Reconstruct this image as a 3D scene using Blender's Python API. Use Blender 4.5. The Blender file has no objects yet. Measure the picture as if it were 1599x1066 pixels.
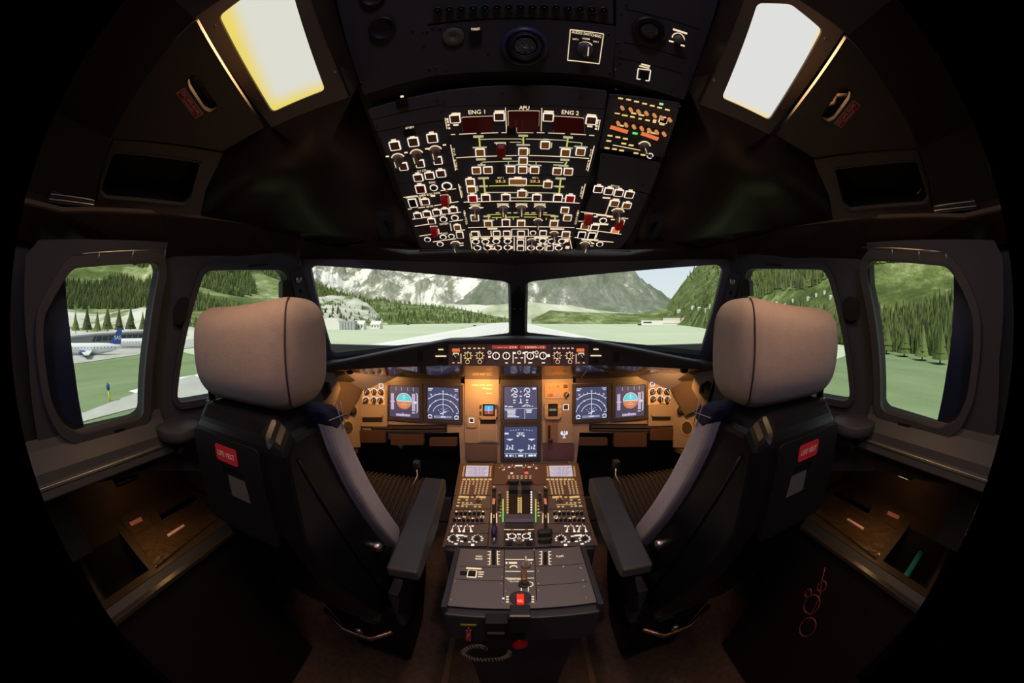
import bpy, bmesh, math, random
from mathutils import Vector as V, Matrix, noise
from mathutils.geometry import tessellate_polygon
R = math.radians
random.seed(7)
SC = bpy.context.scene
COL = SC.collection
# ---------------------------------------------------------------- camera model
F, CX, CY = 523.0, 799.5, 500.0
CAM = V((-.027, 0, 1.42))
def D(px, py):
    dx, dy = px - CX, CY - py
    r = math.hypot(dx, dy)
    if r < 1e-6: return V((0, 1, 0))
    th = 2 * math.asin(min(1, r / (2 * F))); s = math.sin(th) / r
    return V((dx * s, math.cos(th), dy * s))
def PT(px, py, x=None, y=None, z=None):      # point along a sight line at a known world x, y or z
    d = D(px, py)
    t = (x - CAM.x) / d.x if x is not None else (y - CAM.y) / d.y if y is not None else (z - CAM.z) / d.z
    return CAM + d * t
class PL:                                     # a flat face: origin, u (right), v (up), n (towards the viewer)
    def __init__(s, o, u, v):
        s.o = V(o); s.u = V(u).normalized(); v = V(v); s.v = (v - s.u * v.dot(s.u)).normalized(); s.n = s.u.cross(s.v)
    def at(s, px, py):
        d = D(px, py); t = (s.o - CAM).dot(s.n) / d.dot(s.n); q = CAM + d * t - s.o
        return (q.dot(s.u), q.dot(s.v))
    def w(s, a, h=0.0): return s.o + s.u * a[0] + s.v * a[1] + s.n * h
    def size(s, px, py, w, h):
        a, b = s.at(px - w / 2, py), s.at(px + w / 2, py); c, d = s.at(px, py - h / 2), s.at(px, py + h / 2)
        return math.dist(a, b), math.dist(c, d)
# ---------------------------------------------------------------- materials
MATS = {}
def mat(name, col, rough=.5, metal=0, emit=None, es=0, bump=0, bscale=60, var=0, vscale=6, spec=.5, coat=0, sheen=0):
    if name in MATS: return MATS[name]
    m = bpy.data.materials.new(name); m.use_nodes = True; nt = m.node_tree; b = nt.nodes['Principled BSDF']
    b.inputs['Base Color'].default_value = (*col, 1); b.inputs['Roughness'].default_value = rough; b.inputs['Metallic'].default_value = metal
    b.inputs['Specular IOR Level'].default_value = spec; b.inputs['Coat Weight'].default_value = coat; b.inputs['Sheen Weight'].default_value = sheen
    tc = nt.nodes.new('ShaderNodeTexCoord')
    if var:
        n = nt.nodes.new('ShaderNodeTexNoise'); n.inputs['Scale'].default_value = vscale; n.inputs['Detail'].default_value = 5
        nt.links.new(tc.outputs['Object'], n.inputs['Vector'])
        mx = nt.nodes.new('ShaderNodeMix'); mx.data_type = 'RGBA'
        mx.inputs[6].default_value = (*[c * (1 - var) for c in col], 1); mx.inputs[7].default_value = (*[min(1, c * (1 + var)) for c in col], 1)
        nt.links.new(n.outputs['Fac'], mx.inputs[0]); nt.links.new(mx.outputs[2], b.inputs['Base Color'])
    if bump:
        n = nt.nodes.new('ShaderNodeTexNoise'); n.inputs['Scale'].default_value = bscale; n.inputs['Detail'].default_value = 4
        nt.links.new(tc.outputs['Object'], n.inputs['Vector'])
        bp = nt.nodes.new('ShaderNodeBump'); bp.inputs['Strength'].default_value = bump; bp.inputs['Distance'].default_value = .01
        nt.links.new(n.outputs['Fac'], bp.inputs['Height']); nt.links.new(bp.outputs['Normal'], b.inputs['Normal'])
    if emit:
        b.inputs['Emission Color'].default_value = (*emit, 1); b.inputs['Emission Strength'].default_value = es
        m.cycles.emission_sampling = 'NONE'
    MATS[name] = m
    return m
def glow(name, col, s=1.0): return mat(name, (.02, .02, .02), .6, emit=col, es=s)
# ---------------------------------------------------------------- mesh builder
class MB:
    def __init__(s): s.v = []; s.f = []; s.m = []; s.mats = []; s.sm = []
    def mi(s, m):
        if m not in s.mats: s.mats.append(m)
        return s.mats.index(m)
    def add(s, vs, fs, m, smooth=False):
        b = len(s.v); s.v += [V(p) for p in vs]; k = s.mi(m)
        for f in fs: s.f.append([b + i for i in f]); s.m.append(k); s.sm.append(smooth)
        return s
    def loft(s, loops, m, caps=True, smooth=False, closed=False):
        n = len(loops[0]); vs = [p for l in loops for p in l]; fs = []
        k = len(loops)
        for i in range(k if closed else k - 1):
            i2 = (i + 1) % k
            for j in range(n): j2 = (j + 1) % n; fs.append([i * n + j, i * n + j2, i2 * n + j2, i2 * n + j])
        if caps and not closed: fs += [list(range(n))[::-1], [(k - 1) * n + j for j in range(n)]]
        return s.add(vs, fs, m, smooth)
    def plate(s, pl, outer, m, h0, h1, holes=(), side=None):  # outline with holes, thick along the normal
        loops = [outer] + list(holes); flat = [V((a[0], a[1], 0)) for l in loops for a in l]
        tri = tessellate_polygon([[V((a[0], a[1], 0)) for a in l] for l in loops])
        N = len(flat); top = [pl.w(a, h1) for l in loops for a in l]; bot = [pl.w(a, h0) for l in loops for a in l]
        fs = []
        for t in tri:
            a, b, c = [flat[i] for i in t]; t = list(t)
            if (b - a).cross(c - a).z < 0: t = t[::-1]
            fs.append(t); fs.append([N + i for i in t[::-1]])
        s.add(top + bot, fs, m)
        b = 0; sf = []
        for li, l in enumerate(loops):
            n = len(l); ar = sum(l[i][0] * l[(i + 1) % n][1] - l[(i + 1) % n][0] * l[i][1] for i in range(n))
            for i in range(n):
                j = (i + 1) % n; q = [b + i, N + b + i, N + b + j, b + j]
                sf.append(q if (ar > 0) == (li == 0) else q[::-1])
            b += n
        return s.add(top + bot, sf, side or m)
    def box(s, pl, c, w, h, m, h0, h1, rot=0):
        cs, sn = math.cos(rot), math.sin(rot)
        o = [(c[0] + x * cs - y * sn, c[1] + x * sn + y * cs) for x, y in ((-w/2, -h/2), (w/2, -h/2), (w/2, h/2), (-w/2, h/2))]
        return s.loft([[pl.w(a, h0) for a in o], [pl.w(a, h1) for a in o]], m)
    def cube(s, lo, hi, m):
        (a, b, c), (d, e, f) = lo, hi
        return s.loft([[V((a, b, c)), V((d, b, c)), V((d, e, c)), V((a, e, c))], [V((a, b, f)), V((d, b, f)), V((d, e, f)), V((a, e, f))]], m)
    def line(s, pl, a, b, w, m, h0=0, h1=.0006):
        d = V((b[0] - a[0], b[1] - a[1])); L = d.length
        if L < 1e-7: return s
        return s.box(pl, ((a[0] + b[0]) / 2, (a[1] + b[1]) / 2), L, w, m, h0, h1, math.atan2(d.y, d.x))
    def ring(s, pl, c, r0, r1, m, h0, h1, a0=0, a1=360, n=20):
        full = abs(a1 - a0) >= 360; k = n if full else n + 1; loops = []
        for i in range(k):
            a = R(a0 + (a1 - a0) * i / n); cs, sn = math.cos(a), math.sin(a)
            P = lambda r, h: pl.w((c[0] + cs * r, c[1] + sn * r), h)
            loops.append([P(r0, h0), P(r1, h0), P(r1, h1), P(r0, h1)])
        return s.loft(loops, m, closed=full)
    def lathe(s, o, ax, prof, m, n=20, smooth=True):  # prof: (radius, height) up the axis
        ax = V(ax).normalized(); u = ax.orthogonal().normalized(); w = ax.cross(u)
        return s.loft([[V(o) + ax * h + (u * math.cos(2 * math.pi * i / n) + w * math.sin(2 * math.pi * i / n)) * r for i in range(n)] for r, h in prof], m, True, smooth)
    def tube(s, pts, r, m, n=8, smooth=True):
        pts = [V(p) for p in pts]; rs = r if isinstance(r, (list, tuple)) else [r] * len(pts)
        loops = []; u = None
        for i, p in enumerate(pts):
            t = (pts[min(i + 1, len(pts) - 1)] - pts[max(i - 1, 0)]).normalized()
            u = t.orthogonal().normalized() if u is None else (u - t * u.dot(t)).normalized()
            w = t.cross(u); loops.append([p + (u * math.cos(2 * math.pi * k / n) + w * math.sin(2 * math.pi * k / n)) * rs[i] for k in range(n)])
        return s.loft(loops, m, True, smooth)
    def rbox(s, c, size, r, m, seg=10, fn=None):       # cushion: a box rounded on every edge
        bm = bmesh.new(); bmesh.ops.create_cube(bm, size=2.0); bmesh.ops.subdivide_edges(bm, edges=bm.edges[:], cuts=seg, use_grid_fill=True)
        h = V(size) / 2; vs = []
        for v in bm.verts:
            q = [v.co[i] for i in range(3)]
            p = V([math.copysign(h[i] * math.sin(abs(q[i]) * math.pi / 2) ** .9 if abs(q[i]) < 1 else h[i], q[i]) for i in range(3)])
            k = V([max(-h[i] + r, min(h[i] - r, p[i])) for i in range(3)]); e = p - k
            if e.length > 1e-9:
                me = max(abs(e.x), abs(e.y), abs(e.z)); p = k + e.normalized() * (r if me > r * .999 else min(r, e.length))
            if fn: p = fn(p)
            vs.append(V(c) + p)
        bm.verts.index_update(); fs = [[v.index for v in f.verts] for f in bm.faces]; bm.free()
        return s.add(vs, fs, m, True)
    def text(s, pl, txt, c, w, h, m, rot=0, h0=0, h1=.0005):
        vs, fs, bw, bh = glyphs(txt); cs, sn = math.cos(rot), math.sin(rot); sx = w / bw if w else h / bh; sy = h / bh if h else sx
        P = lambda x, y, k: pl.w((c[0] + x * sx * cs - y * sy * sn, c[1] + x * sx * sn + y * sy * cs), k)
        return s.add([P(x, y, h1) for x, y in vs], fs, m)
    def build(s, name, parent=None, bevel=0, bseg=2, **props):
        if not s.v: return None
        me = bpy.data.meshes.new(name); c = sum(s.v, V()) / len(s.v)
        if parent is None and props.get('base'): c.z = min(p.z for p in s.v)
        props.pop('base', None)
        me.from_pydata([p - c for p in s.v], [], s.f); me.polygons.foreach_set('material_index', s.m); me.polygons.foreach_set('use_smooth', s.sm)
        for m in s.mats: me.materials.append(m)
        bm = bmesh.new(); bm.from_mesh(me); bmesh.ops.recalc_face_normals(bm, faces=bm.faces); bm.to_mesh(me); bm.free()
        me.update(); o = bpy.data.objects.new(name, me); COL.objects.link(o)
        if parent is not None: o.parent = parent; o.location = c - WL[parent.name]
        else: o.location = c
        WL[o.name] = c
        if bevel:
            b = o.modifiers.new('bevel', 'BEVEL'); b.width = bevel; b.segments = bseg; b.limit_method = 'ANGLE'; b.angle_limit = R(35); b.harden_normals = False
        for k, v in props.items(): o[k] = v
        return o
def _parts(s, name, parent, merge=0):
    par = list(range(len(s.v)))
    def find(i):
        while par[i] != i: par[i] = par[par[i]]; i = par[i]
        return i
    for f in s.f:
        for k in f[1:]: par[find(k)] = find(f[0])
    g = {}
    for i, f in enumerate(s.f): g.setdefault(find(f[0]), []).append(i)
    out = []
    for fs in g.values():
        q = MB(); mp_ = {}
        q.mats = s.mats
        for i in fs:
            for k in s.f[i]:
                if k not in mp_: mp_[k] = len(q.v); q.v.append(s.v[k])
            q.f.append([mp_[k] for k in s.f[i]]); q.m.append(s.m[i]); q.sm.append(s.sm[i])
        out.append(q.build(name, parent))
    return out
MB.parts = _parts
WL = {}
GL = {}
def glyphs(t):
    if t not in GL:
        cu = bpy.data.curves.new('t', 'FONT'); cu.body = t; cu.resolution_u = 2; cu.offset = .012
        o = bpy.data.objects.new('t', cu); COL.objects.link(o); bpy.context.view_layer.update()
        me = bpy.data.meshes.new_from_object(o.evaluated_get(bpy.context.evaluated_depsgraph_get()))
        xs = [v.co.x for v in me.vertices]; ys = [v.co.y for v in me.vertices]; x0, x1, y0, y1 = min(xs), max(xs), min(ys), max(ys)
        GL[t] = ([(v.co.x - (x0 + x1) / 2, v.co.y - (y0 + y1) / 2) for v in me.vertices], [list(p.vertices) for p in me.polygons], x1 - x0, y1 - y0)
        bpy.data.objects.remove(o); bpy.data.meshes.remove(me); bpy.data.curves.remove(cu)
    return GL[t]
def rr(cx, cy, w, h, r, n=4):
    o = []
    for k, (x, y) in enumerate(((w/2 - r, h/2 - r), (-w/2 + r, h/2 - r), (-w/2 + r, -h/2 + r), (w/2 - r, -h/2 + r))):
        for i in range(n + 1): a = R(90 * k + 90 * i / n); o.append((cx + x + r * math.cos(a), cy + y + r * math.sin(a)))
    return o
def rp(pts, r, n=4):                           # round the corners of an outline
    o = []; k = len(pts)
    for i in range(k):
        p = V(pts[i][:2]); a = V(pts[i - 1][:2]); b = V(pts[(i + 1) % k][:2]); da, db = (a - p), (b - p); d = min(r, da.length * .45, db.length * .45)
        s, e = p + da.normalized() * d, p + db.normalized() * d
        for j in range(n + 1): t = j / n; o.append(tuple(s.lerp(p, t).lerp(p.lerp(e, t), t)))
    return o
def thing(name, loc, label=None, cat=None, group=None):
    o = bpy.data.objects.new(name, None); COL.objects.link(o); o.location = loc; o.empty_display_size = .05; WL[o.name] = V(loc)
    tag(o, label, cat, group); return o
def tag(o, label=None, cat=None, group=None, kind=None):
    for k, v in (('label', label), ('category', cat), ('group', group), ('kind', kind)):
        if v: o[k] = v
    return o
ST = dict(kind='structure')
# ---------------------------------------------------------------- palette
PANEL = mat('panel_blue_grey', (.105, .10, .118), .5, bump=.03, bscale=300)
PANELA = mat('panel_aft_grey', (.07, .068, .082), .5, bump=.03, bscale=300)
DARK = mat('dark_plastic', (.018, .018, .022), .45)
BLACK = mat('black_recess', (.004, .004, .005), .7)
BROWN = mat('brown_liner', (.045, .028, .02), .35, var=.5, vscale=9)
LINER = mat('grey_liner', (.125, .105, .092), .6, bump=.02, bscale=200)
LINERD = mat('liner_slot', (.01, .01, .01), .8)
FRAMEG = mat('window_frame_grey', (.06, .06, .072), .55, bump=.03, bscale=250)
FRAMED = mat('window_frame_dark', (.05, .05, .07), .5)
NAVY = mat('navy_board', (.06, .08, .22), .6)
KNOBM = mat('knob_grey', (.17, .15, .15), .5)
KNOBD = mat('knob_dark', (.05, .045, .045), .45)
METAL = mat('bare_metal', (.55, .52, .48), .35, metal=1)
CREAM = glow('lit_legend', (1, .78, .50), .95)
WHITE = glow('lit_white_legend', (1, .86, .74), 1.05)
YEL = glow('lit_yellow_line', (.75, .68, .12), .8)
PALE = glow('lit_pale_line', (.62, .58, .36), .75)
AMBER = glow('amber_lens', (.22, .075, .01), .5)
AMBDK = glow('dark_lens', (.05, .016, .006), .5)
REDLENS = glow('red_lens', (.10, .003, .003), .35)
REDG = mat('red_guard', (.40, .012, .012), .3, emit=(.2, .005, .005), es=.35, coat=.5)
ORANGE = glow('orange_display', (.95, .22, .07), .8)
GREENL = glow('green_light', (.1, .9, .15), 1)
LABR = mat('red_placard', (.68, .03, .05), .5)
LABW = mat('white_placard', (.95, .85, .85), .5)
# ---------------------------------------------------------------- switch gear shared by the panels
def lit_button(par, pl, px, py, w=16, h=12, lens=AMBDK, tab=True, rim=WHITE, name='push_button', t=1.5):
    c = pl.at(px, py); W, H = pl.size(px, py, w, h); b = MB(); q = min(W, H) * .105 * t / 1.5
    b.plate(pl, rr(*c, W, H, q), rim, 0, .0022, [rr(*c, W - 2 * q, H - 2 * q, q * .5)[::-1]])
    b.box(pl, c, W - 2 * q, H - 2 * q, lens, 0, .003)
    if tab: b.box(pl, (c[0], c[1] + H * .5 + q), W * .42, q * 1.9, CREAM, 0, .001)
    return b.build(name, par)
def knob(par, pl, px, py, r=7, ang=90, m=None, hgt=.02, arc=True, name='rotary_knob', am=CREAM):
    c = pl.at(px, py); rr_ = pl.size(px, py, 2 * r, 2 * r)[0] / 2; m = m or KNOBM; b = MB(); o = pl.w(c)
    b.lathe(o, pl.n, [(rr_, 0), (rr_ * .95, hgt * .35), (rr_ * .62, hgt * .45)], m, 20)
    a = R(ang); d = (math.cos(a), math.sin(a)); P = lambda s, t, h: pl.w((c[0] + d[0] * s - d[1] * t, c[1] + d[1] * s + d[0] * t), h)
    L, T = rr_ * .95, rr_ * .38
    b.loft([[P(-L, -T, hgt * .4), P(L, -T * .6, hgt * .4), P(L, T * .6, hgt * .4), P(-L, T, hgt * .4)], [P(-L * .9, -T * .7, hgt), P(L * .9, -T * .4, hgt), P(L * .9, T * .4, hgt), P(-L * .9, T * .7, hgt)]], m)
    b.loft([[P(-L * .5, -T * .15, hgt), P(L * .9, -T * .15, hgt), P(L * .9, T * .15, hgt), P(-L * .5, T * .15, hgt)], [P(-L * .5, -T * .12, hgt * 1.03), P(L * .9, -T * .12, hgt * 1.03), P(L * .9, T * .12, hgt * 1.03), P(-L * .5, T * .12, hgt * 1.03)]], CREAM)
    if arc: b.ring(pl, c, rr_ * 1.12, rr_ * 1.32, am, 0, .0012, 20, 160, 12)
    return b.build(name, par)
def toggle(par, pl, px, py, r=4, m=METAL, L=.014, tilt=(0, .4), name='toggle_switch', ring=True):
    c = pl.at(px, py); q = pl.size(px, py, 2 * r, 2 * r)[0] / 2; b = MB(); o = pl.w(c)
    b.lathe(o, pl.n, [(q * .8, 0), (q * .75, .003), (q * .45, .004)], KNOBD, 14)
    d = (pl.n + pl.u * tilt[0] + pl.v * tilt[1]).normalized()
    b.tube([o + pl.n * .003, o + d * L * .6, o + d * L], [q * .22, q * .25, q * .42], m, 8)
    if ring: b.ring(pl, c, q, q * 1.28, WHITE, 0, .0012)
    return b.build(name, par)
def ringbtn(par, pl, px, py, r=5, m=KNOBD, rim=WHITE, name='round_button', hgt=.004):
    c = pl.at(px, py); q = pl.size(px, py, 2 * r, 2 * r)[0] / 2; b = MB()
    b.lathe(pl.w(c), pl.n, [(q * .7, 0), (q * .68, hgt * .8), (q * .5, hgt)], m, 16); b.ring(pl, c, q * .78, q, rim, 0, .0012)
    return b.build(name, par)
def guard(par, pl, px, py, w=12, h=14, m=REDG, name='switch_guard', hgt=.014):
    c = pl.at(px, py); W, H = pl.size(px, py, w, h); b = MB()
    o0 = rr(*c, W, H, W * .15); o1 = rr(c[0], c[1] - H * .05, W * .85, H * .8, W * .15)
    b.loft([[pl.w(a, 0) for a in o0], [pl.w(a, hgt * .6) for a in o0], [pl.w(a, hgt) for a in o1]], m)
    b.box(pl, (c[0], c[1] + H * .45), W * 1.05, H * .12, WHITE, 0, .001)
    return b.build(name, par)
def screw(b, pl, px, py, r=2.2, m=METAL):
    c = pl.at(px, py); q = pl.size(px, py, 2 * r, 2 * r)[0] / 2
    b.lathe(pl.w(c), pl.n, [(q, 0), (q, .0012), (q * .7, .002)], m, 10, False)
def lines(b, pl, segs, m=CREAM, wpx=1.2):
    wpx *= .82
    for x0, y0, x1, y1 in segs:
        w = pl.size((x0 + x1) / 2, (y0 + y1) / 2, wpx, wpx)[1]; b.line(pl, pl.at(x0, y0), pl.at(x1, y1), w, m)
def bars(b, pl, L, w=7, h=2, m=CREAM):
    for p in L:
        c = pl.at(p[0], p[1]); W, H = pl.size(p[0], p[1], p[2] if len(p) > 2 else w, p[3] if len(p) > 3 else h); b.box(pl, c, W, H, m, 0, .0008)
def label(b, pl, t, px, py, w, h, m=CREAM, rot=0, h1=.0008):
    c = pl.at(px, py); W, H = pl.size(px, py, w, h); b.text(pl, t, c, W, H, m, rot, 0, h1)
def module(name, pl, poly, lab, cat, m=None, h=.006, group=None, rnd=.003):
    uv = [pl.at(*p) for p in poly]; c = (sum(a[0] for a in uv) / len(uv), sum(a[1] for a in uv) / len(uv))
    r = thing(name, pl.w(c), lab, cat, group)
    MB().plate(pl, rp(uv, rnd, 2), m or PANEL, -h, 0).build('face_plate', r, bevel=.0012, bseg=1)
    return r
# ---------------------------------------------------------------- shell of the flight deck
def A(x, y, z): return V((x - .027, y, z + 1.42))
def plane3(o, a, b): return PL(o, V(a) - V(o), V(b) - V(o))
def mx(p): return V((-p[0], p[1], p[2]))
SURF = mat('seal_black', (.006, .006, .007), .6)
def glassmat():
    m = bpy.data.materials.new('window_glass'); m.use_nodes = True; nt = m.node_tree; nt.nodes.clear()
    o = nt.nodes.new('ShaderNodeOutputMaterial'); mxs = nt.nodes.new('ShaderNodeMixShader'); t = nt.nodes.new('ShaderNodeBsdfTransparent'); g = nt.nodes.new('ShaderNodeBsdfGlossy')
    f = nt.nodes.new('ShaderNodeFresnel'); f.inputs['IOR'].default_value = 1.25; g.inputs['Roughness'].default_value = .02; t.inputs['Color'].default_value = (.97, .985, .975, 1)
    nt.links.new(f.outputs[0], mxs.inputs[0]); nt.links.new(t.outputs[0], mxs.inputs[1]); nt.links.new(g.outputs[0], mxs.inputs[2]); nt.links.new(mxs.outputs[0], o.inputs[0]); return m
GLASS = glassmat()
MB().cube((-1.6, -1.0, -.06), (1.6, 2.2, 0), mat('floor_carpet', (.20, .13, .10), .9, bump=.9, bscale=900, var=.5, vscale=40)).build('floor', **ST)
MB().cube((-1.6, -1.06, 0), (1.6, -1.0, 2.3), DARK).build('wall_back', **ST)
MB().cube((-1.6, 1.98, 0), (1.6, 2.04, 1.26), DARK).build('wall_front', **ST)
for sx, nm in ((-1, 'left'), (1, 'right')):
    b = MB(); b.cube((min(sx*1.34, sx*1.38), -1.0, 0), (max(sx*1.34, sx*1.38), 1.98, 1.0), DARK)
    b.loft([[V((sx*1.38, y, 1.0)), V((sx*1.38, y, .96)), V((sx*.98, y, 1.09)), V((sx*.98, y, 1.13))] for y in (-1.0, .6)] + [[V((sx*1.36, 2.0, 1.0)), V((sx*1.36, 2.0, .96)), V((sx*.85, 1.5, 1.09)), V((sx*.85, 1.5, 1.13))]], DARK)
    b.build('wall_lower_' + nm, **ST)
for sx, nm in ((-1, 'left'), (1, 'right')):
    b = MB(); x0, x1 = sorted((sx * .90, sx * 1.45)); b.cube((x0, -1.04, 1.66), (x1, .9, 1.70), DARK); x0, x1 = sorted((sx * .94, sx * 1.40)); b.cube((x0, -1.04, 0), (x1, -.62, 2.1), DARK); x0, x1 = sorted((sx * .97, sx * 1.0)); b.cube((x0, -.7, .9), (x1, -.02, 1.75), DARK); b.build('wall_leak_skirt_' + nm, **ST)  # unseen slab and closing pieces, added to stop sun and sky leaking in
b = MB(); secs = []
for y, w0, z0, w1, z1 in ((-1.04, 1.08, 1.66, .8, 2.14), (.55, 1.05, 1.66, .78, 2.14), (.95, .88, 1.66, .6, 2.0), (1.3, .5, 1.68, .35, 1.76), (1.5, .12, 1.68, .1, 1.72)):
    secs.append([V((-w0, y, z0)), V((-w1, y, z1)), V((w1, y, z1)), V((w0, y, z0)), V((w0 - .03, y, z0)), V((w1 - .03, y, z1 - .03)), V((-w1 + .03, y, z1 - .03)), V((-w0 + .03, y, z0))])
b.loft(secs, DARK); b.build('ceiling', **ST)
# windscreen frames and panes
wsR = PL(V((0, 1.7, 1.34)), A(.85, 1.316, -.15) - V((0, 1.7, 1.34)), (0, -.25, .248))
wsL = PL(V((0, 1.7, 1.34)), V((0, 1.7, 1.34)) - mx(A(.85, 1.316, -.15)), (0, -.25, .248))
def window(n, pl, outer, hole, m, depth=.05, lip=None, glass_h=None, r=.012, hm=None, kids=None):
    o = MB(); H = rp([pl.at(*p) for p in hole], r, 4)
    o.plate(pl, [pl.at(*p) for p in outer], m, -depth, 0, [H[::-1]], side=hm or m)
    w = o.build(f'window_{n}', bevel=.004, **ST)
    g = MB(); gh = -depth * .7 if glass_h is None else glass_h
    cc = (sum(a[0] for a in H) / len(H), sum(a[1] for a in H) / len(H))
    g.plate(pl, [(cc[0] + (a[0] - cc[0]) * 1.02, cc[1] + (a[1] - cc[1]) * 1.02) for a in H], GLASS, gh - .004, gh)
    g.build('pane', w)
    if lip:
        l = MB(); H2 = []
        for i, a in enumerate(H):
            q, s = V(H[i - 1]), V(H[(i + 1) % len(H)]); t = (s - q).normalized(); nn = V((t.y, -t.x)); 
            if nn.dot(V(a) - V(cc)) < 0: nn = -nn
            H2.append(tuple(V(a) + nn * lip[0]))
        l.plate(pl, H2, lip[2], 0, lip[1], [H[::-1]]); l.build('frame_lip', w, bevel=.004)
    return w, H
HEADM = mat('header_grey', (.20, .20, .28), .5)
wL, HL = window(1, wsL, [(462, 402), (640, 404), (809, 411), (809, 535), (650, 620), (508, 640), (484, 500)], [(485, 421), (492, 414.5), (786, 439), (797, 444), (798, 526), (520.5, 557)], HEADM, .03, hm=SURF)
wR, HR = window(2, wsR, [(1152, 402), (975, 404), (809, 411), (809, 535), (960, 620), (1100, 640), (1134, 500)][::-1], [(832, 439), (821, 443), (820, 525), (1093, 554), (1129, 421), (1120, 413)][::-1], HEADM, .03, hm=SURF)
# centre post with its small fittings
t = thing('centre_post', V((0, 1.58, 1.35)), 'dark blue centre post between the two front windscreen panes', 'post')
b = MB(); b.loft([[PT(px, 531, y=1.62) for px in (797, 820)] + [PT(820, 531, y=1.70), PT(797, 531, y=1.70)], [PT(px, 405, y=1.40) for px in (798, 819)] + [PT(819, 400, y=1.5), PT(798, 400, y=1.5)]], FRAMED); b.build('post_cover', t, bevel=.004)
pc = PL(PT(808, 531, y=1.615), (1, 0, 0), PT(808, 405, y=1.395) - PT(808, 531, y=1.615))
b = MB(); [screw(b, pc, x, y, 1.6) for x, y in ((803, 482), (813, 482), (804, 432), (812, 432), (808, 410))]; b.parts('screw', t)
b = MB(); b.plate(pc, rp([pc.at(*p) for p in ((786, 407), (831, 407), (831, 429), (824, 440), (792, 440), (786, 429))], .004), HEADM, 0, .006); b.build('mirror_cover', t, bevel=.002)
# side windows
w2 = [A(.96, .523, -.229), A(.90, .6, .137), A(.80, .874, .161)]
pR2 = PL(w2[0], w2[1] - w2[2], w2[1] - w2[0]); pL2 = PL(mx(w2[0]), mx(w2[2]) - mx(w2[1]), mx(w2[1]) - mx(w2[0]))
w3 = [A(.96, .523, -.229), A(.905, .523, .137)]
pR3 = PL(w3[0], (0, -1, 0), w3[1] - w3[0]); pL3 = PL(mx(w3[0]), (0, 1, 0), mx(w3[1]) - mx(w3[0]))
o2L = [(262, 378), (350, 374), (462, 396), (473, 422), (484, 480), (506, 640), (480, 720), (246, 735), (252, 500)]
h2L = [(317, 429), (327, 422.5), (436, 421.5), (445, 430), (450, 465), (474, 592), (275, 628), (283, 560)]
o2R = [(1353, 378), (1265, 374), (1153, 396), (1142, 422), (1131, 480), (1109, 640), (1135, 720), (1365, 735), (1360, 500)]
h2R = [(1294, 433), (1285, 421), (1176, 419.5), (1168, 424), (1160.5, 461), (1141, 592), (1328.5, 626), (1322, 560)]
window(3, pL2, o2L, h2L, FRAMEG, .035, hm=SURF, lip=(.02, .012, FRAMEG), r=.03)
window(4, pR2, o2R[::-1], h2R[::-1], FRAMEG, .035, hm=SURF, lip=(.02, .012, FRAMEG), r=.03)
o3L = [(262, 378), (252, 500), (246, 735), (100, 760), (60, 690), (45, 560), (40, 400), (60, 375)]
h3L = [(112, 419), (241, 410), (247, 424), (231, 520), (222, 645), (209, 655), (125, 675), (98, 662), (80, 625), (68, 540), (68, 495), (95, 445)]
o3R = [(1353, 378), (1360, 500), (1365, 735), (1512, 760), (1552, 690), (1560, 560), (1565, 400), (1552, 375)]
h3R = [(1480, 416), (1365, 406.5), (1357, 415), (1356, 432), (1372, 520), (1377, 632), (1384, 641), (1466, 667), (1494, 655), (1510, 620), (1520, 540), (1520, 495), (1500, 445)]
window(5, pL3, o3L, h3L, FRAMED, .04, lip=(.028, .014, FRAMEG), glass_h=-.035, r=.02, hm=SURF)
window(6, pR3, o3R[::-1], h3R[::-1], FRAMED, .04, lip=(.028, .014, FRAMEG), glass_h=-.035, r=.02, hm=SURF)
for sx, pl, pts, lab in ((-1, pL3, [(104, 400), (104, 440), (112, 520), (121, 590), (140, 690), (80, 690), (58, 560), (62, 400)], 'left'), (1, pR3, [(1487, 400), (1487, 440), (1484, 520), (1474, 590), (1452, 690), (1515, 690), (1530, 560), (1526, 400)], 'right')):
    b = MB(); uv = [pl.at(*p) for p in pts]; b.plate(pl, [(a[0] - sx * -1 * 0, a[1]) for a in uv], NAVY, -.075, -.045); b.build('trim_board_' + lab, **ST)
# corner posts joining windscreen and side window frames
for sx, ws, w2p, a in ((-1, wsL, pL2, ((470, 402), (478, 470), (508, 640))), (1, wsR, pR2, ((1145, 402), (1136, 470), (1100, 640)))):
    loops = []
    for p in a:
        q = w2p.w(w2p.at(*p), -.004); s = ws.w(ws.at(*p), -.004); d = V((sx * .05, .06, 0)); loops.append([q, s, s + d, q + d])
    MB().loft(loops, FRAMED).build('corner_post_trim', **ST)
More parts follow.
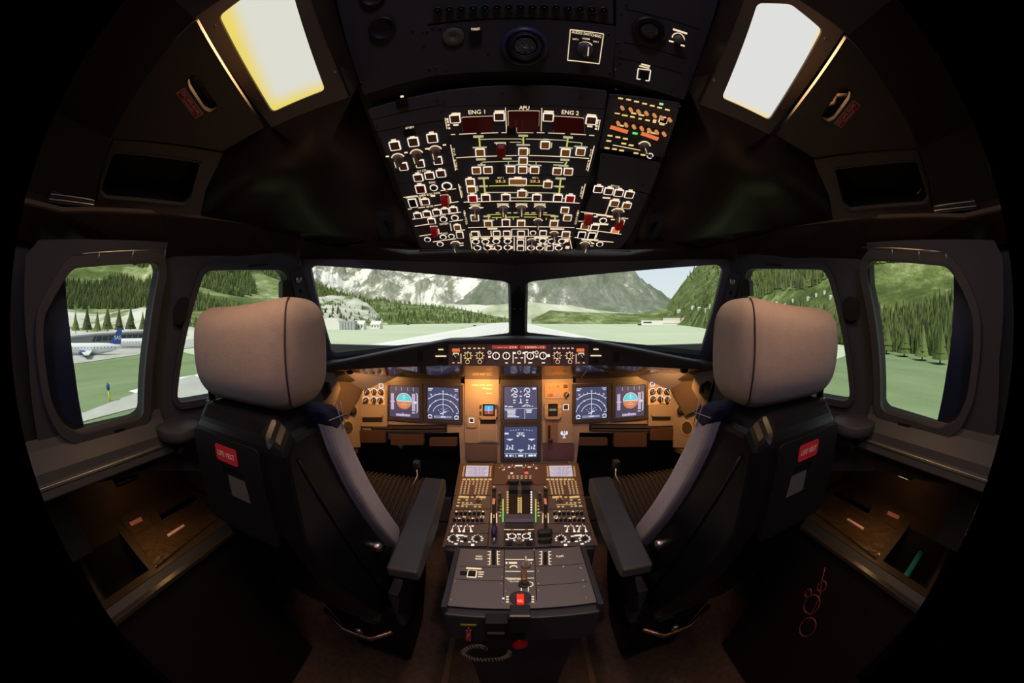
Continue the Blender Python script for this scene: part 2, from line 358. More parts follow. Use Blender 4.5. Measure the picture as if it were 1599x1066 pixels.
# fittings on the side window frames
for sx, pl, grip, slot, shade, cover in ((-1, pL2, [(281, 463), (292, 462), (293, 475), (288, 498), (281, 506), (270, 505), (270, 480)], [(385, 414), (416, 412), (415, 415), (386, 417)], [(435, 440), (440, 437), (450, 437), (452, 466), (435, 465)], [(450, 426), (466, 421), (478, 466), (458, 468)]),
                             (1, pR2, [(1334, 463), (1323, 462), (1315, 475), (1318, 495), (1328, 500), (1340, 499), (1342, 470)], [(1197, 411), (1223, 413), (1223, 416), (1198, 414)], [(1176, 440), (1172, 434), (1164, 440), (1162, 463), (1177, 462)], [(1145, 424), (1160, 430), (1148, 470), (1134, 468)])):
    sd = 'left' if sx < 0 else 'right'
    t = thing('sliding_window_grip', pl.w(pl.at(*grip[0])), f'dark oblong hand grip on the {sd} sliding window frame, beside the headrest', 'grip')
    MB().plate(pl, rp([pl.at(*p) for p in grip], .01), SURF, .012, .018).build('grip_recess', t, bevel=.002)
    MB().plate(pl, rp([pl.at(*p) for p in slot], .002), SURF, .012, .0135).build('frame_slot', t)
    t = thing('sun_visor_clip', pl.w(pl.at(*shade[0])), f'small black visor clip at the front edge of the {sd} sliding window', 'clip')
    MB().plate(pl, rp([pl.at(*p) for p in shade], .006), DARK, .0, .03).build('clip_body', t, bevel=.003)
    uv = [pl.at(*p) for p in cover]
    t = thing('window_post_unit', pl.w(uv[0]), f'grey fitting plate with round lamp on the {sd} front window post', 'fitting')
    MB().plate(pl, rp(uv, .004), FRAMEG, .012, .018).build('base_plate', t, bevel=.002)
    c = (sum(a[0] for a in uv) / 4, sum(a[1] for a in uv) / 4); b = MB(); e = (V(uv[1]) + V(uv[0])) / 2
    p = (c[0] * .6 + e[0] * .4, c[1] * .6 + e[1] * .4)
    b.lathe(pl.w(p, .018), pl.n, [(.014, 0), (.013, .006), (.009, .010), (.004, .011)], METAL, 16); b.build('spot_lamp', t)
    b = MB(); b.lathe(pl.w((2 * c[0] - p[0], 2 * c[1] - p[1]), .018), pl.n, [(.007, 0), (.006, .004)], BLACK, 12); b.build('round_button', t)
for sx, pl, px in ((-1, pL3, [(176, 668), (192, 664), (193, 667), (177, 672)]), (1, pR3, [(1405, 656), (1424, 660), (1423, 664), (1404, 661)])):
    b = MB(); b.plate(pl, rp([pl.at(*p) for p in px], .002), SURF, .014, .016)
    tag(b.build('latch_slot'), f'small dark slot in the sill frame under the {"left" if sx < 0 else "right"} rear side window', 'slot')
for sx, pl, pts in ((-1, pL3, [(115, 397), (150, 394), (200, 391), (248, 389)]), (1, pR3, [(1356, 386), (1400, 387), (1440, 390), (1480, 394)])):
    sd = 'left' if sx < 0 else 'right'; P = [pl.w(pl.at(*p), .05) for p in pts]
    t = thing('curtain_rail', P[0], f'thin bright metal rail with small hooks above the {sd} rear side window', 'rail')
    MB().tube(P, .0022, METAL, 6).build('rod', t)
    for q in P[1:]: MB().tube([q, q - V((0, 0, .012)), q - V((sx * -.004, 0, .018))], .0018, METAL, 6).build('hook', t)
for sx, pl, p in ((-1, pL3, (252, 415)), (1, pR3, (1349, 411))):
    b = MB(); b.lathe(pl.w(pl.at(*p), .0), pl.n, [(.006, 0), (.005, .004), (.002, .006)], mat('bright_screw', (.8, .8, .8), .3, metal=1), 12)
    tag(b.build('frame_screw'), f'bright screw head at the upper front corner of the {"left" if sx < 0 else "right"} rear side window', 'screw')
# window sills and ledges
for sx in (-1, 1):
    sd = 'left' if sx < 0 else 'right'; b = MB()
    M_ = lambda x, y, z: V((sx * x, y, z))
    prof = [(.935, 1.195), (.928, 1.172), (.898, 1.135), (.895, 1.112), (.888, 1.107), (.885, 1.085), (.96, 1.078)]
    b.loft([[M_(x, y, z) for x, z in prof] for y in (-.35, .425)], FRAMEG)
    s = b.build('trim_sill_' + sd, bevel=.004, **ST)
    b = MB(); b.loft([[M_(x, y, z) for x, z in ((.892, 1.113), (.886, 1.113), (.885, 1.106), (.892, 1.106))] for y in (-.34, .42)], METAL); b.build('edge_strip', s, bevel=.001)
    b = MB(); pr = [(.95, 1.15), (.88, 1.135), (.85, 1.115), (.85, 1.095), (.87, 1.078), (.98, 1.07)]
    b.loft([[M_(x, .43, z) for x, z in pr], [M_(x - .005, .60, z + .01) for x, z in pr], [M_(x - .06, .80, z + .02) for x, z in pr], [M_(x - .10, 1.1, z + .02) for x, z in pr]], FRAMEG); t = b.build('trim_ledge_' + sd, bevel=.006, **ST)
    b = MB(); cpt = M_(.885, .455, 1.125); b.lathe(cpt, (0, 0, 1), [(.075, 0), (.08, .01), (.078, .03), (.06, .034), (.01, .035)], FRAMEG, 24)
    tag(b.build('armrest_pad', bevel=.002), f'rounded grey pad on the ledge at the foot of the {sd} window pillar', 'pad')
# ceiling liners (left values measured, right side mirrored about the cockpit's middle)
def ceil_side(sx):
    sd = 'left' if sx < 0 else 'right'
    def m(p): p = V(p); return p if sx < 0 else V((-p.x, p.y, p.z))
    def mpx(pl, pts): return [m(pl.w(pl.at(*p))) for p in pts]
    def plmir(pl):                                   # the same plane on this side, with a right-handed frame
        if sx < 0: return pl, (lambda a: a)
        q = PL(mx(pl.o), (pl.u.x, -pl.u.y, -pl.u.z), (-pl.v.x, pl.v.y, pl.v.z)); return q, (lambda a: (-a[0], a[1]))
    c, d, e = A(-.62, .419, .366), A(-.74, .116, .335), A(-.507, .441, .396)
    T = [A(-.85, -.8, .205), A(-.84, .043, .206), A(-.80, .36, .244), A(-.70, .672, .26), A(-.615, 1.0, .257)]
    lp = PL(A(-.4, .41, .408), (1, 0, 0), (0, -1, .4)); s2 = PL(c, e - c, d - c)
    if s2.n.dot(CAM - c) < 0: s2 = PL(c, d - c, e - c)
    s3 = PL(c, T[2] - c, d - c)
    if s3.n.dot(CAM - c) < 0: s3 = PL(c, d - c, T[2] - c)
    def pm(pl, pts, r=.0): q, f = plmir(pl); o = [f(pl.at(*p)) for p in pts]; return q, (rp(o, r) if r else o)
    # lamp surround and lamp
    TR = mat('lamp_surround', (.20, .155, .125), .5)
    q, o = pm(lp, [(545, 152), (424, 199), (302, 22), (270, -60), (470, -60), (487, 0)], .004); _, h = pm(lp, [(508, 141), (425, 176), (341, 26), (398, -16), (456, -16)], .012)
    MB().plate(q, o, TR, -.01, 0, [h if sum(h[i][0]*h[(i+1)%len(h)][1]-h[(i+1)%len(h)][0]*h[i][1] for i in range(len(h))) < 0 else h[::-1]]).build('trim_lamp_surround_' + sd, bevel=.002, **ST)
    t = thing('dome_light', q.w(h[0]), f'glowing {"warm yellow-edged" if sx < 0 else "white"} rectangular ceiling lamp on the {sd} side', 'ceiling light', 'ceiling lamps')
    cc = V((sum(a[0] for a in h) / len(h), sum(a[1] for a in h) / len(h)))
    MB().plate(q, h, LAMPM[sx], -.008, -.004).build('diffuser', t)
    l_ = bpy.data.lights.new('dome_light_lamp_' + sd, 'AREA'); l_.shape = 'RECTANGLE'; l_.size = .12; l_.size_y = .25; l_.energy = 2.5; l_.spread = R(152); l_.color = (1, .60, .30); lo_ = bpy.data.objects.new('dome_light_lamp_' + sd, l_); COL.objects.link(lo_)
    lo_.matrix_world = Matrix.Translation(q.w(tuple(cc), .004)) @ Matrix((q.u, -q.v, -q.n)).transposed().to_4x4()
    MB().plate(q, [tuple(cc + (V(a) - cc) * 1.02) for a in h], TR, -.02, -.009).build('housing', t)
    b = MB(); [b.lathe(q.w(pm(lp, [p])[1][0]), q.n, [(.004, 0), (.003, .001)], METAL, 8) for p in ((336, 40), (400, 155), (523, 112))]; b.parts('screw', t)
    # escape rope panel
    q, o = pm(s2, [(306, 31), (413, 199), (350, 236), (176, 217), (215, 130)], .006); _, h = pm(s2, [(300, 118), (312, 121), (338, 160), (340, 170), (328, 175), (318, 170), (295, 135), (293, 124)], .006)
    def ccw(h): return h if sum(h[i][0]*h[(i+1)%len(h)][1]-h[(i+1)%len(h)][0]*h[i][1] for i in range(len(h))) > 0 else h[::-1]
    t = thing('escape_rope_cover', q.w(o[0]), f'grey {sd} ceiling cover panel with oblong slot and red escape rope placard', 'panel')
    MB().plate(q, ccw(o), LINER, -.008, 0, [ccw(h)[::-1]], side=mat('liner_edge', (.05, .036, .026), .6)).build('cover_board', t, bevel=.0012, bseg=1)
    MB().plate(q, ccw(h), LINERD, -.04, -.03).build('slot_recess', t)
    hc = V((sum(a[0] for a in h) / len(h), sum(a[1] for a in h) / len(h)))
    MB().plate(q, ccw([tuple(hc + (V(a) - hc) * 1.05) for a in h]), MATS['liner_edge'], 0, .0015, [ccw([tuple(hc + (V(a) - hc) * .99) for a in h])[::-1]]).build('slot_rim', t)
    if sx > 0:
        b = MB(); b.tube([q.w(tuple(hc + V(k)), -.02) for k in ((.02, .035), (0, .012), (.008, -.01), (-.006, -.035))], .005, mat('rope_brown', (.12, .07, .05), .8), 6); tag(b.build('escape_rope'), 'dull brown rope end inside the slot of the right ceiling panel', 'rope')
    pls = [(277, 147), (288, 138), (316, 176), (308, 187)]
    _, L = pm(s2, pls); cu = V(((L[0][0] + L[2][0]) / 2, (L[0][1] + L[2][1]) / 2)); e1 = (V(L[3]) - V(L[0])) if True else 0
    ax = (V(L[2]) - V(L[1]) + V(L[3]) - V(L[0])) / 2; ln = ax.length; hh = ((V(L[1]) - V(L[0])).length + (V(L[2]) - V(L[3])).length) / 2
    ang = math.atan2(ax.y, ax.x)
    if sx > 0: ang += math.pi
    b = MB(); b.box(q, cu, ln * 1.02, hh * 1.02, LABW, 0, .0008, ang); b.box(q, cu, ln * .97, hh * .9, LABR, .0008, .0012, ang); up = V((-math.sin(ang), math.cos(ang)))
    b.text(q, 'ESCAPE ROPE', cu + up * hh * .16, ln * .88, hh * .42, LABW, ang, 0, .0016); b.box(q, cu - up * hh * .26, ln * .5, hh * .1, LABW, .0012, .0015, ang); b.build('placard', t)
    # speaker / storage recess panel
    q, o = pm(s3, [(178, 219), (352, 240), (335, 268), (320, 300), (314, 336), (150, 330), (158, 270)], .003); _, h = pm(s3, [(178, 238), (313, 253.5), (298, 308), (286, 319), (165, 308), (157, 298)], .008)
    t = thing('overhead_storage_box', q.w(o[0]), f'grey {sd} ceiling panel with a deep black rectangular storage recess', 'storage box')
    MB().plate(q, ccw(o), LINER, -.008, 0, [ccw(h)[::-1]]).build('front_board', t, bevel=.0015, bseg=1)
    b = MB(); H = ccw(h); hc = V((sum(a[0] for a in h) / len(h), sum(a[1] for a in h) / len(h))); H2 = [tuple(hc + (V(a) - hc) * 1.04) for a in H]
    b.plate(q, H2, LINER, 0, .004, [H[::-1]]); b.build('recess_rim', t, bevel=.001, bseg=1)
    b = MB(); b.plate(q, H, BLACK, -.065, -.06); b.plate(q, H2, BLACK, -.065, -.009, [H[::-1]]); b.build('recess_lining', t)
    b = MB(); k = V(H[len(H) // 2]); b.tube([q.w(tuple(hc + (V(a) - hc) * .9), -.03) for a in H[-8:-2]], .002, METAL, 6); b.build('wire_catch', t)
    # aft liner, coloured darker to imitate lens vignetting; continues the two panels
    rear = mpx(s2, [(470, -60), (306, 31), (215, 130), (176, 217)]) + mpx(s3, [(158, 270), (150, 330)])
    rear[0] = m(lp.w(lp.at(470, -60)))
    b = MB(); off = V((0, -.006, 0)); b.loft([[p + off for p in rear] + [p + V((-sx * 0, 0, .02)) + off for p in rear[::-1]], [p + V((0, -.9, 0)) for p in rear] + [p + V((0, -.9, .02)) for p in rear[::-1]]], mat('aft_liner_vignette', (.04, .034, .032), .6))
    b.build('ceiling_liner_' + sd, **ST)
    # long trim rail under the liners, with the finned end piece
    TT = [m(p) for p in T]
    b = MB(); b.loft([[p + V((0, 0, .006)), p + V((-sx * -.006, 0, -.004)), p + V((sx * .02, 0, -.008)), p + V((sx * .02, 0, .006))] for p in TT], mat('trim_rail_brown', (.22, .17, .14), .3)); r_ = b.build('trim_rail_' + sd, **ST)
    b = MB()
    for k in range(5): b.loft([[V((p.x + sx * .004 * k, p.y, p.z + .008 + .006 * k)), V((p.x + sx * (.004 * k + .01), p.y, p.z + .008 + .006 * k)), V((p.x + sx * (.004 * k + .01), p.y, p.z + .011 + .006 * k)), V((p.x + sx * .004 * k, p.y, p.z + .011 + .006 * k))] for p in (TT[1] + V((0, -.06, 0)), TT[1] + V((0, .10, .012)))], METAL if k % 2 else DARK)
    b.build('vent_fins', r_)
    # dark soffit from the rail down to the window heads
    b = MB(); W = [m(A(-.92, -.8, .15)), m(A(-.92, .05, .15)), m(A(-.90, .50, .155)), m(A(-.84, .72, .165)), m(A(-.77, 1.0, .20))]
    TS = TT
    b.loft([[t_ + V((0, 0, -.006)), w_, w_ + V((sx * .05, 0, .03)), t_ + V((sx * .03, 0, .03))] for t_, w_ in zip(TS, W)], BROWN); b.build('ceiling_soffit_' + sd, **ST)
    # brown cheek between liner, lamp and overhead panel
    g = [oh.w(oh.at(560, 128), -.03), oh.w(oh.at(600, 250), -.03), oh.w(oh.at(656, 392), -.015)]; g = [m(p) for p in g]
    Ac = m(lp.w(lp.at(545, 150), -.004)); B_ = m(lp.w(lp.at(424, 198), -.004)); cc_ = m(c); s_ = m(s3.w(s3.at(314, 336)))
    mid = m(A(-.45, .62, .372)); low = m(A(-.44, 1.02, .262))
    b = MB(); vs = [Ac, B_, cc_, s_, TT[3], TT[4], g[2], g[1], g[0], mid, low, m(A(-.30, .30, .47))]
    b.add(vs, [[0, 1, 9], [1, 2, 9], [2, 3, 9], [3, 4, 9], [4, 5, 10], [4, 10, 9], [10, 5, 6], [9, 10, 7], [10, 6, 7], [9, 7, 8], [9, 8, 0], [0, 8, 11]], BROWN, True)
    o_ = b.build('ceiling_cheek_' + sd, **ST); so = o_.modifiers.new('s', 'SOLIDIFY'); so.thickness = .004; so.offset = 0
    # inner liner strip between overhead panel and lamp
    b = MB(); b.loft([[m(lp.w(lp.at(*p), .001)), m(lp.w(lp.at(*p), .001)) + V((0, 0, .01)), m(oh.w(oh.at(*k), -.02)), m(oh.w(oh.at(*k), -.03))] for p, k in (((545, 150), (562, 130)), ((487, 0), (512, -10)), ((470, -60), (500, -60)))], BROWN); b.build('ceiling_strip_' + sd, **ST)
    # slot fitting on the cheek near the bottom of the overhead panel
    return q
def lampmat(name, core, edge, s, x):
    m = bpy.data.materials.new(name); m.use_nodes = True; nt = m.node_tree; nt.nodes.clear(); o = nt.nodes.new('ShaderNodeOutputMaterial'); e = nt.nodes.new('ShaderNodeEmission')
    tc = nt.nodes.new('ShaderNodeTexCoord'); sep = nt.nodes.new('ShaderNodeSeparateXYZ'); nt.links.new(tc.outputs['Generated'], sep.inputs[0])
    def edgef(sock, lo):
        mr = nt.nodes.new('ShaderNodeMapRange'); mr.interpolation_type = 'SMOOTHSTEP'; mr.inputs['From Min'].default_value = lo[0]; mr.inputs['From Max'].default_value = lo[1]; nt.links.new(sock, mr.inputs['Value']); return mr.outputs[0]
    a = edgef(sep.outputs['X'], x[0]); c = edgef(sep.outputs['Y'], x[1]); mu = nt.nodes.new('ShaderNodeMath'); mu.operation = 'MULTIPLY'; nt.links.new(a, mu.inputs[0]); nt.links.new(c, mu.inputs[1])
    r = nt.nodes.new('ShaderNodeMix'); r.data_type = 'RGBA'; r.inputs[6].default_value = (*edge, 1); r.inputs[7].default_value = (*core, 1); nt.links.new(mu.outputs[0], r.inputs[0]); nt.links.new(r.outputs[2], e.inputs[0]); e.inputs[1].default_value = s
    nt.links.new(e.outputs[0], o.inputs[0]); m.cycles.emission_sampling = 'NONE'; return m
LAMPM = {-1: lampmat('warm_diffuser', (.72, .72, .64), (.84, .68, .14), 1.0, ((.06, .40), (1.0, .84))), 1: lampmat('white_diffuser', (.74, .74, .73), (.95, .72, .30), 1.0, ((1.0, .93), (1.0, .93)))}
oh = PL(A(.027, .93, .203), (1, 0, 0), A(.027, .49, .42) - A(.027, .93, .203))
ceil_side(-1); ceil_side(1)
# beam between the overhead panel and the windscreens
b = MB(); hl = [wsL.w(wsL.at(470, 404), .0), wsL.w(wsL.at(640, 408), 0), wsL.w(wsL.at(806, 413), 0), wsR.w(wsR.at(975, 408), 0), wsR.w(wsR.at(1145, 404), 0)]
gl = [A(-.615, 1.0, .252), oh.w(oh.at(640, 395), -.012), oh.w(oh.at(812, 395), -.012), oh.w(oh.at(985, 395), -.012), mx(A(-.615, 1.0, .252))]
b.loft([[g_, h_, h_ + V((0, .02, .03)), g_ + V((0, .02, .05))] for g_, h_ in zip(gl, hl)], BROWN); b.build('ceiling_beam', **ST)
for px, n_ in ((680, 'left'), (940, 'right')):
    b = MB(); o = PT(px, 408, y=1.28); b.lathe(o, (0, -.6, -1), [(.010, 0), (.009, .008), (.005, .016)], DARK, 12); tag(b.build('beam_hook'), f'small dark hook under the header, {n_} of the centre post', 'hook')
for sx in (-1, 1):   # small dark vent boxes at the lower side of the overhead panel
    sd = 'left' if sx < 0 else 'right'; p0 = A(-.36, .93, .262); p0 = p0 if sx < 0 else mx(p0); pl = PL(p0, (1, 0, 0), (0, -1, .35))
    t = thing('slotted_bracket', p0, f'dark slotted bracket on the ceiling, {sd} of the lower overhead panel', 'bracket')
    MB().plate(pl, rp([(-sx * -.02 - .03, -.05), (.04, -.05), (.03, .09), (-.03, .09)], .008), FRAMED, -.02, 0, [rr(0, .03, .018, .07, .004)[::-1]]).build('body', t, bevel=.002)
# ---------------------------------------------------------------- the airfield outside
GZ = -3.4
def landmat(name, stops, scale=.01, det=8, rough=.95, stretch=(1, 1, 1), dist=0, lo=.3, hi=.7, lac=2.2, bump=0, rg=.62):
    m = bpy.data.materials.new(name); m.use_nodes = True; nt = m.node_tree; b = nt.nodes['Principled BSDF']; b.inputs['Roughness'].default_value = rough; b.inputs['Specular IOR Level'].default_value = .1
    tc = nt.nodes.new('ShaderNodeNewGeometry'); mp = nt.nodes.new('ShaderNodeMapping'); mp.inputs['Scale'].default_value = stretch; nt.links.new(tc.outputs['Position'], mp.inputs[0])
    n = nt.nodes.new('ShaderNodeTexNoise'); n.inputs['Scale'].default_value = scale; n.inputs['Detail'].default_value = det; n.inputs['Roughness'].default_value = rg; n.inputs['Distortion'].default_value = dist; nt.links.new(mp.outputs[0], n.inputs['Vector'])
    cr = nt.nodes.new('ShaderNodeValToRGB'); cr.color_ramp.elements.remove(cr.color_ramp.elements[1])
    for i, (p, c) in enumerate(stops):
        e = cr.color_ramp.elements[0] if i == 0 else cr.color_ramp.elements.new(lo + p * (hi - lo)); e.position = lo + p * (hi - lo); e.color = (*c, 1)
    nt.links.new(n.outputs['Fac'], cr.inputs[0]); nt.links.new(cr.outputs[0], b.inputs['Base Color'])
    return m
GRASSF = landmat('overexposed_grass', [(0, (.50, .57, .41)), (1, (.60, .66, .51))], .05, 6, stretch=(.25, 1, 1))  # grass made paler in colour ahead, imitating an overexposed front view
GRASSL = landmat('green_side_grass', [(0, (.15, .22, .10)), (1, (.24, .31, .17))], .25, 8, stretch=(1, .25, 1))
RUN = landmat('runway_concrete', [(0, (.76, .76, .74)), (1, (.82, .82, .80))], .4, 5, stretch=(1, .2, 1))  # near-white tone stands in for overexposure of the view ahead
TAX = landmat('taxiway_concrete', [(0, (.40, .40, .38)), (1, (.5, .5, .48))], .3, 6)
def gpoly(name, pts, z, m, **k):
    b = MB(); b.loft([[V((x, y, z - .02)) for x, y in pts], [V((x, y, z)) for x, y in pts]], m); return b.build(name, **k)
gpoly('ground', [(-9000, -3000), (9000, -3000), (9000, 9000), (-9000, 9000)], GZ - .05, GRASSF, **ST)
gpoly('ground_left_field', [(-400, -60), (-6, -60), (-6, 22), (-400, 95)], GZ, GRASSL, **ST)
gpoly('ground_right_field', [(6, -60), (400, -60), (400, 120), (6, 16)], GZ, GRASSL, **ST)
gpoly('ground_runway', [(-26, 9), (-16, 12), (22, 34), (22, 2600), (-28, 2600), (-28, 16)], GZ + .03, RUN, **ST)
b = MB()
for k in range(30):
    y = 60 + k * 50
    b.cube((-4.2, y, GZ + .03), (-3.3, y + 28, GZ + .05), WHT if 'WHT' in globals() else mat('runway_white', (.95, .95, .95), .8))
for x in (-26, 19.4):
    b.cube((x, 36, GZ + .03), (x + .9, 2500, GZ + .05), mat('runway_white', (.95, .95, .95), .8))
b.build('ground_runway_marking', **ST)
gpoly('ground_taxiway', [(-19, -6), (-20.4, 3.4), (-20.7, 8.1), (-17, 15), (-28, 18), (-25.2, 10.2), (-22.3, 3.5), (-21, -6)], GZ + .04, TAX, **ST)
gpoly('ground_apron', [(-46, -10), (-48.8, 9.7), (-52.8, 23), (-60, 50), (-120, 70), (-120, -10)][::-1], GZ + .05, TAX, **ST)
def sil(pts, px):
    if px <= pts[0][0]: return pts[0][1]
    for (a, b), (c, d) in zip(pts, pts[1:]):
        if px <= c: return b + (d - b) * (px - a) / (c - a)
    return pts[-1][1]
def ridge(name, pts, d0, d1, m, cols=160, rows=26, rough=.12, pw=1.0, fr=.004, seed=0, back=.4, curve=None):
    x0, x1 = pts[0][0], pts[-1][0]; vs = []; fs = []
    for i in range(cols + 1):
        px = x0 + (x1 - x0) * i / cols; d = D(px, sil(pts, px)); h = math.hypot(d.x, d.y); ax, ay = d.x / h, d.y / h; el = d.z / h
        for j in range(rows + 4):
            t = j / rows; k = (d0(px) if callable(d0) else d0); r = k + (d1 - k) * t; top = el * d1 - (GZ - 1.42)
            z = top * (min(t, 1) ** pw) if t <= 1 else top * (1 - back * (t - 1) * rows / 4)
            p = V((ax * r, ay * r, 0)); nz = noise.hetero_terrain(p * fr + V((seed, 0, 0)), 1.0, 2.1, 6, .7) - .7
            z += nz * top * rough * math.sin(math.pi * min(1, t)) ; p.z = GZ - 1 + max(0, z)
            vs.append(p + V((CAM.x, CAM.y, 0)))
    n = rows + 4
    for i in range(cols):
        for j in range(n - 1): fs.append([i * n + j, (i + 1) * n + j, (i + 1) * n + j + 1, i * n + j + 1])
    b = MB(); b.add(vs, fs, m, True); return b.build(name, **ST), vs
ROCK = landmat('grey_rock_and_snow', [(0, (.13, .15, .10)), (.35, (.22, .23, .18)), (.5, (.34, .34, .30)), (.62, (.72, .71, .65)), (1, (.88, .87, .82))], .0022, 13, stretch=(1.2, .5, .8), dist=.35, lo=.33, hi=.66, rg=.74)
ROCK2 = landmat('dark_rock_green', [(0, (.09, .12, .07)), (.4, (.17, .19, .15)), (.62, (.26, .27, .23)), (.75, (.62, .62, .55)), (1, (.8, .8, .74))], .0028, 13, stretch=(1.2, .5, .8), dist=.3, lo=.33, hi=.70, rg=.76)
FORF = landmat('forest_front', [(0, (.04, .07, .015)), (.42, (.12, .16, .05)), (.62, (.24, .29, .12)), (.93, (.50, .52, .36)), (1, (.7, .7, .58))], .03, 13, stretch=(1, .35, 1.5), lo=.34, hi=.68, rg=.8)
FORL = landmat('forest_slope_green', [(0, (.03, .05, .012)), (.4, (.09, .125, .035)), (.6, (.17, .21, .07)), (.9, (.38, .42, .22)), (1, (.7, .7, .58))], .05, 13, stretch=(1, 1, .8), lo=.33, hi=.68, rg=.82)
MEAD = landmat('pale_meadow', [(0, (.22, .27, .14)), (.4, (.45, .48, .34)), (1, (.70, .70, .62))], .004, 8, stretch=(1, .3, 1), lo=.32, hi=.62)
TOWN = landmat('pale_foot_terrace', [(0, (.09, .14, .05)), (.35, (.25, .30, .16)), (.5, (.50, .50, .43)), (1, (.66, .65, .58))], .05, 9, stretch=(1, .4, 1), lo=.36, hi=.6)
ridge('mountain_snowy', [(380, 350), (520, 392), (590, 418), (650, 428), (700, 420), (790, 428), (860, 450), (900, 470), (930, 497)], 3600, 7800, ROCK, 380, 70, .26, 1.3, .0016, 3)
ridge('mountain_peak', [(700, 480), (760, 442), (800, 424), (880, 400), (930, 408), (971, 429), (1010, 447), (1047, 466), (1100, 482), (1180, 496)], 2400, 5200, ROCK2, 380, 70, .25, 1.1, .002, 9)
ridge('hill_meadow', [(560, 498), (600, 482), (680, 476), (760, 478), (822, 470), (880, 477), (960, 487), (1040, 492), (1100, 498)], 1500, 2600, MEAD, 120, 16, .2, 1.0, .002, 5)
ridge('hill_terrace_town', [(60, 474), (110, 480), (150, 486), (200, 482), (240, 478), (262, 476)], 106, 200, TOWN, 60, 10, .3, .9, .02, 31)
ter, _ = ridge('hill_terrace_left', [(255, 497), (270, 474), (330, 484), (420, 476), (485, 468), (530, 470), (575, 480), (605, 497)], lambda p: sil([(255, 88), (300, 85), (480, 160), (520, 180), (605, 320)], p), 620, TOWN, 100, 12, .25, .9, .01, 21)
fl, flv = ridge('hill_forest_left', [(60, 330), (300, 345), (440, 398), (489, 440), (520, 454), (574, 464), (629, 473), (714, 481), (756, 490), (800, 497.5)], lambda p: sil([(60, 200), (235, 190), (300, 100), (480, 175), (520, 190), (600, 330), (700, 480), (800, 700)], p), 1400, FORF, 240, 36, .12, 1.15, .004, 2)
fr_, frv = ridge('hill_forest_right', [(1030, 497), (1048, 470), (1062, 452), (1095, 413), (1140, 372), (1200, 340), (1300, 318), (1400, 318), (1560, 330)], lambda p: sil([(1030, 450), (1070, 300), (1106, 172), (1200, 110), (1312, 66), (1380, 62), (1480, 50), (1560, 45)], p), 1250, FORL, 240, 36, .12, 1.05, .004, 12)
ridge('hill_low_right', [(830, 497.5), (860, 484), (930, 488), (986, 489.5), (1030, 483), (1090, 480), (1130, 470), (1200, 470)], 420, 900, FORF, 90, 12, .2, 1.0, .01, 17)
from mathutils.bvhtree import BVHTree
def bvh_of(o): return BVHTree.FromPolygons([v.co + o.location for v in o.data.vertices], [list(p.vertices) for p in o.data.polygons])
BL, BR = bvh_of(fl), bvh_of(fr_)
def hit(bv, px, py):
    h = bv.ray_cast(CAM, D(px, py), 9000); return h[0]
TG = [mat('conifer_green_a', (.05, .072, .016), .9), mat('conifer_green_b', (.085, .12, .028), .9), mat('conifer_green_c', (.13, .165, .045), .9)]
TRK = mat('bark', (.08, .05, .03), .9)
def conifer(b, p, h, m, n=6, tiers=2, wob=0):
    for k in range(tiers):
        z0 = h * (.12 + .8 * k / tiers * .75); z1 = h * (.55 + .45 * (k + 1) / tiers) if k < tiers - 1 else h; r = h * (.32 - .07 * k if wob else .2 * (1 - .35 * k))
        a0 = random.random() * 6; ring = [p + V((math.cos(a0 + 6.283 * i / n) * r * random.uniform(.8, 1.15), math.sin(a0 + 6.283 * i / n) * r * random.uniform(.8, 1.15), z0)) for i in range(n)]
        b.add(ring + [p + V((0, 0, z1)), p + V((0, 0, z0 + h * .05))], [[i, (i + 1) % n, n] for i in range(n)] + [[(i + 1) % n, i, n + 1] for i in range(n)], m)
FM = {id(BL): MB(), id(BR): MB()}
for nm, bv, pxr, pyr, N in (('forest', BL, (70, 240), (400, 482), 3200), ('forest', BL, (70, 240), (400, 440), 2500), ('forest', BL, (285, 520), (405, 485), 3000), ('forest', BL, (500, 790), (440, 506), 2200), ('forest', BR, (1355, 1500), (400, 560), 2600), ('forest', BR, (1130, 1330), (405, 535), 2600), ('forest', BR, (1050, 1130), (410, 505), 260), ('forest', BR, (1355, 1500), (395, 470), 2200)):
    b = FM[id(bv)]
    for _ in range(N):
        p = hit(bv, random.uniform(*pxr), random.uniform(*pyr))
        if p is None: continue
        dd = (p - CAM).length
        if noise.noise(p * .012) < -.22: continue
        conifer(b, p - V((0, 0, .5)), random.uniform(.75, 1.25) * (3.2 + dd * .009), random.choice(TG), 5, 2)
tag(FM[id(BL)].build('forest', kind='stuff'), 'dense conifer forest on the slopes to the left of the runway', 'forest'); tag(FM[id(BR)].build('forest', kind='stuff'), 'dense conifer forest on the steep slopes to the right of the runway', 'forest')
b = MB(); BT = bvh_of(ter)
for _ in range(420):
    p = hit(BT, random.uniform(265, 600), random.uniform(468, 512))
    if p is None or noise.noise(p * .03) < -.05: continue
    conifer(b, p - V((0, 0, .4)), random.uniform(2.5, 4.5), random.choice(TG), 6, 2, 1)
tag(b.build('shrubbery', kind='stuff'), 'scattered bushes on the pale terrace near the hangar', 'bushes')
def tree(px, py, dist, h, lab, grp):
    d = D(px, py); k = math.hypot(d.x, d.y); p = V((CAM.x + d.x / k * dist, CAM.y + d.y / k * dist, GZ)); p.z = CAM.z + d.z / k * dist
    p.z = min(p.z, GZ + 2.0); t = thing('conifer_tree', p, lab, 'tree', grp)
    b = MB(); b.tube([p - V((0, 0, 1)), p + V((0, 0, h * .5))], [h * .03, h * .015], TRK, 6); b.build('trunk', t)
    b = MB(); conifer(b, p - V((0, 0, h * .08)), h, random.choice(TG), 9, 4, 1); b.build('foliage', t)
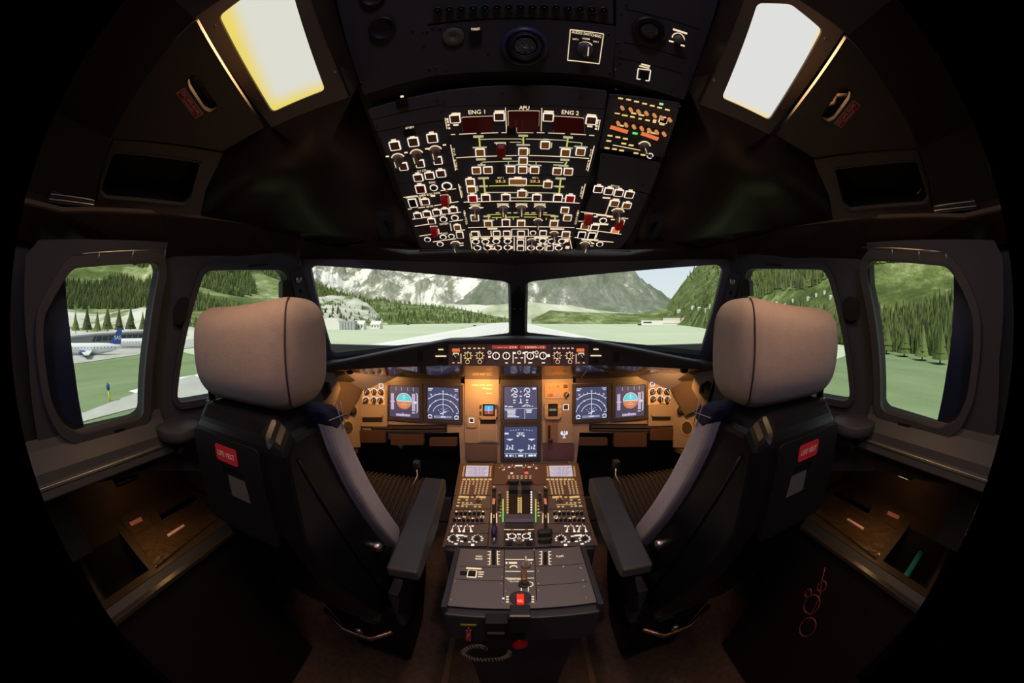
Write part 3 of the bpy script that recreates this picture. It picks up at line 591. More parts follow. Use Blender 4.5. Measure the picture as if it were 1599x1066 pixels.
for px, py, dd, h in ((118, 512, 112, 6), (136, 509, 116, 8), (152, 510, 109, 6), (168, 511, 118, 8.5), (186, 510, 110, 7), (204, 508, 117, 8), (223, 510, 111, 6)):
    tree(px, py, dd, h, 'dark green conifer standing before the pale terraces beyond the terminal roof', 'conifers behind the terminal')
for px, py, dd in ((1384, 548, 58), (1412, 553, 55), (1440, 558, 51), (1468, 563, 48)):
    tree(px, py, dd, random.uniform(4, 6), 'bushy green tree at the edge of the right-hand field, foot of the forest slope', 'trees along the right field edge')
HW = mat('house_white', (.72, .71, .68), .8); HR = mat('house_roof', (.42, .36, .34), .8); HG = mat('hall_grey', (.36, .37, .38), .7); HB = mat('hall_glass', (.05, .06, .08), .3)
def house(p, w, l, h, rot, lab, grp=None, roof=HR, wall=HW, name='house'):
    t = thing(name, p, lab, 'building', grp); pl = PL(p - V((0, 0, 1)), (math.cos(rot), math.sin(rot), 0), (-math.sin(rot), math.cos(rot), 0))
    b = MB(); b.box(pl, (0, 0), l, w, wall, 0, h + 1); b.build('walls', t)
    b = MB(); P = lambda x, y, z: pl.w((x, y), z); L, W = l * .53, w * .56; b.loft([[P(-L, -W, h + 1), P(-L, W, h + 1), P(-L, 0, h + 1 + w * .35)], [P(L, -W, h + 1), P(L, W, h + 1), P(L, 0, h + 1 + w * .35)]], roof); b.build('roof', t)
    b = MB(); [b.box(pl, (x * l, -w / 2), l * .1, .12, HB, 1 + h * .35, 1 + h * .75) for x in (-.3, 0, .3)]; b.parts('window', t)
for bv, L, lab, grp in ((BL, [(492, 487), (497, 482), (505, 492), (512, 478), (520, 486), (528, 492), (536, 480), (544, 488), (552, 484), (560, 490), (300, 505), (304, 515)], 'small white house on the pale slope left of the runway', 'white houses on the left slope'),
                        (BR, [(1200, 480), (1213, 476), (1226, 478), (1238, 472), (1250, 476), (1262, 468), (1275, 462), (1288, 458), (1297, 466), (1082, 482), (1092, 484), (1103, 486), (1110, 480), (1060, 488)], 'white house in the row across the right forest slope', 'white houses on the right slope')):
    for px, py in L:
        p = hit(bv, px, py)
        if p: s = (p - CAM).length; house(p, s * .006, s * .010, s * .007, random.uniform(-.5, .5), lab, grp, HW if random.random() < .6 else HR)
def gp(px, dist, z=GZ): d = D(px, 500); k = math.hypot(d.x, d.y); return V((CAM.x + d.x / k * dist, CAM.y + d.y / k * dist, z))
# hangar and sheds
t = thing('hangar', gp(523, 178), 'white round-roofed hangar at the far left end of the grass', 'building')
pl = PL(gp(516, 178), (1, .3, 0), (0, 0, 1)); b = MB()
arc = [(5.2 * math.cos(R(a)), 2.6 + 3.6 * math.sin(R(a))) for a in range(0, 181, 15)]; b.plate(pl, [(5.2, 0)] + arc + [(-5.2, 0)], HW, -14, 0); b.build('arched_hall', t)
b = MB(); b.box(pl, (9.5, 2.2), 8, 4.6, HG, -8, .5); b.build('side_annex', t); b = MB(); [b.box(pl, (7 + k * 1.6, 2.0), .2, 4, HB, .5, .6) for k in range(4)]; b.build('door_seam', t)
house(gp(562, 186), 6, 6, 2.6, .2, 'long low white shed to the right of the hangar', None, HW, HW, 'shed')
house(gp(588, 200), 6, 6, 2.4, .1, 'small white shed, second to the right of the hangar', None, HW, HW, 'shed')
t = thing('airport_building', gp(1034, 360), 'long low white airport building at the right of the runway', 'building')
pl = PL(gp(1034, 360), (1, -.5, 0), (0, 0, 1)); b = MB(); b.box(pl, (2, 2.3), 50, 4.6, HW, -12, 0); b.build('main_hall', t)
b = MB(); b.box(pl, (14, 6), 26, 2.8, mat('pale_pink_roof', (.62, .55, .54), .8), -11, -1); b.build('upper_floor', t); b = MB(); b.box(pl, (-16, 2.6), 9, 1.4, HB, 0, .1); b.box(pl, (12, 1.5), 22, .8, HR, 0, .15); b.parts('window_band', t)
b = MB(); b.cube(gp(1034, 360) - V((30, 6, 0)), gp(1034, 360) + V((-27, -3, 1.3)), mat('dark_vehicle', (.03, .03, .04), .5)); tag(b.build('service_truck'), 'tiny dark truck parked at the left end of the white airport building', 'truck')
# terminal, two parked airliners, sign post
Tm = thing('terminal_building', gp(170, 92), 'grey flat-roofed terminal behind the parked airliners', 'building')
d1, d2 = gp(112, 84), gp(236, 96); pl = PL(d1, d2 - d1, (0, 0, 1)); Lh = (d2 - d1).length
b = MB(); b.plate(pl, [(-6, 0), (Lh + 14, 0), (Lh + 14, 2.3), (8, 1.9), (-6, 1.4)], HG, -8, 0); b.build('hall', Tm)
b = MB(); b.plate(pl, [(7, .6), (Lh + 10, .7), (Lh + 10, 1.7), (7.8, 1.5)], HB, 0, .2); b.build('glass_front', Tm); b = MB(); [b.line(pl, (8 + k * 2.2, .6), (8.5 + k * 2.2, 1.6), .15, HG, .2, .3) for k in range(int(Lh / 2.2))]; b.parts('mullion', Tm)
b = MB(); b.plate(pl, [(-6.5, 1.4), (8, 1.9), (Lh + 14, 2.3), (Lh + 14, 2.6), (8, 2.2), (-6.5, 1.7)], mat('terminal_roof', (.5, .5, .5), .7), -8.5, 1); b.build('roof', Tm)
FW = mat('airliner_white', (.75, .77, .78), .35); FB = mat('airliner_blue', (.03, .08, .33), .4)
def airliner(c, ang, L, r, lab, fin=True):
    t = thing('parked_airliner', c, lab, 'airliner', None); ax = V((math.cos(ang), math.sin(ang), 0)); sd = V((-ax.y, ax.x, 0)); z = V((0, 0, r * 1.2))
    b = MB(); prof = [(0, r*.05), (.03, r * .55), (.09, r * .9), (.16, r), (.7, r), (.85, r * .75), (.95, r * .4), (1, r * .1)]
    b.loft([[c + z + ax * (L * (k - .5)) + V((0, 0, (r * .3 if k > .8 else 0) * (k - .7) / .3)) + (sd * math.cos(R(a)) + V((0, 0, 1)) * math.sin(R(a))) * q for a in range(0, 360, 24)] for k, q in prof], FW, True, True); b.build('fuselage', t)
    fp = PL(c + z + ax * L * .36, -ax if ax.x < 0 else ax, (0, 0, 1)); s = 1 if fp.u.dot(ax) > 0 else -1
    b = MB(); b.plate(fp, [(s * -L * .03, r * .8), (s * L * .10, r * 3.6), (s * L * .145, r * 3.6), (s * L * .12, r * .7)][::s], FB, -.12, .12); f_ = b.build('tail_fin', t)
    b = MB(); b.text(fp, 'SAS', (s * L * .085, r * 1.9), L * .085, r * .7, FW, 0, 0, .14); b.build('tail_lettering', f_)
    b = MB(); w = [c + z + V((0, 0, -r * .5)) + ax * k * L + sd * q for k, q in ((-.08, 0), (.12, L * .42), (.17, L * .42), (.10, 0), (.17, -L * .42), (.12, -L * .42))]; b.loft([w, [p + V((0, 0, .15)) for p in w]], FW); b.build('wing', t)
    for q in (-1, 1):
        b = MB(); o = c + V((0, 0, r * .75)) + sd * q * L * .16 - ax * L * .04; b.lathe(o, ax, [(r * .35, 0), (r * .42, r * .5), (r * .38, r * 1.6), (r * .2, r * 2)], FB, 14); b.build('engine', t)
        b = MB(); b.tube([c + sd * q * r + V((0, 0, 0)), c + sd * q * r + z * .6], .08, METAL, 6); b.lathe(c + sd * q * r - sd * .15 + V((0, 0, .3)), sd, [(.3, 0), (.3, .3)], DARK, 12); b.build('landing_gear', t)
    b = MB(); [b.lathe(c + z + ax * L * (k / 22 - .36) + V((0, 0, r * .2)) - sd * r * .985, -sd, [(.11, -.03), (.1, .02)], HB, 6) for k in range(18)]; b.parts('cabin_window', t)
airliner(gp(132, 60), R(62), 17, .78, 'white airliner with blue tail fin, nearer of the two parked at the terminal')
airliner(gp(226, 70), R(60), 17, .78, 'white airliner parked at the terminal, further one with blue engines')
t = thing('taxiway_sign_post', PT(172, 626, z=GZ), 'small blue-topped yellow post in the grass beside the taxiway', 'post')
p = PT(172, 626, z=GZ); b = MB(); b.tube([p, p + V((0, 0, .7))], .09, mat('post_yellow', (.75, .7, .1), .5), 8); b.build('pole', t); b = MB(); b.lathe(p + V((0, 0, .7)), (0, 0, 1), [(.16, 0), (.17, .3), (.05, .42)], FB, 10); b.build('lamp_head', t)
b = MB(); b.lathe(PT(722, 512, z=GZ + .02), (0, 0, 1), [(.5, 0), (.5, .8), (.1, 1.2)], mat('post_yellow', (.75, .7, .1), .5), 8); tag(b.build('runway_marker'), 'small yellow marker at the left edge of the runway', 'marker')
for px, py, w in ((637, 507, 1), (741, 509, 1), (849, 504.5, 1), (586, 509.5, 1)):
    b = MB(); p = PT(px, py, z=GZ + .02); s = (p - CAM).length * .004; b.rbox(p + V((0, 0, s * .4)), (s * 2, s, s), s * .2, mat('dark_vehicle', (.03, .03, .04), .5), 2); tag(b.build('ground_vehicle'), 'tiny dark vehicle standing on the far grass', 'vehicle', 'distant dark vehicles')
# ---------------------------------------------------------------- sky, sun, lamps, camera
w = bpy.data.worlds.new('sky'); SC.world = w; w.use_nodes = True; nt = w.node_tree; bg = nt.nodes['Background']
tc = nt.nodes.new('ShaderNodeTexCoord'); sp = nt.nodes.new('ShaderNodeSeparateXYZ'); cr = nt.nodes.new('ShaderNodeValToRGB'); nt.links.new(tc.outputs['Generated'], sp.inputs[0]); nt.links.new(sp.outputs['Z'], cr.inputs[0])
cr.color_ramp.elements[0].position = .0; cr.color_ramp.elements[0].color = (.86, .88, .85, 1); cr.color_ramp.elements[1].position = .5; cr.color_ramp.elements[1].color = (.45, .52, .58, 1)
e = cr.color_ramp.elements.new(.14); e.color = (.74, .83, .90, 1)
nt.links.new(cr.outputs[0], bg.inputs[0]); bg.inputs[1].default_value = 1.0
def light(name, kind, loc, e, col, **k):
    l = bpy.data.lights.new(name, kind); l.energy = e; l.color = col
    aim = k.pop('aim', None)
    for a, v in k.items(): setattr(l, a, v)
    o = bpy.data.objects.new(name, l); COL.objects.link(o); o.location = loc
    if aim is not None: o.rotation_euler = (V(aim) - V(loc)).to_track_quat('-Z', 'Y').to_euler()
    return o
light('sun', 'SUN', (0, 0, 20), 3.5, (1, .95, .80), aim=V((.35, 1, -1.25)) + V((0, 0, 20)), angle=R(1))
cd = bpy.data.cameras.new('camera'); co = bpy.data.objects.new('camera', cd); COL.objects.link(co); SC.camera = co
co.location = CAM; co.rotation_euler = (R(90), 0, 0); cd.type = 'PANO'; cd.panorama_type = 'FISHEYE_EQUISOLID'; cd.sensor_fit = 'HORIZONTAL'; cd.sensor_width = 36
cd.fisheye_lens = F * 36 / 1599; cd.fisheye_fov = R(194); cd.shift_y = -33 / 1066; cd.clip_start = .02; cd.clip_end = 20000
SC.view_settings.view_transform = 'Standard'; SC.view_settings.look = 'None'; SC.view_settings.gamma = 1; SC.view_settings.exposure = 0; SC.view_settings.use_curve_mapping = False
SC.cycles.max_bounces = 6; SC.cycles.use_denoising = True; SC.cycles.caustics_reflective = False; SC.cycles.caustics_refractive = False
# ---------------------------------------------------------------- overhead panels
def fl_(b, pl, pts, r=2.0): [screw(b, pl, x, y, r, KNOBD) for x, y in pts]
ohB = PL(A(.027, .93, .203) - oh.n * .02, oh.u, oh.v)
MB().plate(ohB, [ohB.at(*p) for p in ((655, 393), (985, 393), (1068, 130), (1150, -120), (480, -120), (556, 130))], mat('overhead_backing', (.03, .025, .03), .6), -.02, 0).build('ceiling_overhead_tray', **ST)
# left systems column
t = module('left_systems_panel', oh, [(574, 172), (692, 143), (700, 190), (737, 390), (657, 388), (612, 262)], 'left column of lit switches on the overhead panel, three grey selector knobs at its top', 'control panel')
for x, y in ((616.8, 227.2), (645.6, 221.2), (675.2, 215.3)): lit_button(t, oh, x, y, 17, 14, AMBDK)
for x, y in ((622, 248), (651, 241.6), (680, 235.7)): knob(t, oh, x, y, 8.5, 92, mat('knob_brown', (.22, .15, .11), .5), .026, name='selector_knob')
for x, y in ((630, 259.5), (656, 255), (683.7, 250)): lit_button(t, oh, x, y, 14, 12, AMBDK, False)
for x, y in ((653.2, 277), (671, 273.8), (688.7, 270.5)): lit_button(t, oh, x, y, 15, 11, AMBDK)
lit_button(t, oh, 657, 294.8, 16, 13, REDLENS); ringbtn(t, oh, 677.5, 292.8, 6.5); toggle(t, oh, 697.9, 290.2, 6.5, mat('brass', (.5, .25, .08), .35, metal=1), .022, (0, -.2))
guard(t, oh, 695, 310.6, 12, 13); lit_button(t, oh, 644.7, 316.5, 13, 13, BLACK, False); lit_button(t, oh, 664.4, 314.5, 13, 9, AMBDK)
for x, y in ((652.5, 336.2), (667, 333.6), (682, 331), (695.2, 329), (708.4, 327)): lit_button(t, oh, x, y, 12.5, 8.5, AMBDK)
lit_button(t, oh, 674.2, 344.7, 12, 8.5); ringbtn(t, oh, 692.6, 342, 6); ringbtn(t, oh, 710.3, 339.5, 6)
guard(t, oh, 678.8, 359, 11, 12); lit_button(t, oh, 714.3, 354.6, 11, 8.5, AMBER)
ringbtn(t, oh, 667.6, 373.6, 5.3); ringbtn(t, oh, 692, 369.7, 5.3); ringbtn(t, oh, 705, 368.4, 5); ringbtn(t, oh, 687.4, 380.8, 5.3); lit_button(t, oh, 718.2, 366.4, 11, 10, AMBDK, False)
knob(t, oh, 711.7, 381.5, 6.5, 92, hgt=.024, name='wiper_knob')
b = MB(); c = oh.at(639.5, 206); W, H = oh.size(639.5, 206, 17, 11); b.box(oh, c, W, H, BLACK, 0, .004); b.box(oh, oh.at(628, 161), W, H * 1.1, BLACK, 0, .004); b.parts('display_window', t)
b = MB(); label(b, oh, 'ADIRS', 639.5, 199.5, 14, 4.4); label(b, oh, 'FLT CTL', 659, 266.5, 15, 3.2, CREAM, .1); label(b, oh, 'EVAC', 675, 284.4, 10, 3); label(b, oh, 'EMER ELEC PWR', 671, 303, 34, 3.2, CREAM, .1); label(b, oh, 'GPWS', 671, 322, 11, 3, CREAM, .1); label(b, oh, 'RCDR', 691, 335.5, 10, 3, CREAM, .1); label(b, oh, 'OXYGEN', 693, 349, 14, 3, CREAM, .1); label(b, oh, 'CALLS', 694, 364, 10, 3, CREAM, .1)
lines(b, oh, [(630, 308, 652, 305), (688, 297.5, 712, 294.5), (634, 309, 653, 306.5), (654, 308, 658, 321), (656, 308, 660, 321), (637, 326.5, 643, 325.8), (653, 324.5, 664, 323), (678, 321, 716, 314.5), (644, 342, 684, 337), (700, 334, 720, 331), (648, 353, 678, 348.5), (702, 346, 723, 343), (703, 348.5, 705, 360), (655, 368.5, 674, 365.5), (686, 364.5, 690, 364), (712, 360.5, 726, 358.5), (676, 377.5, 712, 372.5), (717, 380, 724, 379), (717, 383.5, 724, 382.5), (715, 376, 718, 383)], CREAM, 1.1)
bars(b, oh, [(628, 150.5, 5, 3), (605, 244, 5, 2), (634, 238, 5, 2), (667, 232, 6, 2), (694, 226, 5, 2), (676, 305.5, 7, 2.5), (703, 311, 2, 10), (685, 361, 2, 8)]); b.build('legend_lettering', t)
b = MB(); fl_(b, oh, [(588, 198), (690, 172), (594, 216), (683, 157), (700, 220), (612, 255), (640, 350)]); b.parts('screw', t)
b = MB(); [b.line(oh, oh.at(x0, y0), oh.at(x1, y1), .0015, BLACK, 0, .0004) for x0, y0, x1, y1 in ((581, 187, 690, 164), (585, 207, 692, 188), (612, 270, 706, 256), (620, 287, 708, 278))]; b.build('panel_seam', t)
# fire panel across the top centre
t = module('engine_fire_panel', oh, [(692, 168), (816, 166), (945, 171), (938, 213), (816, 208), (700, 213)], 'fire panel with dark red covers under the ENG 1, APU and ENG 2 lettering', 'control panel')
def redbox(poly, nm='fire_handle_cover'):
    b = MB(); uv = [oh.at(*p) for p in poly]; b.plate(oh, rp(uv, .002), mat('fire_cover_red', (.07, .003, .003), .3, emit=(.06, .001, .001), es=.2, coat=.4), 0, .005)
    for i in range(len(uv)):
        if i != 0: b.line(oh, uv[i], uv[(i + 1) % len(uv)], .0014, CREAM, 0, .001)
    b.build(nm, t, bevel=.002)
redbox([(724, 206), (721.7, 183), (770, 181), (770, 204)][::-1]); redbox([(912, 207), (911, 184), (865, 181), (864, 204)][::1][::-1]); redbox([(807, 205), (807, 197), (794, 196), (793.5, 173), (842, 173), (841, 197), (835, 205)][::-1])
for x, y in ((710.7, 185.1), (779.6, 181.8), (856, 182.5), (923, 187.5)): lit_button(t, oh, x, y, 17, 13, AMBDK)
b = MB(); label(b, oh, 'ENG 1', 744.5, 174.5, 26, 6.5); label(b, oh, 'APU', 818.5, 168, 16, 6); label(b, oh, 'ENG 2', 890.5, 175.5, 27, 6.5)
lines(b, oh, [(789.2, 168, 791, 206), (846, 168.5, 845, 205), (704, 210, 711, 209.8), (717, 209.5, 744, 208), (751, 208, 778, 207), (783, 207, 791, 207), (807, 207, 833, 207), (838, 207, 850, 207.2), (856, 207.5, 882, 208.5), (891, 209, 915, 210.3), (920, 211, 928, 211.5), (695, 184, 698, 201), (937, 187, 934, 203)], CREAM, 1.2)
bars(b, oh, [(712, 195, 8, 2.5), (921, 197, 8, 2.5), (712, 177.5, 14, 2.5), (780, 173.5, 15, 2.5), (857, 174, 15, 2.5), (924, 179.5, 14, 2.5), (698.5, 186, 3, 3), (699.5, 190, 2.5, 3), (700.5, 195, 3, 3), (701.5, 200, 3, 2.5), (933.5, 188, 3, 3), (932.5, 192, 2.5, 3), (931.5, 196.5, 3, 3), (930.5, 201, 3, 2.5), (814, 204.5, 11, 2.2), (835, 197.5, 8, 2.2)]); b.build('legend_lettering', t)
MB().box(oh, oh.at(797.5, 203), .016, .016, BLACK, 0, .006).build('test_switch', t, bevel=.001)
# centre systems module: hydraulic, fuel, electric, air
t = module('hydraulic_fuel_panel', oh, [(700, 213), (816, 209), (937, 213), (921, 276), (816, 272), (712, 277)], 'centre overhead panel with hydraulic and fuel switches linked by yellow flow lines', 'control panel')
for x, y in ((749.8, 237.6), (816.8, 236.3), (851.2, 226), (883, 238), (906.4, 236.3)): lit_button(t, oh, x, y, 15, 12, AMBER, False)
for x, y in ((816.8, 250.4), (744, 265.6), (762, 265), (797.3, 264.4), (816.2, 264.6), (834.8, 265), (870, 266.8), (887.2, 267.4)): lit_button(t, oh, x, y, 14.5, 11, AMBER, False)
guard(t, oh, 782.7, 232.7, 14, 18, mat('deep_red_guard', (.16, .004, .004), .35, emit=(.08, 0, 0), es=.3))
b = MB(); lines(b, oh, [(748.3, 215, 749.5, 229), (817.2, 214, 817.2, 225), (886.5, 216.5, 885, 229), (751.5, 254, 752, 259), (885, 252.5, 881, 260)], YEL, 2.2)
lines(b, oh, [(750, 217.5, 813, 216.8), (813, 216.8, 817, 219), (821, 216.8, 886, 219.3), (886, 221, 908.5, 223), (908.5, 223, 908, 228), (796, 222, 814, 222), (753, 253, 809, 251.5), (824, 251.8, 880, 253.8), (794, 252, 794, 258), (837, 252, 837, 259)], PALE, 1.3)
lines(b, oh, [(712, 246.3, 779, 243.3), (789, 243, 808, 242.6), (826, 242.6, 920, 247.3), (703.7, 226, 711.5, 266), (928, 227.5, 918, 267)], CREAM, 1.2)
bars(b, oh, [(747, 213, 16, 3.4), (817, 211.7, 15, 3), (887, 214.3, 15, 3.4), (749, 230, 22, 2), (817, 226, 21, 2.2), (781, 222.7, 18, 2), (852, 217.5, 8, 2), (884, 230.6, 21, 2), (907, 229, 21, 2), (751, 248.5, 15, 3), (792, 247.5, 14, 2.4), (882, 249.3, 14, 3), (752, 257.5, 12, 2.4), (797, 258, 18, 1.8), (817, 257, 22, 1.8), (836, 258, 19, 1.8), (880, 258.5, 15, 2.4), (870, 257.5, 12, 1.6), (861, 226.5, 2, 8), (826, 236, 2.4, 9), (826, 265, 2, 7)], m=PALE)
for i, ch in enumerate('HYD'): label(b, oh, ch, 708.5 + i * .8, 232.5 + i * 4.2, 3, 3.2)
for i, ch in enumerate('FUEL'): label(b, oh, ch, 711 + i * .9, 250.5 + i * 4, 3, 3.2)
for i, ch in enumerate('HYD'): label(b, oh, ch, 923.5 - i * .8, 234 + i * 4.2, 3, 3.2)
for i, ch in enumerate('FUEL'): label(b, oh, ch, 919.5 - i * .9, 251.5 + i * 4, 3, 3.2)
b.build('legend_lettering', t)
t = module('electrical_panel', oh, [(713, 277), (816, 273), (920, 277), (908, 318), (816, 315), (722, 318)], 'centre overhead panel with battery readouts and electrical switches, under the fuel row', 'control panel')
for x, y, l_ in ((734.3, 283.6, AMBER), (736.3, 295.4, AMBER), (758.6, 308.6, AMBDK), (790, 308, AMBDK), (815, 302, AMBER), (855.3, 287.6, AMBER), (838.2, 308.3, AMBDK), (871, 308.8, AMBDK)): lit_button(t, oh, x, y, 14.5, 10.5, l_)
for x, y in ((738.2, 309.6), (890, 309.9)): lit_button(t, oh, x, y, 15, 11.5, mat('red_cap', (.35, .01, .01), .3, emit=(.3, .004, .004), es=.5))
lit_button(t, oh, 808.5, 283, 28, 10, mat('amber_bar', (.2, .1, .03), .4, emit=(.22, .08, .02), es=.8))
b = MB(); lines(b, oh, [(755.3, 279, 757.5, 302), (875.5, 279, 873, 303)], YEL, 2.2); lines(b, oh, [(764, 290.2, 848, 289.8), (864, 290.5, 868, 290.6)], YEL, 1.4); lines(b, oh, [(758, 300.3, 807, 300.5), (824, 300.6, 872, 301.5), (798, 308.5, 831, 308.5)], PALE, 1.3)
lines(b, oh, [(724, 315.5, 816, 313.6), (816, 313.6, 905, 317)], CREAM, 1.2); label(b, oh, '25.2', 781.6, 282.6, 16, 4, mat('amber_digits', (.02, .02, .02), emit=(1, .6, .2), es=1)); label(b, oh, '25.2', 835.6, 282.6, 16, 4, MATS['amber_digits']); label(b, oh, 'BAT 1', 781.6, 277.3, 9, 2.2); label(b, oh, 'BAT 2', 836, 277.3, 9, 2.2)
bars(b, oh, [(755, 278, 17, 2.8), (755, 290.5, 13, 2.5), (875.5, 278.5, 16, 2.8), (874, 291, 14, 2.5), (812, 289.7, 14, 2), (757, 302.5, 13, 1.8), (871, 302.5, 14, 1.8), (747.5, 310, 5, 1.4), (881, 309.5, 4, 1.4), (745.5, 294, 2, 8), (824, 302, 1.6, 7)], m=PALE)
for i, ch in enumerate('ELEC'): label(b, oh, ch, 718.8 + i * .9, 292 + i * 4.2, 3, 3.2); label(b, oh, ch, 909.5 - i * .9, 292.5 + i * 4.2, 3, 3.2)
lines(b, oh, [(716, 287, 721, 309), (914, 287, 908.5, 310)], CREAM, 1.2); b.build('legend_lettering', t)
t = module('air_conditioning_panel', oh, [(722, 319), (816, 316), (908, 319), (899, 357), (816, 355), (731, 357)], 'centre overhead panel with a row of grey selector knobs above small lit switches', 'control panel')
for x, y in ((742.8, 327.5), (786, 325.5), (814.4, 325), (842.8, 325.5)): knob(t, oh, x, y, 7.6, 90, mat('knob_mauve', (.24, .17, .19), .5), .024, name='selector_knob')
knob(t, oh, 840, 346, 6, 90, MATS['knob_mauve'], .024, name='selector_knob')
for x, y in ((741.5, 339.6), (762.5, 348.8), (813.7, 348.4), (882, 327.6), (886, 339.6), (864.9, 348.6)): lit_button(t, oh, x, y, 13, 9.5, AMBER, False)
lit_button(t, oh, 790, 347.3, 13, 11, AMBDK, False)
b = MB(); lines(b, oh, [(763, 336, 763, 343), (789.5, 335, 789.5, 343), (866.5, 336, 866.5, 343)], YEL, 1.8); lines(b, oh, [(761, 335, 782, 334.5), (790, 339, 811, 338.6), (818, 338.6, 838, 339), (818, 334.5, 838, 334.6), (848, 335, 866, 336), (768, 339.6, 785, 339.2), (775.6, 340, 775.6, 343), (801.5, 339.3, 801.5, 343), (853, 340, 853, 343)], YEL, 1.1)
lines(b, oh, [(731, 355.3, 816, 353.6), (816, 353.6, 897, 355.2), (732, 324.5, 738, 324), (750, 323.8, 755, 324)], CREAM, 1.1); bars(b, oh, [(785, 318.8, 18, 3), (814.4, 318.8, 18, 3), (843, 318.8, 18, 3), (742, 319, 16, 2.4), (760.5, 337.5, 11, 2.2), (866, 337.5, 12, 2.2), (763, 343.4, 18, 1.6), (790, 343.2, 15, 1.6), (814, 343, 13, 1.6), (866, 343.5, 15, 1.6), (777, 332, 6, 1.4), (795, 332, 6, 1.4), (805, 332, 6, 1.4), (823, 332, 6, 1.4), (833, 332, 6, 1.4), (851, 332, 6, 1.4)], m=PALE)
for i, ch in enumerate('AIR'): label(b, oh, ch, 725 + i * .6, 329 + i * 3.4, 3, 2.7); label(b, oh, ch, 903 - i * .6, 329 + i * 3.4, 3, 2.7)
for i, ch in enumerate('COND'): label(b, oh, ch, 727.2 + i * .5, 339.6 + i * 3, 3, 2.4); label(b, oh, ch, 900.5 - i * .5, 339.6 + i * 3, 3, 2.4)
b.build('legend_lettering', t)
t = module('exterior_light_panel', oh, [(731, 358), (816, 356.5), (899, 358), (892, 391), (816, 392), (738, 391)], 'lowest centre overhead panel, crowded with small toggles and lit switches', 'control panel')
for x, y in ((741.5, 364.4), (775.6, 363.7), (791.4, 363.7), (813.7, 363.7), (848, 363.2), (812.8, 377.5), (812.8, 386.9), (858.8, 387)): lit_button(t, oh, x, y, 11.5, 7.6, AMBDK, False)
lit_button(t, oh, 883.5, 365.5, 13, 9.5, AMBER, False); ringbtn(t, oh, 832.3, 363.2, 5); knob(t, oh, 865, 365.3, 5.8, 90, MATS['knob_mauve'], .02, name='selector_knob'); knob(t, oh, 830.3, 376.6, 5.8, 90, MATS['knob_mauve'], .02, name='selector_knob')
TG2 = mat('toggle_copper', (.55, .28, .14), .35, metal=1)
for x, y in ((742.8, 376.8), (758, 376.8), (775, 376.2), (792.7, 376.2), (847.4, 375.5), (861.2, 376.2), (877.6, 376.2), (745.4, 386.6), (761.2, 386.6), (777.6, 386.6), (792.7, 386), (829, 386.7), (842.8, 386.7), (872.4, 386.6)): toggle(t, oh, x, y, 4.8, TG2, .018, (0, -.25))
b = MB(); lines(b, oh, [(739, 369.5, 816, 368.7), (816, 368.7, 892, 369.3), (748, 360, 750, 369), (766.5, 360, 767.5, 369), (799, 358, 799, 369), (825, 358, 825, 369), (799, 357.5, 825, 357.5), (803, 370, 803, 391), (821, 370, 821, 391), (754, 382, 772, 381.7), (851, 381, 851, 391), (888, 366, 893, 388), (733.5, 364, 737, 388)], CREAM, 1.0)
bars(b, oh, [(769, 357, 15, 2), (870, 357.3, 22, 2), (845, 371, 22, 2.4), (742, 371.5, 12, 2), (758, 371.5, 14, 2), (776, 371.3, 12, 2), (793, 371.3, 13, 2), (813, 371, 12, 2), (847, 380.8, 16, 2.2), (868, 381.2, 14, 2), (885, 375, 6, 5), (886, 386, 6, 4), (769, 388.5, 9, 1.6), (767, 384.5, 6, 2), (799.5, 386, 3, 4)]); b.build('legend_lettering', t)
# right column
t = module('right_systems_panel', oh, [(932, 288), (1012, 304), (985, 366), (968, 388), (900, 391), (908, 352), (918, 318)], 'right overhead panel column with four lit switches in a row and two red guards', 'control panel')
for x, y in ((933.9, 294.8), (950.3, 298), (966, 300.7), (982.5, 303.3)): lit_button(t, oh, x, y, 14.5, 10.5, AMBDK)
lit_button(t, oh, 959.5, 317, 14, 9.5, AMBER); lit_button(t, oh, 978.5, 320.4, 14, 9, AMBER); knob(t, oh, 964, 332.5, 8.5, 100, MATS['knob_brown'], .026, name='selector_knob')
guard(t, oh, 917.4, 340, 12, 13); guard(t, oh, 966, 348, 11, 13); ringbtn(t, oh, 941.7, 344, 6)
lit_button(t, oh, 913.5, 352.6, 13, 8.5, AMBER); lit_button(t, oh, 928.6, 354.6, 13, 8.5, AMBDK, False); lit_button(t, oh, 960.8, 359.2, 13, 8.5, ORANGE, False)
for x, y in ((908.2, 366.4), (924, 367.7)): lit_button(t, oh, x, y, 12, 10, BLACK, False)
knob(t, oh, 912.8, 382, 6.5, 90, MATS['knob_mauve'], .024, name='wiper_knob'); ringbtn(t, oh, 936.5, 380.8, 5.5)
b = MB(); lines(b, oh, [(907, 330.5, 981, 341.3), (953.5, 312, 946, 334), (903, 345, 912, 345.5), (900, 356.5, 970, 365.5), (897, 370.5, 905, 370.8), (934, 361, 930, 372), (928, 375.5, 958, 378), (920, 376, 927, 380), (923, 380, 928, 380.5), (922, 383.6, 926, 384)], CREAM, 1.1)
label(b, oh, 'FLT CTL', 961, 290.7, 15, 3, CREAM, -.12); bars(b, oh, [(947, 308.7, 12, 2), (962, 311, 10, 2), (939, 335.5, 16, 2.4), (953, 338, 12, 2), (966, 325.5, 7, 2), (930, 338, 6, 1.6), (957, 342.5, 6, 1.5), (938, 349.5, 24, 2.4), (920, 359.5, 7, 2.2), (974, 347, 2, 8), (916, 374, 16, 2.2), (929, 374.5, 10, 2)]); b.build('legend_lettering', t)
b = MB(); fl_(b, oh, [(923, 275), (915, 284), (918, 306), (1003, 289), (991, 317), (906, 382)]); b.parts('screw', t)
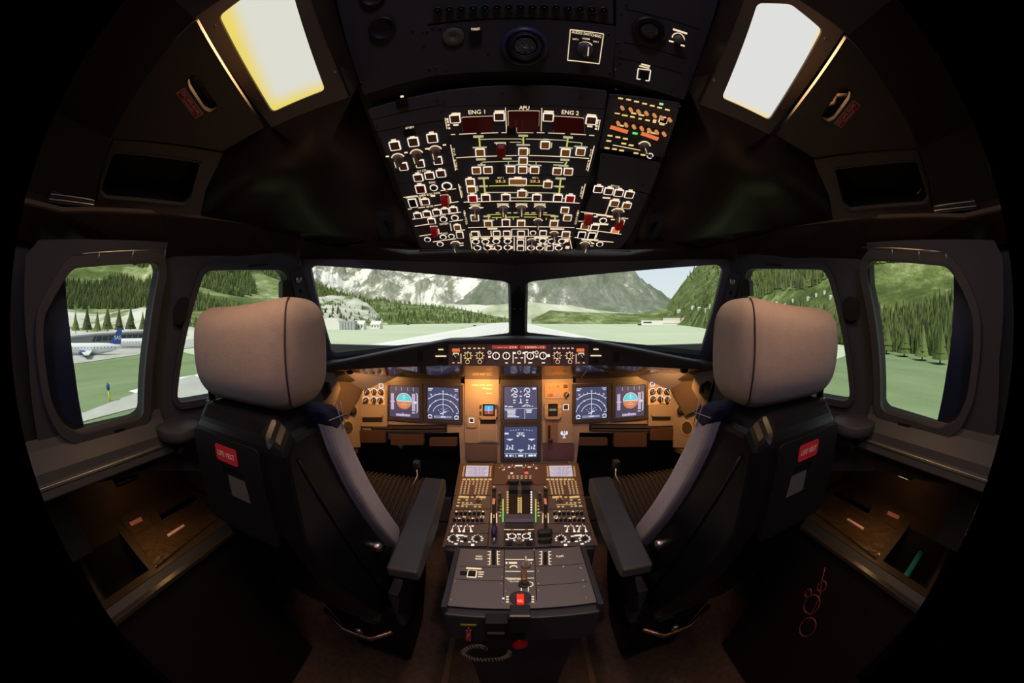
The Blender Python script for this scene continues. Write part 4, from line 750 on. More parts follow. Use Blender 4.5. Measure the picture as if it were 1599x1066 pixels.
t = module('blank_cover_plate', oh, [(938, 240), (1032, 256), (1014, 302), (932, 287)], 'plain dark blue blanking plate between the radio panel and the right switch column', 'panel'); b = MB(); fl_(b, oh, [(943, 245), (1026, 262)]); b.parts('screw', t)
t = module('blank_cover_plate', oh, [(692, 143), (816, 134), (948, 143), (945, 170), (816, 165), (692, 167)], 'plain dark blanking strip above the ENG 1, APU and ENG 2 lettering', 'panel'); b = MB(); fl_(b, oh, [(784, 147), (907, 150.5)], 2.8); b.parts('screw', t)
# overhead audio panel with rows of glowing knobs
t = module('overhead_audio_panel', oh, [(952, 148), (1063, 162), (1036, 245), (936, 232), (944, 190)], 'right overhead audio panel with two rows of glowing orange knobs', 'control panel')
KO = mat('knob_glow_orange', (.5, .2, .08), .5, emit=(.75, .30, .10), es=.75)
for i, (x, y) in enumerate([(970, 165.7), (983.2, 168.4), (995.3, 171.5), (1007.5, 174), (1020, 177.5), (1031, 181), (1043.6, 184), (963.8, 189.5), (976, 192), (988.2, 195), (1000.3, 197.6), (1012, 200.5), (1023.5, 203.3), (1035, 206.2)]):
    c = oh.at(x, y); q = oh.size(x, y, 5.6, 5.6)[0] / 2; b = MB(); b.lathe(oh.w(c), oh.n, [(q * 1.5, 0), (q * 1.45, .003), (q, .004)], KNOBD, 14); b.lathe(oh.w(c, .004), oh.n, [(q, 0), (q, .009), (q * .7, .011)], KO, 14); b.build('volume_knob', t)
for x, y in ((966.8, 202), (1014.7, 212.5)):
    b = MB(); c = oh.at(x, y); W, H = oh.size(x, y, 29, 5.5); b.box(oh, c, W, H, ORANGE, 0, .001, -.18); b.build('frequency_display', t)
knob(t, oh, 1005.5, 229, 8, 120, KNOBM, .02, name='tuning_knob'); toggle(t, oh, 1015, 243, 4, METAL, .012); lit_button(t, oh, 1035.5, 187, 13, 10, BLACK, False, CREAM)
b = MB(); AY = glow('audio_yellow', (.95, .7, .25), .9)
bars(b, oh, [(969, 153.5), (981.5, 155.5), (994, 158.5), (1006.5, 161.8), (1018.5, 165), (1030, 168), (1042, 171.3), (989.5, 176.8, 8), (1001.5, 179.5, 9), (964, 177, 8, 1.6), (975.5, 180, 9, 2), (987.5, 182.3, 7), (999.5, 185.2, 5), (1011, 187.6, 7), (1022, 189, 5, 5), (1033.5, 194, 8), (969, 195.8, 10), (1017.5, 207, 14), (952.5, 211.7), (964.8, 214), (976.6, 216.4), (950.5, 219.8), (974, 224), (985.5, 226.6), (947.8, 231), (959.6, 232.6), (970.6, 234.7), (993, 239), (1004, 241.7)], 7.5, 2.2, AY); bars(b, oh, [(1032.5, 162.3, 6, 3)], m=glow('green_pale', (.4, .9, .6), .9)); bars(b, oh, [(991.7, 208, 8, 3)], m=GREENL)
lines(b, oh, [(957, 226.3, 1000, 234.6)], CREAM, 1.1); b.build('legend_lettering', t)
b = MB(); fl_(b, oh, [(953, 138 + 12), (948, 182), (1060, 165), (945, 196), (1037, 242)]); b.parts('screw', t)
# aft overhead panels
t = module('left_aft_overhead_panel', oh, [(514, -60), (655, -60), (680, 118), (568, 148), (540, 60)], 'dark left rear overhead panel with two round covered recesses', 'control panel', PANELA)
for x, y in ((583, -8), (597, 44)):
    c = oh.at(x, y); q = oh.size(x, y, 42, 36)[0] / 2; b = MB(); b.lathe(oh.w(c), oh.n, [(q, 0), (q, .004), (q * .86, .006), (q * .8, .002), (q * .1, .003)], DARK, 28); b.build('round_cover', t)
b = MB(); fl_(b, oh, [(660, 50), (668, 48), (662, 70), (670, 107), (564, 129), (645, 47)]); b.parts('screw', t)
t = module('circuit_breaker_panel', oh, [(656, -40), (956, -40), (958, 38), (816, 28), (668, 38)], 'rear overhead panel with a long row of round dark circuit breakers', 'control panel', PANELA)
for i in range(15):
    x = 684 + i * 18.4; y = 11 + ((x - 812) / 128) ** 2 * 5; c = oh.at(x, y); q = oh.size(x, y, 14, 14)[0] / 2; b = MB()
    b.lathe(oh.w(c), oh.n, [(q, 0), (q, .006), (q * .85, .007), (q * .7, .003), (q * .35, .003), (q * .3, .008), (q * .1, .009)], KNOBD if i not in (3, 4) else mat('breaker_green', (.01, .09, .07), .5), 16); b.build('breaker', t)
b = MB(); [b.lathe(oh.w(oh.at(684 + i * 18.4, 23 + ((684 + i * 18.4 - 812) / 128) ** 2 * 5)), oh.n, [(.0016, 0), (.0014, .001)], KNOBM, 6, False) for i in range(15)]; b.build('label_dot', t)
t = module('reading_light_panel', oh, [(668, 41), (816, 30), (962, 41), (956, 122), (816, 112), (680, 118)], 'centre rear overhead panel carrying the reading lamp and the AUDIO SWITCHING knob', 'control panel', PANELA)
c = oh.at(708, 57); q = oh.size(708, 57, 34, 30)[0] / 2; b = MB(); b.lathe(oh.w(c), oh.n, [(q, 0), (q, .003), (q * .92, .004), (q * .05, .0042), (q * .04, .002)], mat('buff_disc', (.16, .14, .11), .6), 28); b.build('round_vent', t)
b = MB(); c = oh.at(743, 54); W, H = oh.size(743, 54, 19, 14); b.box(oh, c, W, H, BLACK, 0, .006); b.build('toggle_window', t)
b = MB(); W, H = oh.size(912, 73, 52, 49); c = oh.at(914, 73); b.plate(oh, rr(*c, W, H, .001, 1), CREAM, 0, .001, [rr(*c, W * .955, H * .95, .001, 1)[::-1]]); label(b, oh, 'AUDIO SWITCHING', 916, 53, 46, 4.5, CREAM, -.05); label(b, oh, 'NORM', 915, 60.3, 11, 2.8); label(b, oh, 'CAPT 3', 898.5, 61, 9, 2.6); label(b, oh, 'F/O 3', 930.5, 65, 8, 2.6); label(b, oh, 'TOILET', 742.5, 45.3, 14, 3.6)
b.ring(oh, oh.at(914, 76), W * .23, W * .26, CREAM, 0, .001, 40, 140, 12); b.build('legend_lettering', t)
knob(t, oh, 913, 75, 12, 92, mat('knob_violet', (.13, .11, .17), .5), .032, arc=False, name='selector_knob')
b = MB(); fl_(b, oh, [(676, 43), (687, 44), (762, 82), (696, 108), (680, 105), (950, 52), (952, 112)]); b.parts('screw', t)
t = thing('reading_lamp', oh.w(oh.at(819, 72)), 'round black swivel reading lamp in the centre of the rear overhead panel', 'reading lamp')
c = oh.at(819, 72); q = oh.size(819, 72, 76, 60)[0] / 2; b = MB(); b.lathe(oh.w(c), oh.n, [(q, 0), (q, .004), (q * .9, .009), (q * .78, .010), (q * .72, .004), (q * .3, .003)], mat('lamp_ring_violet', (.05, .05, .12), .35), 36); b.build('bezel_ring', t)
b = MB(); b.lathe(oh.w(c, .003), oh.n + oh.v * .35, [(q * .70, 0), (q * .68, .018), (q * .55, .028), (q * .50, .030), (q * .46, .022)], DARK, 32); b.build('lamp_head', t)
ax = (oh.n + oh.v * .35).normalized(); b = MB(); b.lathe(oh.w(c, .003) + ax * .022, ax, [(q * .46, 0), (q * .4, .004), (q * .15, .006), (q * .08, .008)], mat('lamp_glass', (.25, .24, .22), .15, metal=.6, bump=1, bscale=500), 28); b.build('lens', t)
t = module('right_aft_overhead_panel', oh, [(962, -60), (1138, -60), (1068, 156), (958, 124)], 'right rear overhead panel with round speaker grille and small dimmer dial', 'control panel', PANELA)
c = oh.at(1013, 48); q = oh.size(1013, 48, 52, 44)[0] / 2; b = MB(); b.lathe(oh.w(c), oh.n, [(q, 0), (q, .005), (q * .85, .008), (q * .6, -.0), (q * .55, .004), (q * .2, .006)], DARK, 32); b.build('air_vent', t)
b = MB(); b.lathe(oh.w(c, .001), oh.n, [(q * .52, 0), (q * .5, .007), (q * .2, .009)], mat('lamp_glass2', (.10, .095, .09), .3, metal=.4, bump=1, bscale=500), 24); b.build('vent_nozzle', t)
b = MB(); c = oh.at(1059, 60); q = oh.size(1059, 60, 20, 18)[0] / 2; b.ring(oh, c, q * .85, q, CREAM, 0, .001, -20, 190, 18); bars(b, oh, [(1062, 49, 22, 3), (1048, 64.5, 7, 2.4), (1066, 71, 6, 2.4), (1008, 101.5, 14, 2.2), (1006, 104.5, 16, 2)]); lines(b, oh, [(996, 107, 1016, 109.5), (996.5, 107, 994.5, 123), (1016, 110, 1013.5, 126), (994.5, 123, 1000, 123.7), (1013.5, 126, 1008, 125.6)], WHITE, 1.6); b.build('legend_lettering', t)
b = MB(); b.lathe(oh.w(oh.at(1059, 61)), oh.n, [(q * .7, 0), (q * .65, .010), (q * .3, .012)], KNOBM, 18); b.build('dimmer_knob', t)
MB().box(oh, oh.at(1005, 116), .017, .016, BLACK, 0, .004).build('lamp_switch', t)
b = MB(); fl_(b, oh, [(968, 78), (978, 6), (970, 20), (1050, 137), (965, 66), (968, 97)]); b.parts('screw', t)
b = MB(); [b.line(oh, oh.at(x0, y0), oh.at(x1, y1), .0015, BLACK, 0, .0004) for x0, y0, x1, y1 in ((974, 66, 1072, 92), (964, 90, 1066, 115), (976, 14, 1092, 46))]; b.build('panel_seam', t)
b = MB()
for x, y in ((961, 138), (1060.5, 164), (960, 107)): b.lathe(oh.w(oh.at(x, y), .004), oh.n, [(.0022, 0), (.0016, .002)], METAL, 8)
b.parts('rivet', t)
# ---------------------------------------------------------------- glareshield and main instrument panel
PM = mat('instrument_panel_grey', (.30, .26, .235), .55, bump=.03, bscale=300)
PMD = mat('instrument_bezel', (.05, .045, .05), .4)
GSM = mat('glareshield_leatherette', (.05, .032, .028), .5, bump=.1, bscale=400)
HOOD = mat('hood_gloss', (.16, .15, .17), .12, metal=.85)
mp = PL(A(.027, 1.57, -.31), (1, 0, 0), A(.027, 1.57, -.31) - A(.027, 1.51, -.67))
t = thing('glareshield', A(.027, 1.4, -.1), 'dark padded glareshield hood running across under both windscreens', 'glareshield')
ST_ = [(-.95, 1.04, -.185, -.215), (-.74, 1.22, -.172, -.207), (-.50, 1.31, -.124, -.195), (-.27, 1.36, -.080, -.188), (.027, 1.375, -.070, -.187), (.324, 1.36, -.080, -.188), (.554, 1.31, -.124, -.195), (.794, 1.22, -.172, -.207), (1.004, 1.04, -.185, -.215)]
def gsx(x, y, k): return A(x * 1.0 + (0 if True else k), y, 0)
b = MB(); b.loft([[A(x, y, zb), A(x, y - .008, zt - .012), A(x, y - .004, zt - .004), A(x, y + .012, zt), A(x, y + .10, zt + .003), A(x * .97, max(y + .5, 1.62) if abs(x - .027) < .4 else y + .42, zt - .02), A(x, y + .10, zb + .02), A(x, y + .02, zb)] for x, y, zt, zb in ST_], GSM, smooth=False); b.build('hood_body', t, bevel=.004)
b = MB(); hs = [s_ for s_ in ST_ if abs(s_[0] - .027) < .78]
b.loft([[A(x, y + .01, zb), A(x * .99, 1.572, -.282), A(x * .99, 1.58, -.27), A(x, y + .012, zb + .01)] for x, y, zt, zb in hs], HOOD); b.build('hood_lining', t)
# panel board
def q2(pl, x0, y0, x1, y1): return [pl.at(x0, y1), pl.at(x1, y1), pl.at(x1, y0), pl.at(x0, y0)]
ip = thing('instrument_panel', mp.w((0, 0)), 'wide instrument panel board that carries the six display screens', 'instrument panel')
b = MB(); b.plate(mp, [mp.at(*p) for p in ((563, 592), (1050, 590), (1052, 668), (1030, 675), (905, 675), (900, 724), (719, 724), (717, 675), (585, 675), (560, 668))], PM, -.02, 0); b.build('board', ip, bevel=.002)
UP = MB(); UP.plate(mp, [mp.at(*p) for p in ((608, 572), (720, 577), (720, 599), (604, 599))], PMD, .0, .003); UP.plate(mp, [mp.at(*p) for p in ((898, 577), (1008, 572), (1010, 597), (899, 598))], PMD, 0, .003); UP.plate(mp, [mp.at(*p) for p in ((781, 576), (846, 576), (846, 599), (780, 599))], PMD, 0, .003); UP.build('upper_cover', ip)
SB_ = glow('screen_slate', (.055, .078, .19), .75); SBP = glow('screen_slate_dark', (.055, .06, .13), .75); SW = glow('screen_white', (.8, .85, .95), .95); SC_ = glow('screen_cyan', (.06, .62, .66), 1); SO = glow('screen_earth', (.66, .22, .10), 1); SL = glow('screen_lilac', (.62, .5, .72), .9); SBL = glow('screen_blue', (.03, .42, .85), 1); SRD = glow('screen_earth_red', (.35, .05, .06), 1)
def unit(name, pts, lab, bg, S=.160):
    uv = [mp.at(*p) for p in pts]; c = (sum(a[0] for a in uv) / 4, sum(a[1] for a in uv) / 4)
    r = thing(name, mp.w(c), lab, 'display screen', 'cockpit display screens')
    b = MB(); b.plate(mp, rr(*c, S * 1.22, S * 1.20, .006), PMD, 0, .010, [rr(*c, S * 1.02, S * 1.02, .003)[::-1]]); b.build('bezel', r, bevel=.002)
    b = MB(); b.box(mp, c, S * 1.02, S * 1.02, BLACK, .001, .0025); b.box(mp, c, S * .985, S * .985, bg, .0025, .004); b.build('screen', r)
    pl = PL(mp.w(c, .004), mp.u, mp.v); h = S * .985 / 2; return r, pl, h
def arc(b, pl, h, cx, cy, r, w, a0, a1, m, n=24): b.ring(pl, (cx * h, cy * h), (r - w / 2) * h, (r + w / 2) * h, m, 0, .0004, a0, a1, n)
def seg(b, pl, h, x0, y0, x1, y1, w, m): b.line(pl, (x0 * h, y0 * h), (x1 * h, y1 * h), w * h, m, 0, .0004)
def rec(b, pl, h, cx, cy, w, hh, m, z=.0004): b.box(pl, (cx * h, cy * h), w * h, hh * h, m, 0, z)
def nd(pts, lab):
    r, pl, h = unit('display_unit', pts, lab, SB_); b = MB(); cy = -.74
    arc(b, pl, h, 0, cy, 1.34, .035, 46, 134, SW, 30); arc(b, pl, h, 0, cy, 1.0, .03, 12, 168, SW, 30); arc(b, pl, h, 0, cy, .68, .03, 18, 162, SW, 24)
    for k in range(-4, 5):
        a = R(90 + k * 10.5); c, s = math.cos(a), math.sin(a); seg(b, pl, h, c * 1.34, cy + s * 1.34, c * 1.43, cy + s * 1.43, .03, SW)
        if k % 3 == 0: b.text(pl, str(33 + k // 3) if k else '36', (c * 1.5 * h, (cy + s * 1.5) * h), .12 * h, .1 * h, SW, 0, 0, .0004)
    for k in (-2, -1, 1, 2): a = R(90 + k * 28); seg(b, pl, h, math.cos(a) * .95, cy + math.sin(a) * .95, math.cos(a) * 1.05, cy + math.sin(a) * 1.05, .05, SW)
    seg(b, pl, h, 0, cy, 0, .72, .028, SW); rec(b, pl, h, -.8, .9, .3, .05, SW); rec(b, pl, h, -.84, .8, .22, .04, SW); rec(b, pl, h, .82, .9, .26, .05, SW); rec(b, pl, h, .84, .8, .2, .04, SW)
    for s in (-1, 1):
        arc(b, pl, h, s * .84, -.86, .12, .06, 0, 180, SW, 10); rec(b, pl, h, s * .84, -.94, .26, .05, SW); rec(b, pl, h, .88 * s if s > 0 else .88, -.58, .14, .04, SW)
    seg(b, pl, h, -.55, -.80, .5, -.80, .02, SW); seg(b, pl, h, -.55, -.88, .5, -.88, .02, SW); seg(b, pl, h, -.55, -.80, -.55, -.88, .02, SW); seg(b, pl, h, .5, -.80, .5, -.88, .02, SW); rec(b, pl, h, 0, -.84, .3, .04, SW)
    seg(b, pl, h, -.2, -.66, .22, -.5, .05, SW); seg(b, pl, h, -.05, -.74, .1, -.42, .03, SW); [rec(b, pl, h, x, y, .04, .04, SW) for x, y in ((-.3, -.42), (-.12, -.34), (.12, -.36), (.3, -.44), (-.2, -.52), (.22, -.3))]
    b.build('symbology', r); return r
def pfd(pts, lab):
    r, pl, h = unit('display_unit', pts, lab, SBP); b = MB(); n = 24; Rr = .47; cy = .06
    for a0, m in ((0, SC_), (180, SO)):
        o = [(Rr * h * math.cos(R(a0 + 180 * i / n)), (cy + Rr * math.sin(R(a0 + 180 * i / n))) * h) for i in range(n + 1)]; b.plate(pl, o, m, 0, .0003)
    for a0, m in ((0, SW), (180, SO)): arc(b, pl, h, 0, cy, Rr + .03, .04, a0 + 4, a0 + 176, m, 20)
    seg(b, pl, h, -.5, cy, .5, cy, .045, SW); [seg(b, pl, h, -w, cy + y, w, cy + y, .02, SW) for w, y in ((.12, .12), (.2, .24), (.12, .36), (.12, -.12), (.2, -.24))]; seg(b, pl, h, 0, cy + .1, 0, cy + .4, .02, SW)
    rec(b, pl, h, -.80, .0, .20, 1.04, SL); seg(b, pl, h, -.95, .0, -.62, .0, .04, SW); [seg(b, pl, h, -.9, y / 10, -.72, y / 10, .02, SBP) for y in range(-5, 6)]
    rec(b, pl, h, .64, .0, .22, 1.1, SL); rec(b, pl, h, .72, .0, .2, .14, SW); [seg(b, pl, h, .55, y / 10 + .03, .72, y / 10 + .03, .02, SBP) for y in range(-5, 6)]
    seg(b, pl, h, .88, -.55, .88, .5, .06, SW); seg(b, pl, h, .88, .5, .82, .6, .05, SW); seg(b, pl, h, .88, -.55, .82, -.65, .05, SW); seg(b, pl, h, .55, .0, .92, .03, .03, SW)
    rec(b, pl, h, -.08, -.84, .96, .14, SL); rec(b, pl, h, -.08, -.76, .06, .08, SW); [seg(b, pl, h, x / 10 - .08, -.88, x / 10 - .08, -.8, .02, SBP) for x in range(-4, 5)]; rec(b, pl, h, .62, -.66, .2, .05, SW)
    for x in (-.55, -.17, .25, .62): seg(b, pl, h, x, .72, x, .95, .02, SW)
    b.build('symbology', r); return r
pfd([(609.2, 602.5), (655.7, 603.5), (654.7, 652), (607.9, 650.4)], 'leftmost display screen with blue and orange horizon disc'); nd([(667.9, 604.4), (717.6, 604.4), (717.6, 655.5), (667, 653.6)], 'display screen with compass arcs on the left, next to the standby horizon')
nd([(898.2, 603.5), (946.6, 602.5), (948, 653.6), (899.3, 654.7)], 'display screen with compass arcs on the right side of the panel'); pfd([(960.3, 601.6), (1004.8, 600.7), (1006.6, 650.4), (962.2, 652.3)], 'rightmost display screen with blue and orange horizon disc')
r, pl, h = unit('display_unit', [(786.8, 603), (839.3, 603), (839.3, 655), (786.8, 654)], 'upper centre display screen with round engine gauges', SB_); b = MB()
for x in (-.38, .38):
    arc(b, pl, h, x, .74, .17, .05, -10, 200, SW, 14); seg(b, pl, h, x, .74, x - .1, .82, .03, SW); rec(b, pl, h, x + .08, .68, .2, .07, SW); arc(b, pl, h, x, .40, .17, .05, 10, 170, SW, 12); seg(b, pl, h, x, .4, x - .08, .5, .03, SW); rec(b, pl, h, x + .04, .38, .22, .07, SW); rec(b, pl, h, x, .18, .16, .06, SW); rec(b, pl, h, x, .03, .14, .06, SW)
rec(b, pl, h, 0, .7, .06, .1, SW); rec(b, pl, h, 0, .42, .14, .06, SW); rec(b, pl, h, 0, .15, .06, .25, SW); rec(b, pl, h, 0, .02, .2, .05, SW); rec(b, pl, h, .82, .88, .22, .12, SW); rec(b, pl, h, -.9, -.2, .14, .08, SW); rec(b, pl, h, -.62, -.22, .3, .06, SW)
seg(b, pl, h, -1, -.33, 1, -.33, .02, SW); seg(b, pl, h, .25, -.35, .25, -.98, .02, SW); arc(b, pl, h, .35, -.35, .25, .04, 30, 150, SW, 10); [rec(b, pl, h, x, -.2 + .02 * (i % 2), .09, .04, SW) for i, x in enumerate((.1, .25, .4, .55, .7))]
for i, (x, w) in enumerate(((-.62, .7), (-.58, .5), (-.55, .5), (-.56, .46), (-.55, .5), (-.45, .7))): rec(b, pl, h, x, -.42 - i * .085, w, .05, SW)
for i, w in enumerate((.4, .3, .32)): rec(b, pl, h, .5, -.42 - i * .08, w, .05, SW)
b.build('symbology', r)
r, pl, h = unit('display_unit', [(786.8, 663.5), (839.3, 663.5), (839.3, 716), (786.8, 715.5)], 'lower centre display screen with small aircraft door symbols', SB_); b = MB()
for k in range(9):
    if k != 4: x = -.6 + k * .16; rec(b, pl, h, x, .72 + .08 * math.cos(x * 2), .06, .03, SW)
rec(b, pl, h, -.86, .56, .24, .1, SW); seg(b, pl, h, -.22, .6, .22, .6, .04, SW); [seg(b, pl, h, s * .1, .6, s * .04, .45, .05, SW) for s in (-1, 1)]; [rec(b, pl, h, s * .18, .42, .12, .12, SW) for s in (-1, 1)]
for s in (-1, 1):
    seg(b, pl, h, s * .66 - .2, .2, s * .66 + .2, .2, .04, SW); b.plate(pl, [((s * .66 - .14) * h, .19 * h), ((s * .66) * h, .08 * h), ((s * .66 + .14) * h, .19 * h)], SW, 0, .0004)
    for k in (-.16, .16): seg(b, pl, h, s * .66 + k - .05, -.2, s * .66 + k + .05, -.2, .05, SW); seg(b, pl, h, s * .66 + k + .04, -.2, s * .66 + k - .04, -.42, .05, SW); seg(b, pl, h, s * .66 + k - .07, -.44, s * .66 + k + .07, -.44, .05, SW)
    rec(b, pl, h, s * .66, -.36, .07, .16, SW)
rec(b, pl, h, 0, -.5, .34, .07, SW); rec(b, pl, h, 0, -.6, .12, .06, SW); seg(b, pl, h, -1, -.72, 1, -.72, .02, SW); [rec(b, pl, h, x, -.86, w, .12, SW) for x, w in ((-.85, .12), (-.62, .14), (-.46, .05), (0, .3), (.62, .3), (.88, .12))]; seg(b, pl, h, -.3, -.74, -.3, -.98, .02, SW); seg(b, pl, h, .3, -.74, .3, -.98, .02, SW)
b.build('symbology', r)
# centre-left stack
MW = mat('engraved_pale', (.7, .6, .5), .6)
t = thing('centre_left_panel', mp.w(mp.at(752, 650)), 'amber-lit panel strip between the compass screen and the centre screens', 'control panel')
b = MB(); b.plate(mp, rp(q2(mp, 726, 590, 779, 691), .004), PM, 0, .006); b.build('face_plate', t, bevel=.002)
b = MB(); bars(b, PL(mp.w((0, 0), .006), mp.u, mp.v), [(742, 601, 10, 2), (753, 601, 8, 2), (764, 601, 9, 2), (757, 606, 8, 2), (764, 607, 9, 1.6), (764, 614, 9, 1.6)], m=MW); b.build('engraved_marking', t)
m6 = PL(mp.w((0, 0), .006), mp.u, mp.v)
b = MB(); b.plate(m6, rp([m6.at(*p) for p in ((728, 646), (736, 645), (743, 648), (744, 652), (744, 666), (741, 668), (729, 667))], .003), PM, 0, .004); c = m6.at(736.5, 656); W, H = m6.size(736.5, 656, 8, 8); b.plate(m6, rr(*c, W, H, .002), WHITE, .004, .0055, [rr(*c, W * .7, H * .7, .001)[::-1]]); b.box(m6, c, W * .7, H * .7, AMBDK, .004, .005); b.build('annunciator', t, bevel=.001, bseg=1)
b = MB(); b.plate(m6, rp(q2(m6, 747.5, 654, 776, 690), .006), mat('panel_bright_rim', (.42, .34, .28), .45), 0, .003); b.plate(m6, rp(q2(m6, 749.5, 662, 774, 688), .006), PM, .003, .006); b.plate(m6, q2(m6, 750, 655.5, 774, 662), BLACK, .003, .004); b.build('cover_door', t, bevel=.0015)
b = MB(); b.plate(mp, q2(mp, 727, 692, 776, 721), mat('panel_brown_low', (.12, .085, .08), .5), 0, .005); b.plate(mp, q2(mp, 729, 702, 774, 719), MATS['panel_brown_low'], .005, .008); b.build('lower_plate', t, bevel=.001)
t = thing('standby_horizon', m6.w(m6.at(762.5, 640)), 'small standby horizon instrument with blue sky half, left of the centre screens', 'instrument')
b = MB(); O = rp([m6.at(*p) for p in ((749, 630), (753, 625), (771, 625), (776, 630), (776, 650), (772, 654), (753, 654), (749, 650))], .002); I = rr(*m6.at(763.5, 640), *m6.size(763.5, 640, 19, 19), .003); b.plate(m6, O, mat('bezel_tan', (.36, .29, .22), .45), 0, .014, [I[::-1]]); b.build('bezel', t, bevel=.002)
b = MB(); b.plate(m6, I, BLACK, 0, .004); b.box(m6, m6.at(763.5, 636.5), *m6.size(763.5, 636.5, 13.5, 7.5), SBL, .004, .006); b.box(m6, m6.at(763.5, 643.5), *m6.size(763.5, 643.5, 13.5, 6), SRD, .004, .006); b.line(m6, m6.at(757, 640.3), m6.at(770, 640.3), .002, SW, .006, .007); b.line(m6, m6.at(763.5, 634), m6.at(763.5, 645), .002, SW, .006, .007); b.build('screen', t)
b = MB(); [b.box(m6, m6.at(x, y), *m6.size(x, y, 3, 5), KNOBD, .014, .018) for x, y in ((751, 634), (751, 644), (774, 634))]; b.build('side_button', t); knob(t, m6, 774, 652, 3, hgt=.02, m=KNOBD, arc=False, name='setting_knob')
# centre-right stack
t = thing('landing_gear_panel', mp.w(mp.at(872, 650)), 'amber-lit panel with landing gear lever and switches, right of the centre screens', 'control panel')
b = MB(); b.plate(mp, rp(q2(mp, 846, 590, 894, 691), .004), PM, 0, .006); b.build('face_plate', t, bevel=.002)
b = MB(); b.plate(m6, rp(q2(m6, 850.5, 598, 888, 622), .002), mat('indicator_tan', (.45, .30, .2), .5), 0, .003); b.build('indicator_plate', t)
for x, y in ((857.5, 604), (864.5, 604), (871.5, 604)): lit_button(t, m6, x, y, 6, 6, mat('green_amber_lens', (.3, .25, .08), .4, emit=(.5, .35, .1), es=.6), False)
for x, y, w in ((859.5, 617, 11), (883, 603, 8), (872, 616.5, 7)): lit_button(t, m6, x, y, w, 7, AMBER if w != 7 else SL, False)
knob(t, m6, 884, 616, 4.5, 60, KNOBD, .016, name='selector_knob')
lit_button(t, m6, 883.5, 635.5, 9, 9, AMBDK, False)
b = MB(); O = rp([m6.at(*p) for p in ((850, 630), (855, 626), (871, 626), (876, 630), (876, 650), (872, 654), (854, 654), (850, 650))], .002); I = rr(*m6.at(863, 640), *m6.size(863, 640, 15, 20), .002); b.plate(m6, O, MATS['bezel_tan'], 0, .012, [I[::-1]]); b.plate(m6, I, BLACK, 0, .004); b.box(m6, m6.at(863, 639.5), *m6.size(863, 639.5, 11, 3), glow('clock_dim', (.25, .3, .3), .6), .004, .005); [b.ring(m6, m6.at(x, y), .004, .0065, MW, .012, .014, n=12) for x, y in ((852.5, 636), (852.5, 645), (873.5, 635), (873.5, 643))]; b.build('clock', t, bevel=.001)
b = MB(); b.plate(m6, rp(q2(m6, 852, 654.5, 871, 690), .005), mat('panel_brown', (.20, .13, .10), .5), 0, .002); b.box(m6, m6.at(857.5, 676), *m6.size(857.5, 676, 4, 24), BLACK, .002, .003); b.build('lever_gate', t)
b = MB(); o = m6.w(m6.at(857.5, 685), .003); b.tube([o, o + m6.n * .03, o + m6.n * .05], [.004, .004, .008], DARK, 8); b.rbox(o + m6.n * .055, (.022, .018, .022), .006, DARK, 3); b.build('gear_lever', t)
b = MB(); bars(b, m6, [(865, 660, 2, 4), (865, 666, 3, 3), (865, 671, 3, 3), (865, 678, 2.4, 10), (865, 686, 5, 2)], m=SW); 
c = m6.at(881, 677); q = .0022
for s in (-1, 1): b.box(m6, (c[0] + s * .012, c[1] + .004), .010, .016, SW, 0, .001); b.box(m6, (c[0] + s * .006, c[1] - .004), .008, .006, SW, 0, .001)
b.box(m6, (c[0], c[1] - .01), .004, .02, SW, 0, .001); b.box(m6, (c[0], c[1] - .02), .014, .004, SW, 0, .001); b.box(m6, (c[0], c[1] + .008), .004, .012, SW, 0, .001); b.build('white_symbols', t)
b = MB(); b.plate(mp, q2(mp, 848, 692, 896, 718), mat('panel_violet_low', (.10, .06, .09), .5), 0, .006); b.build('lower_plate', t, bevel=.001)
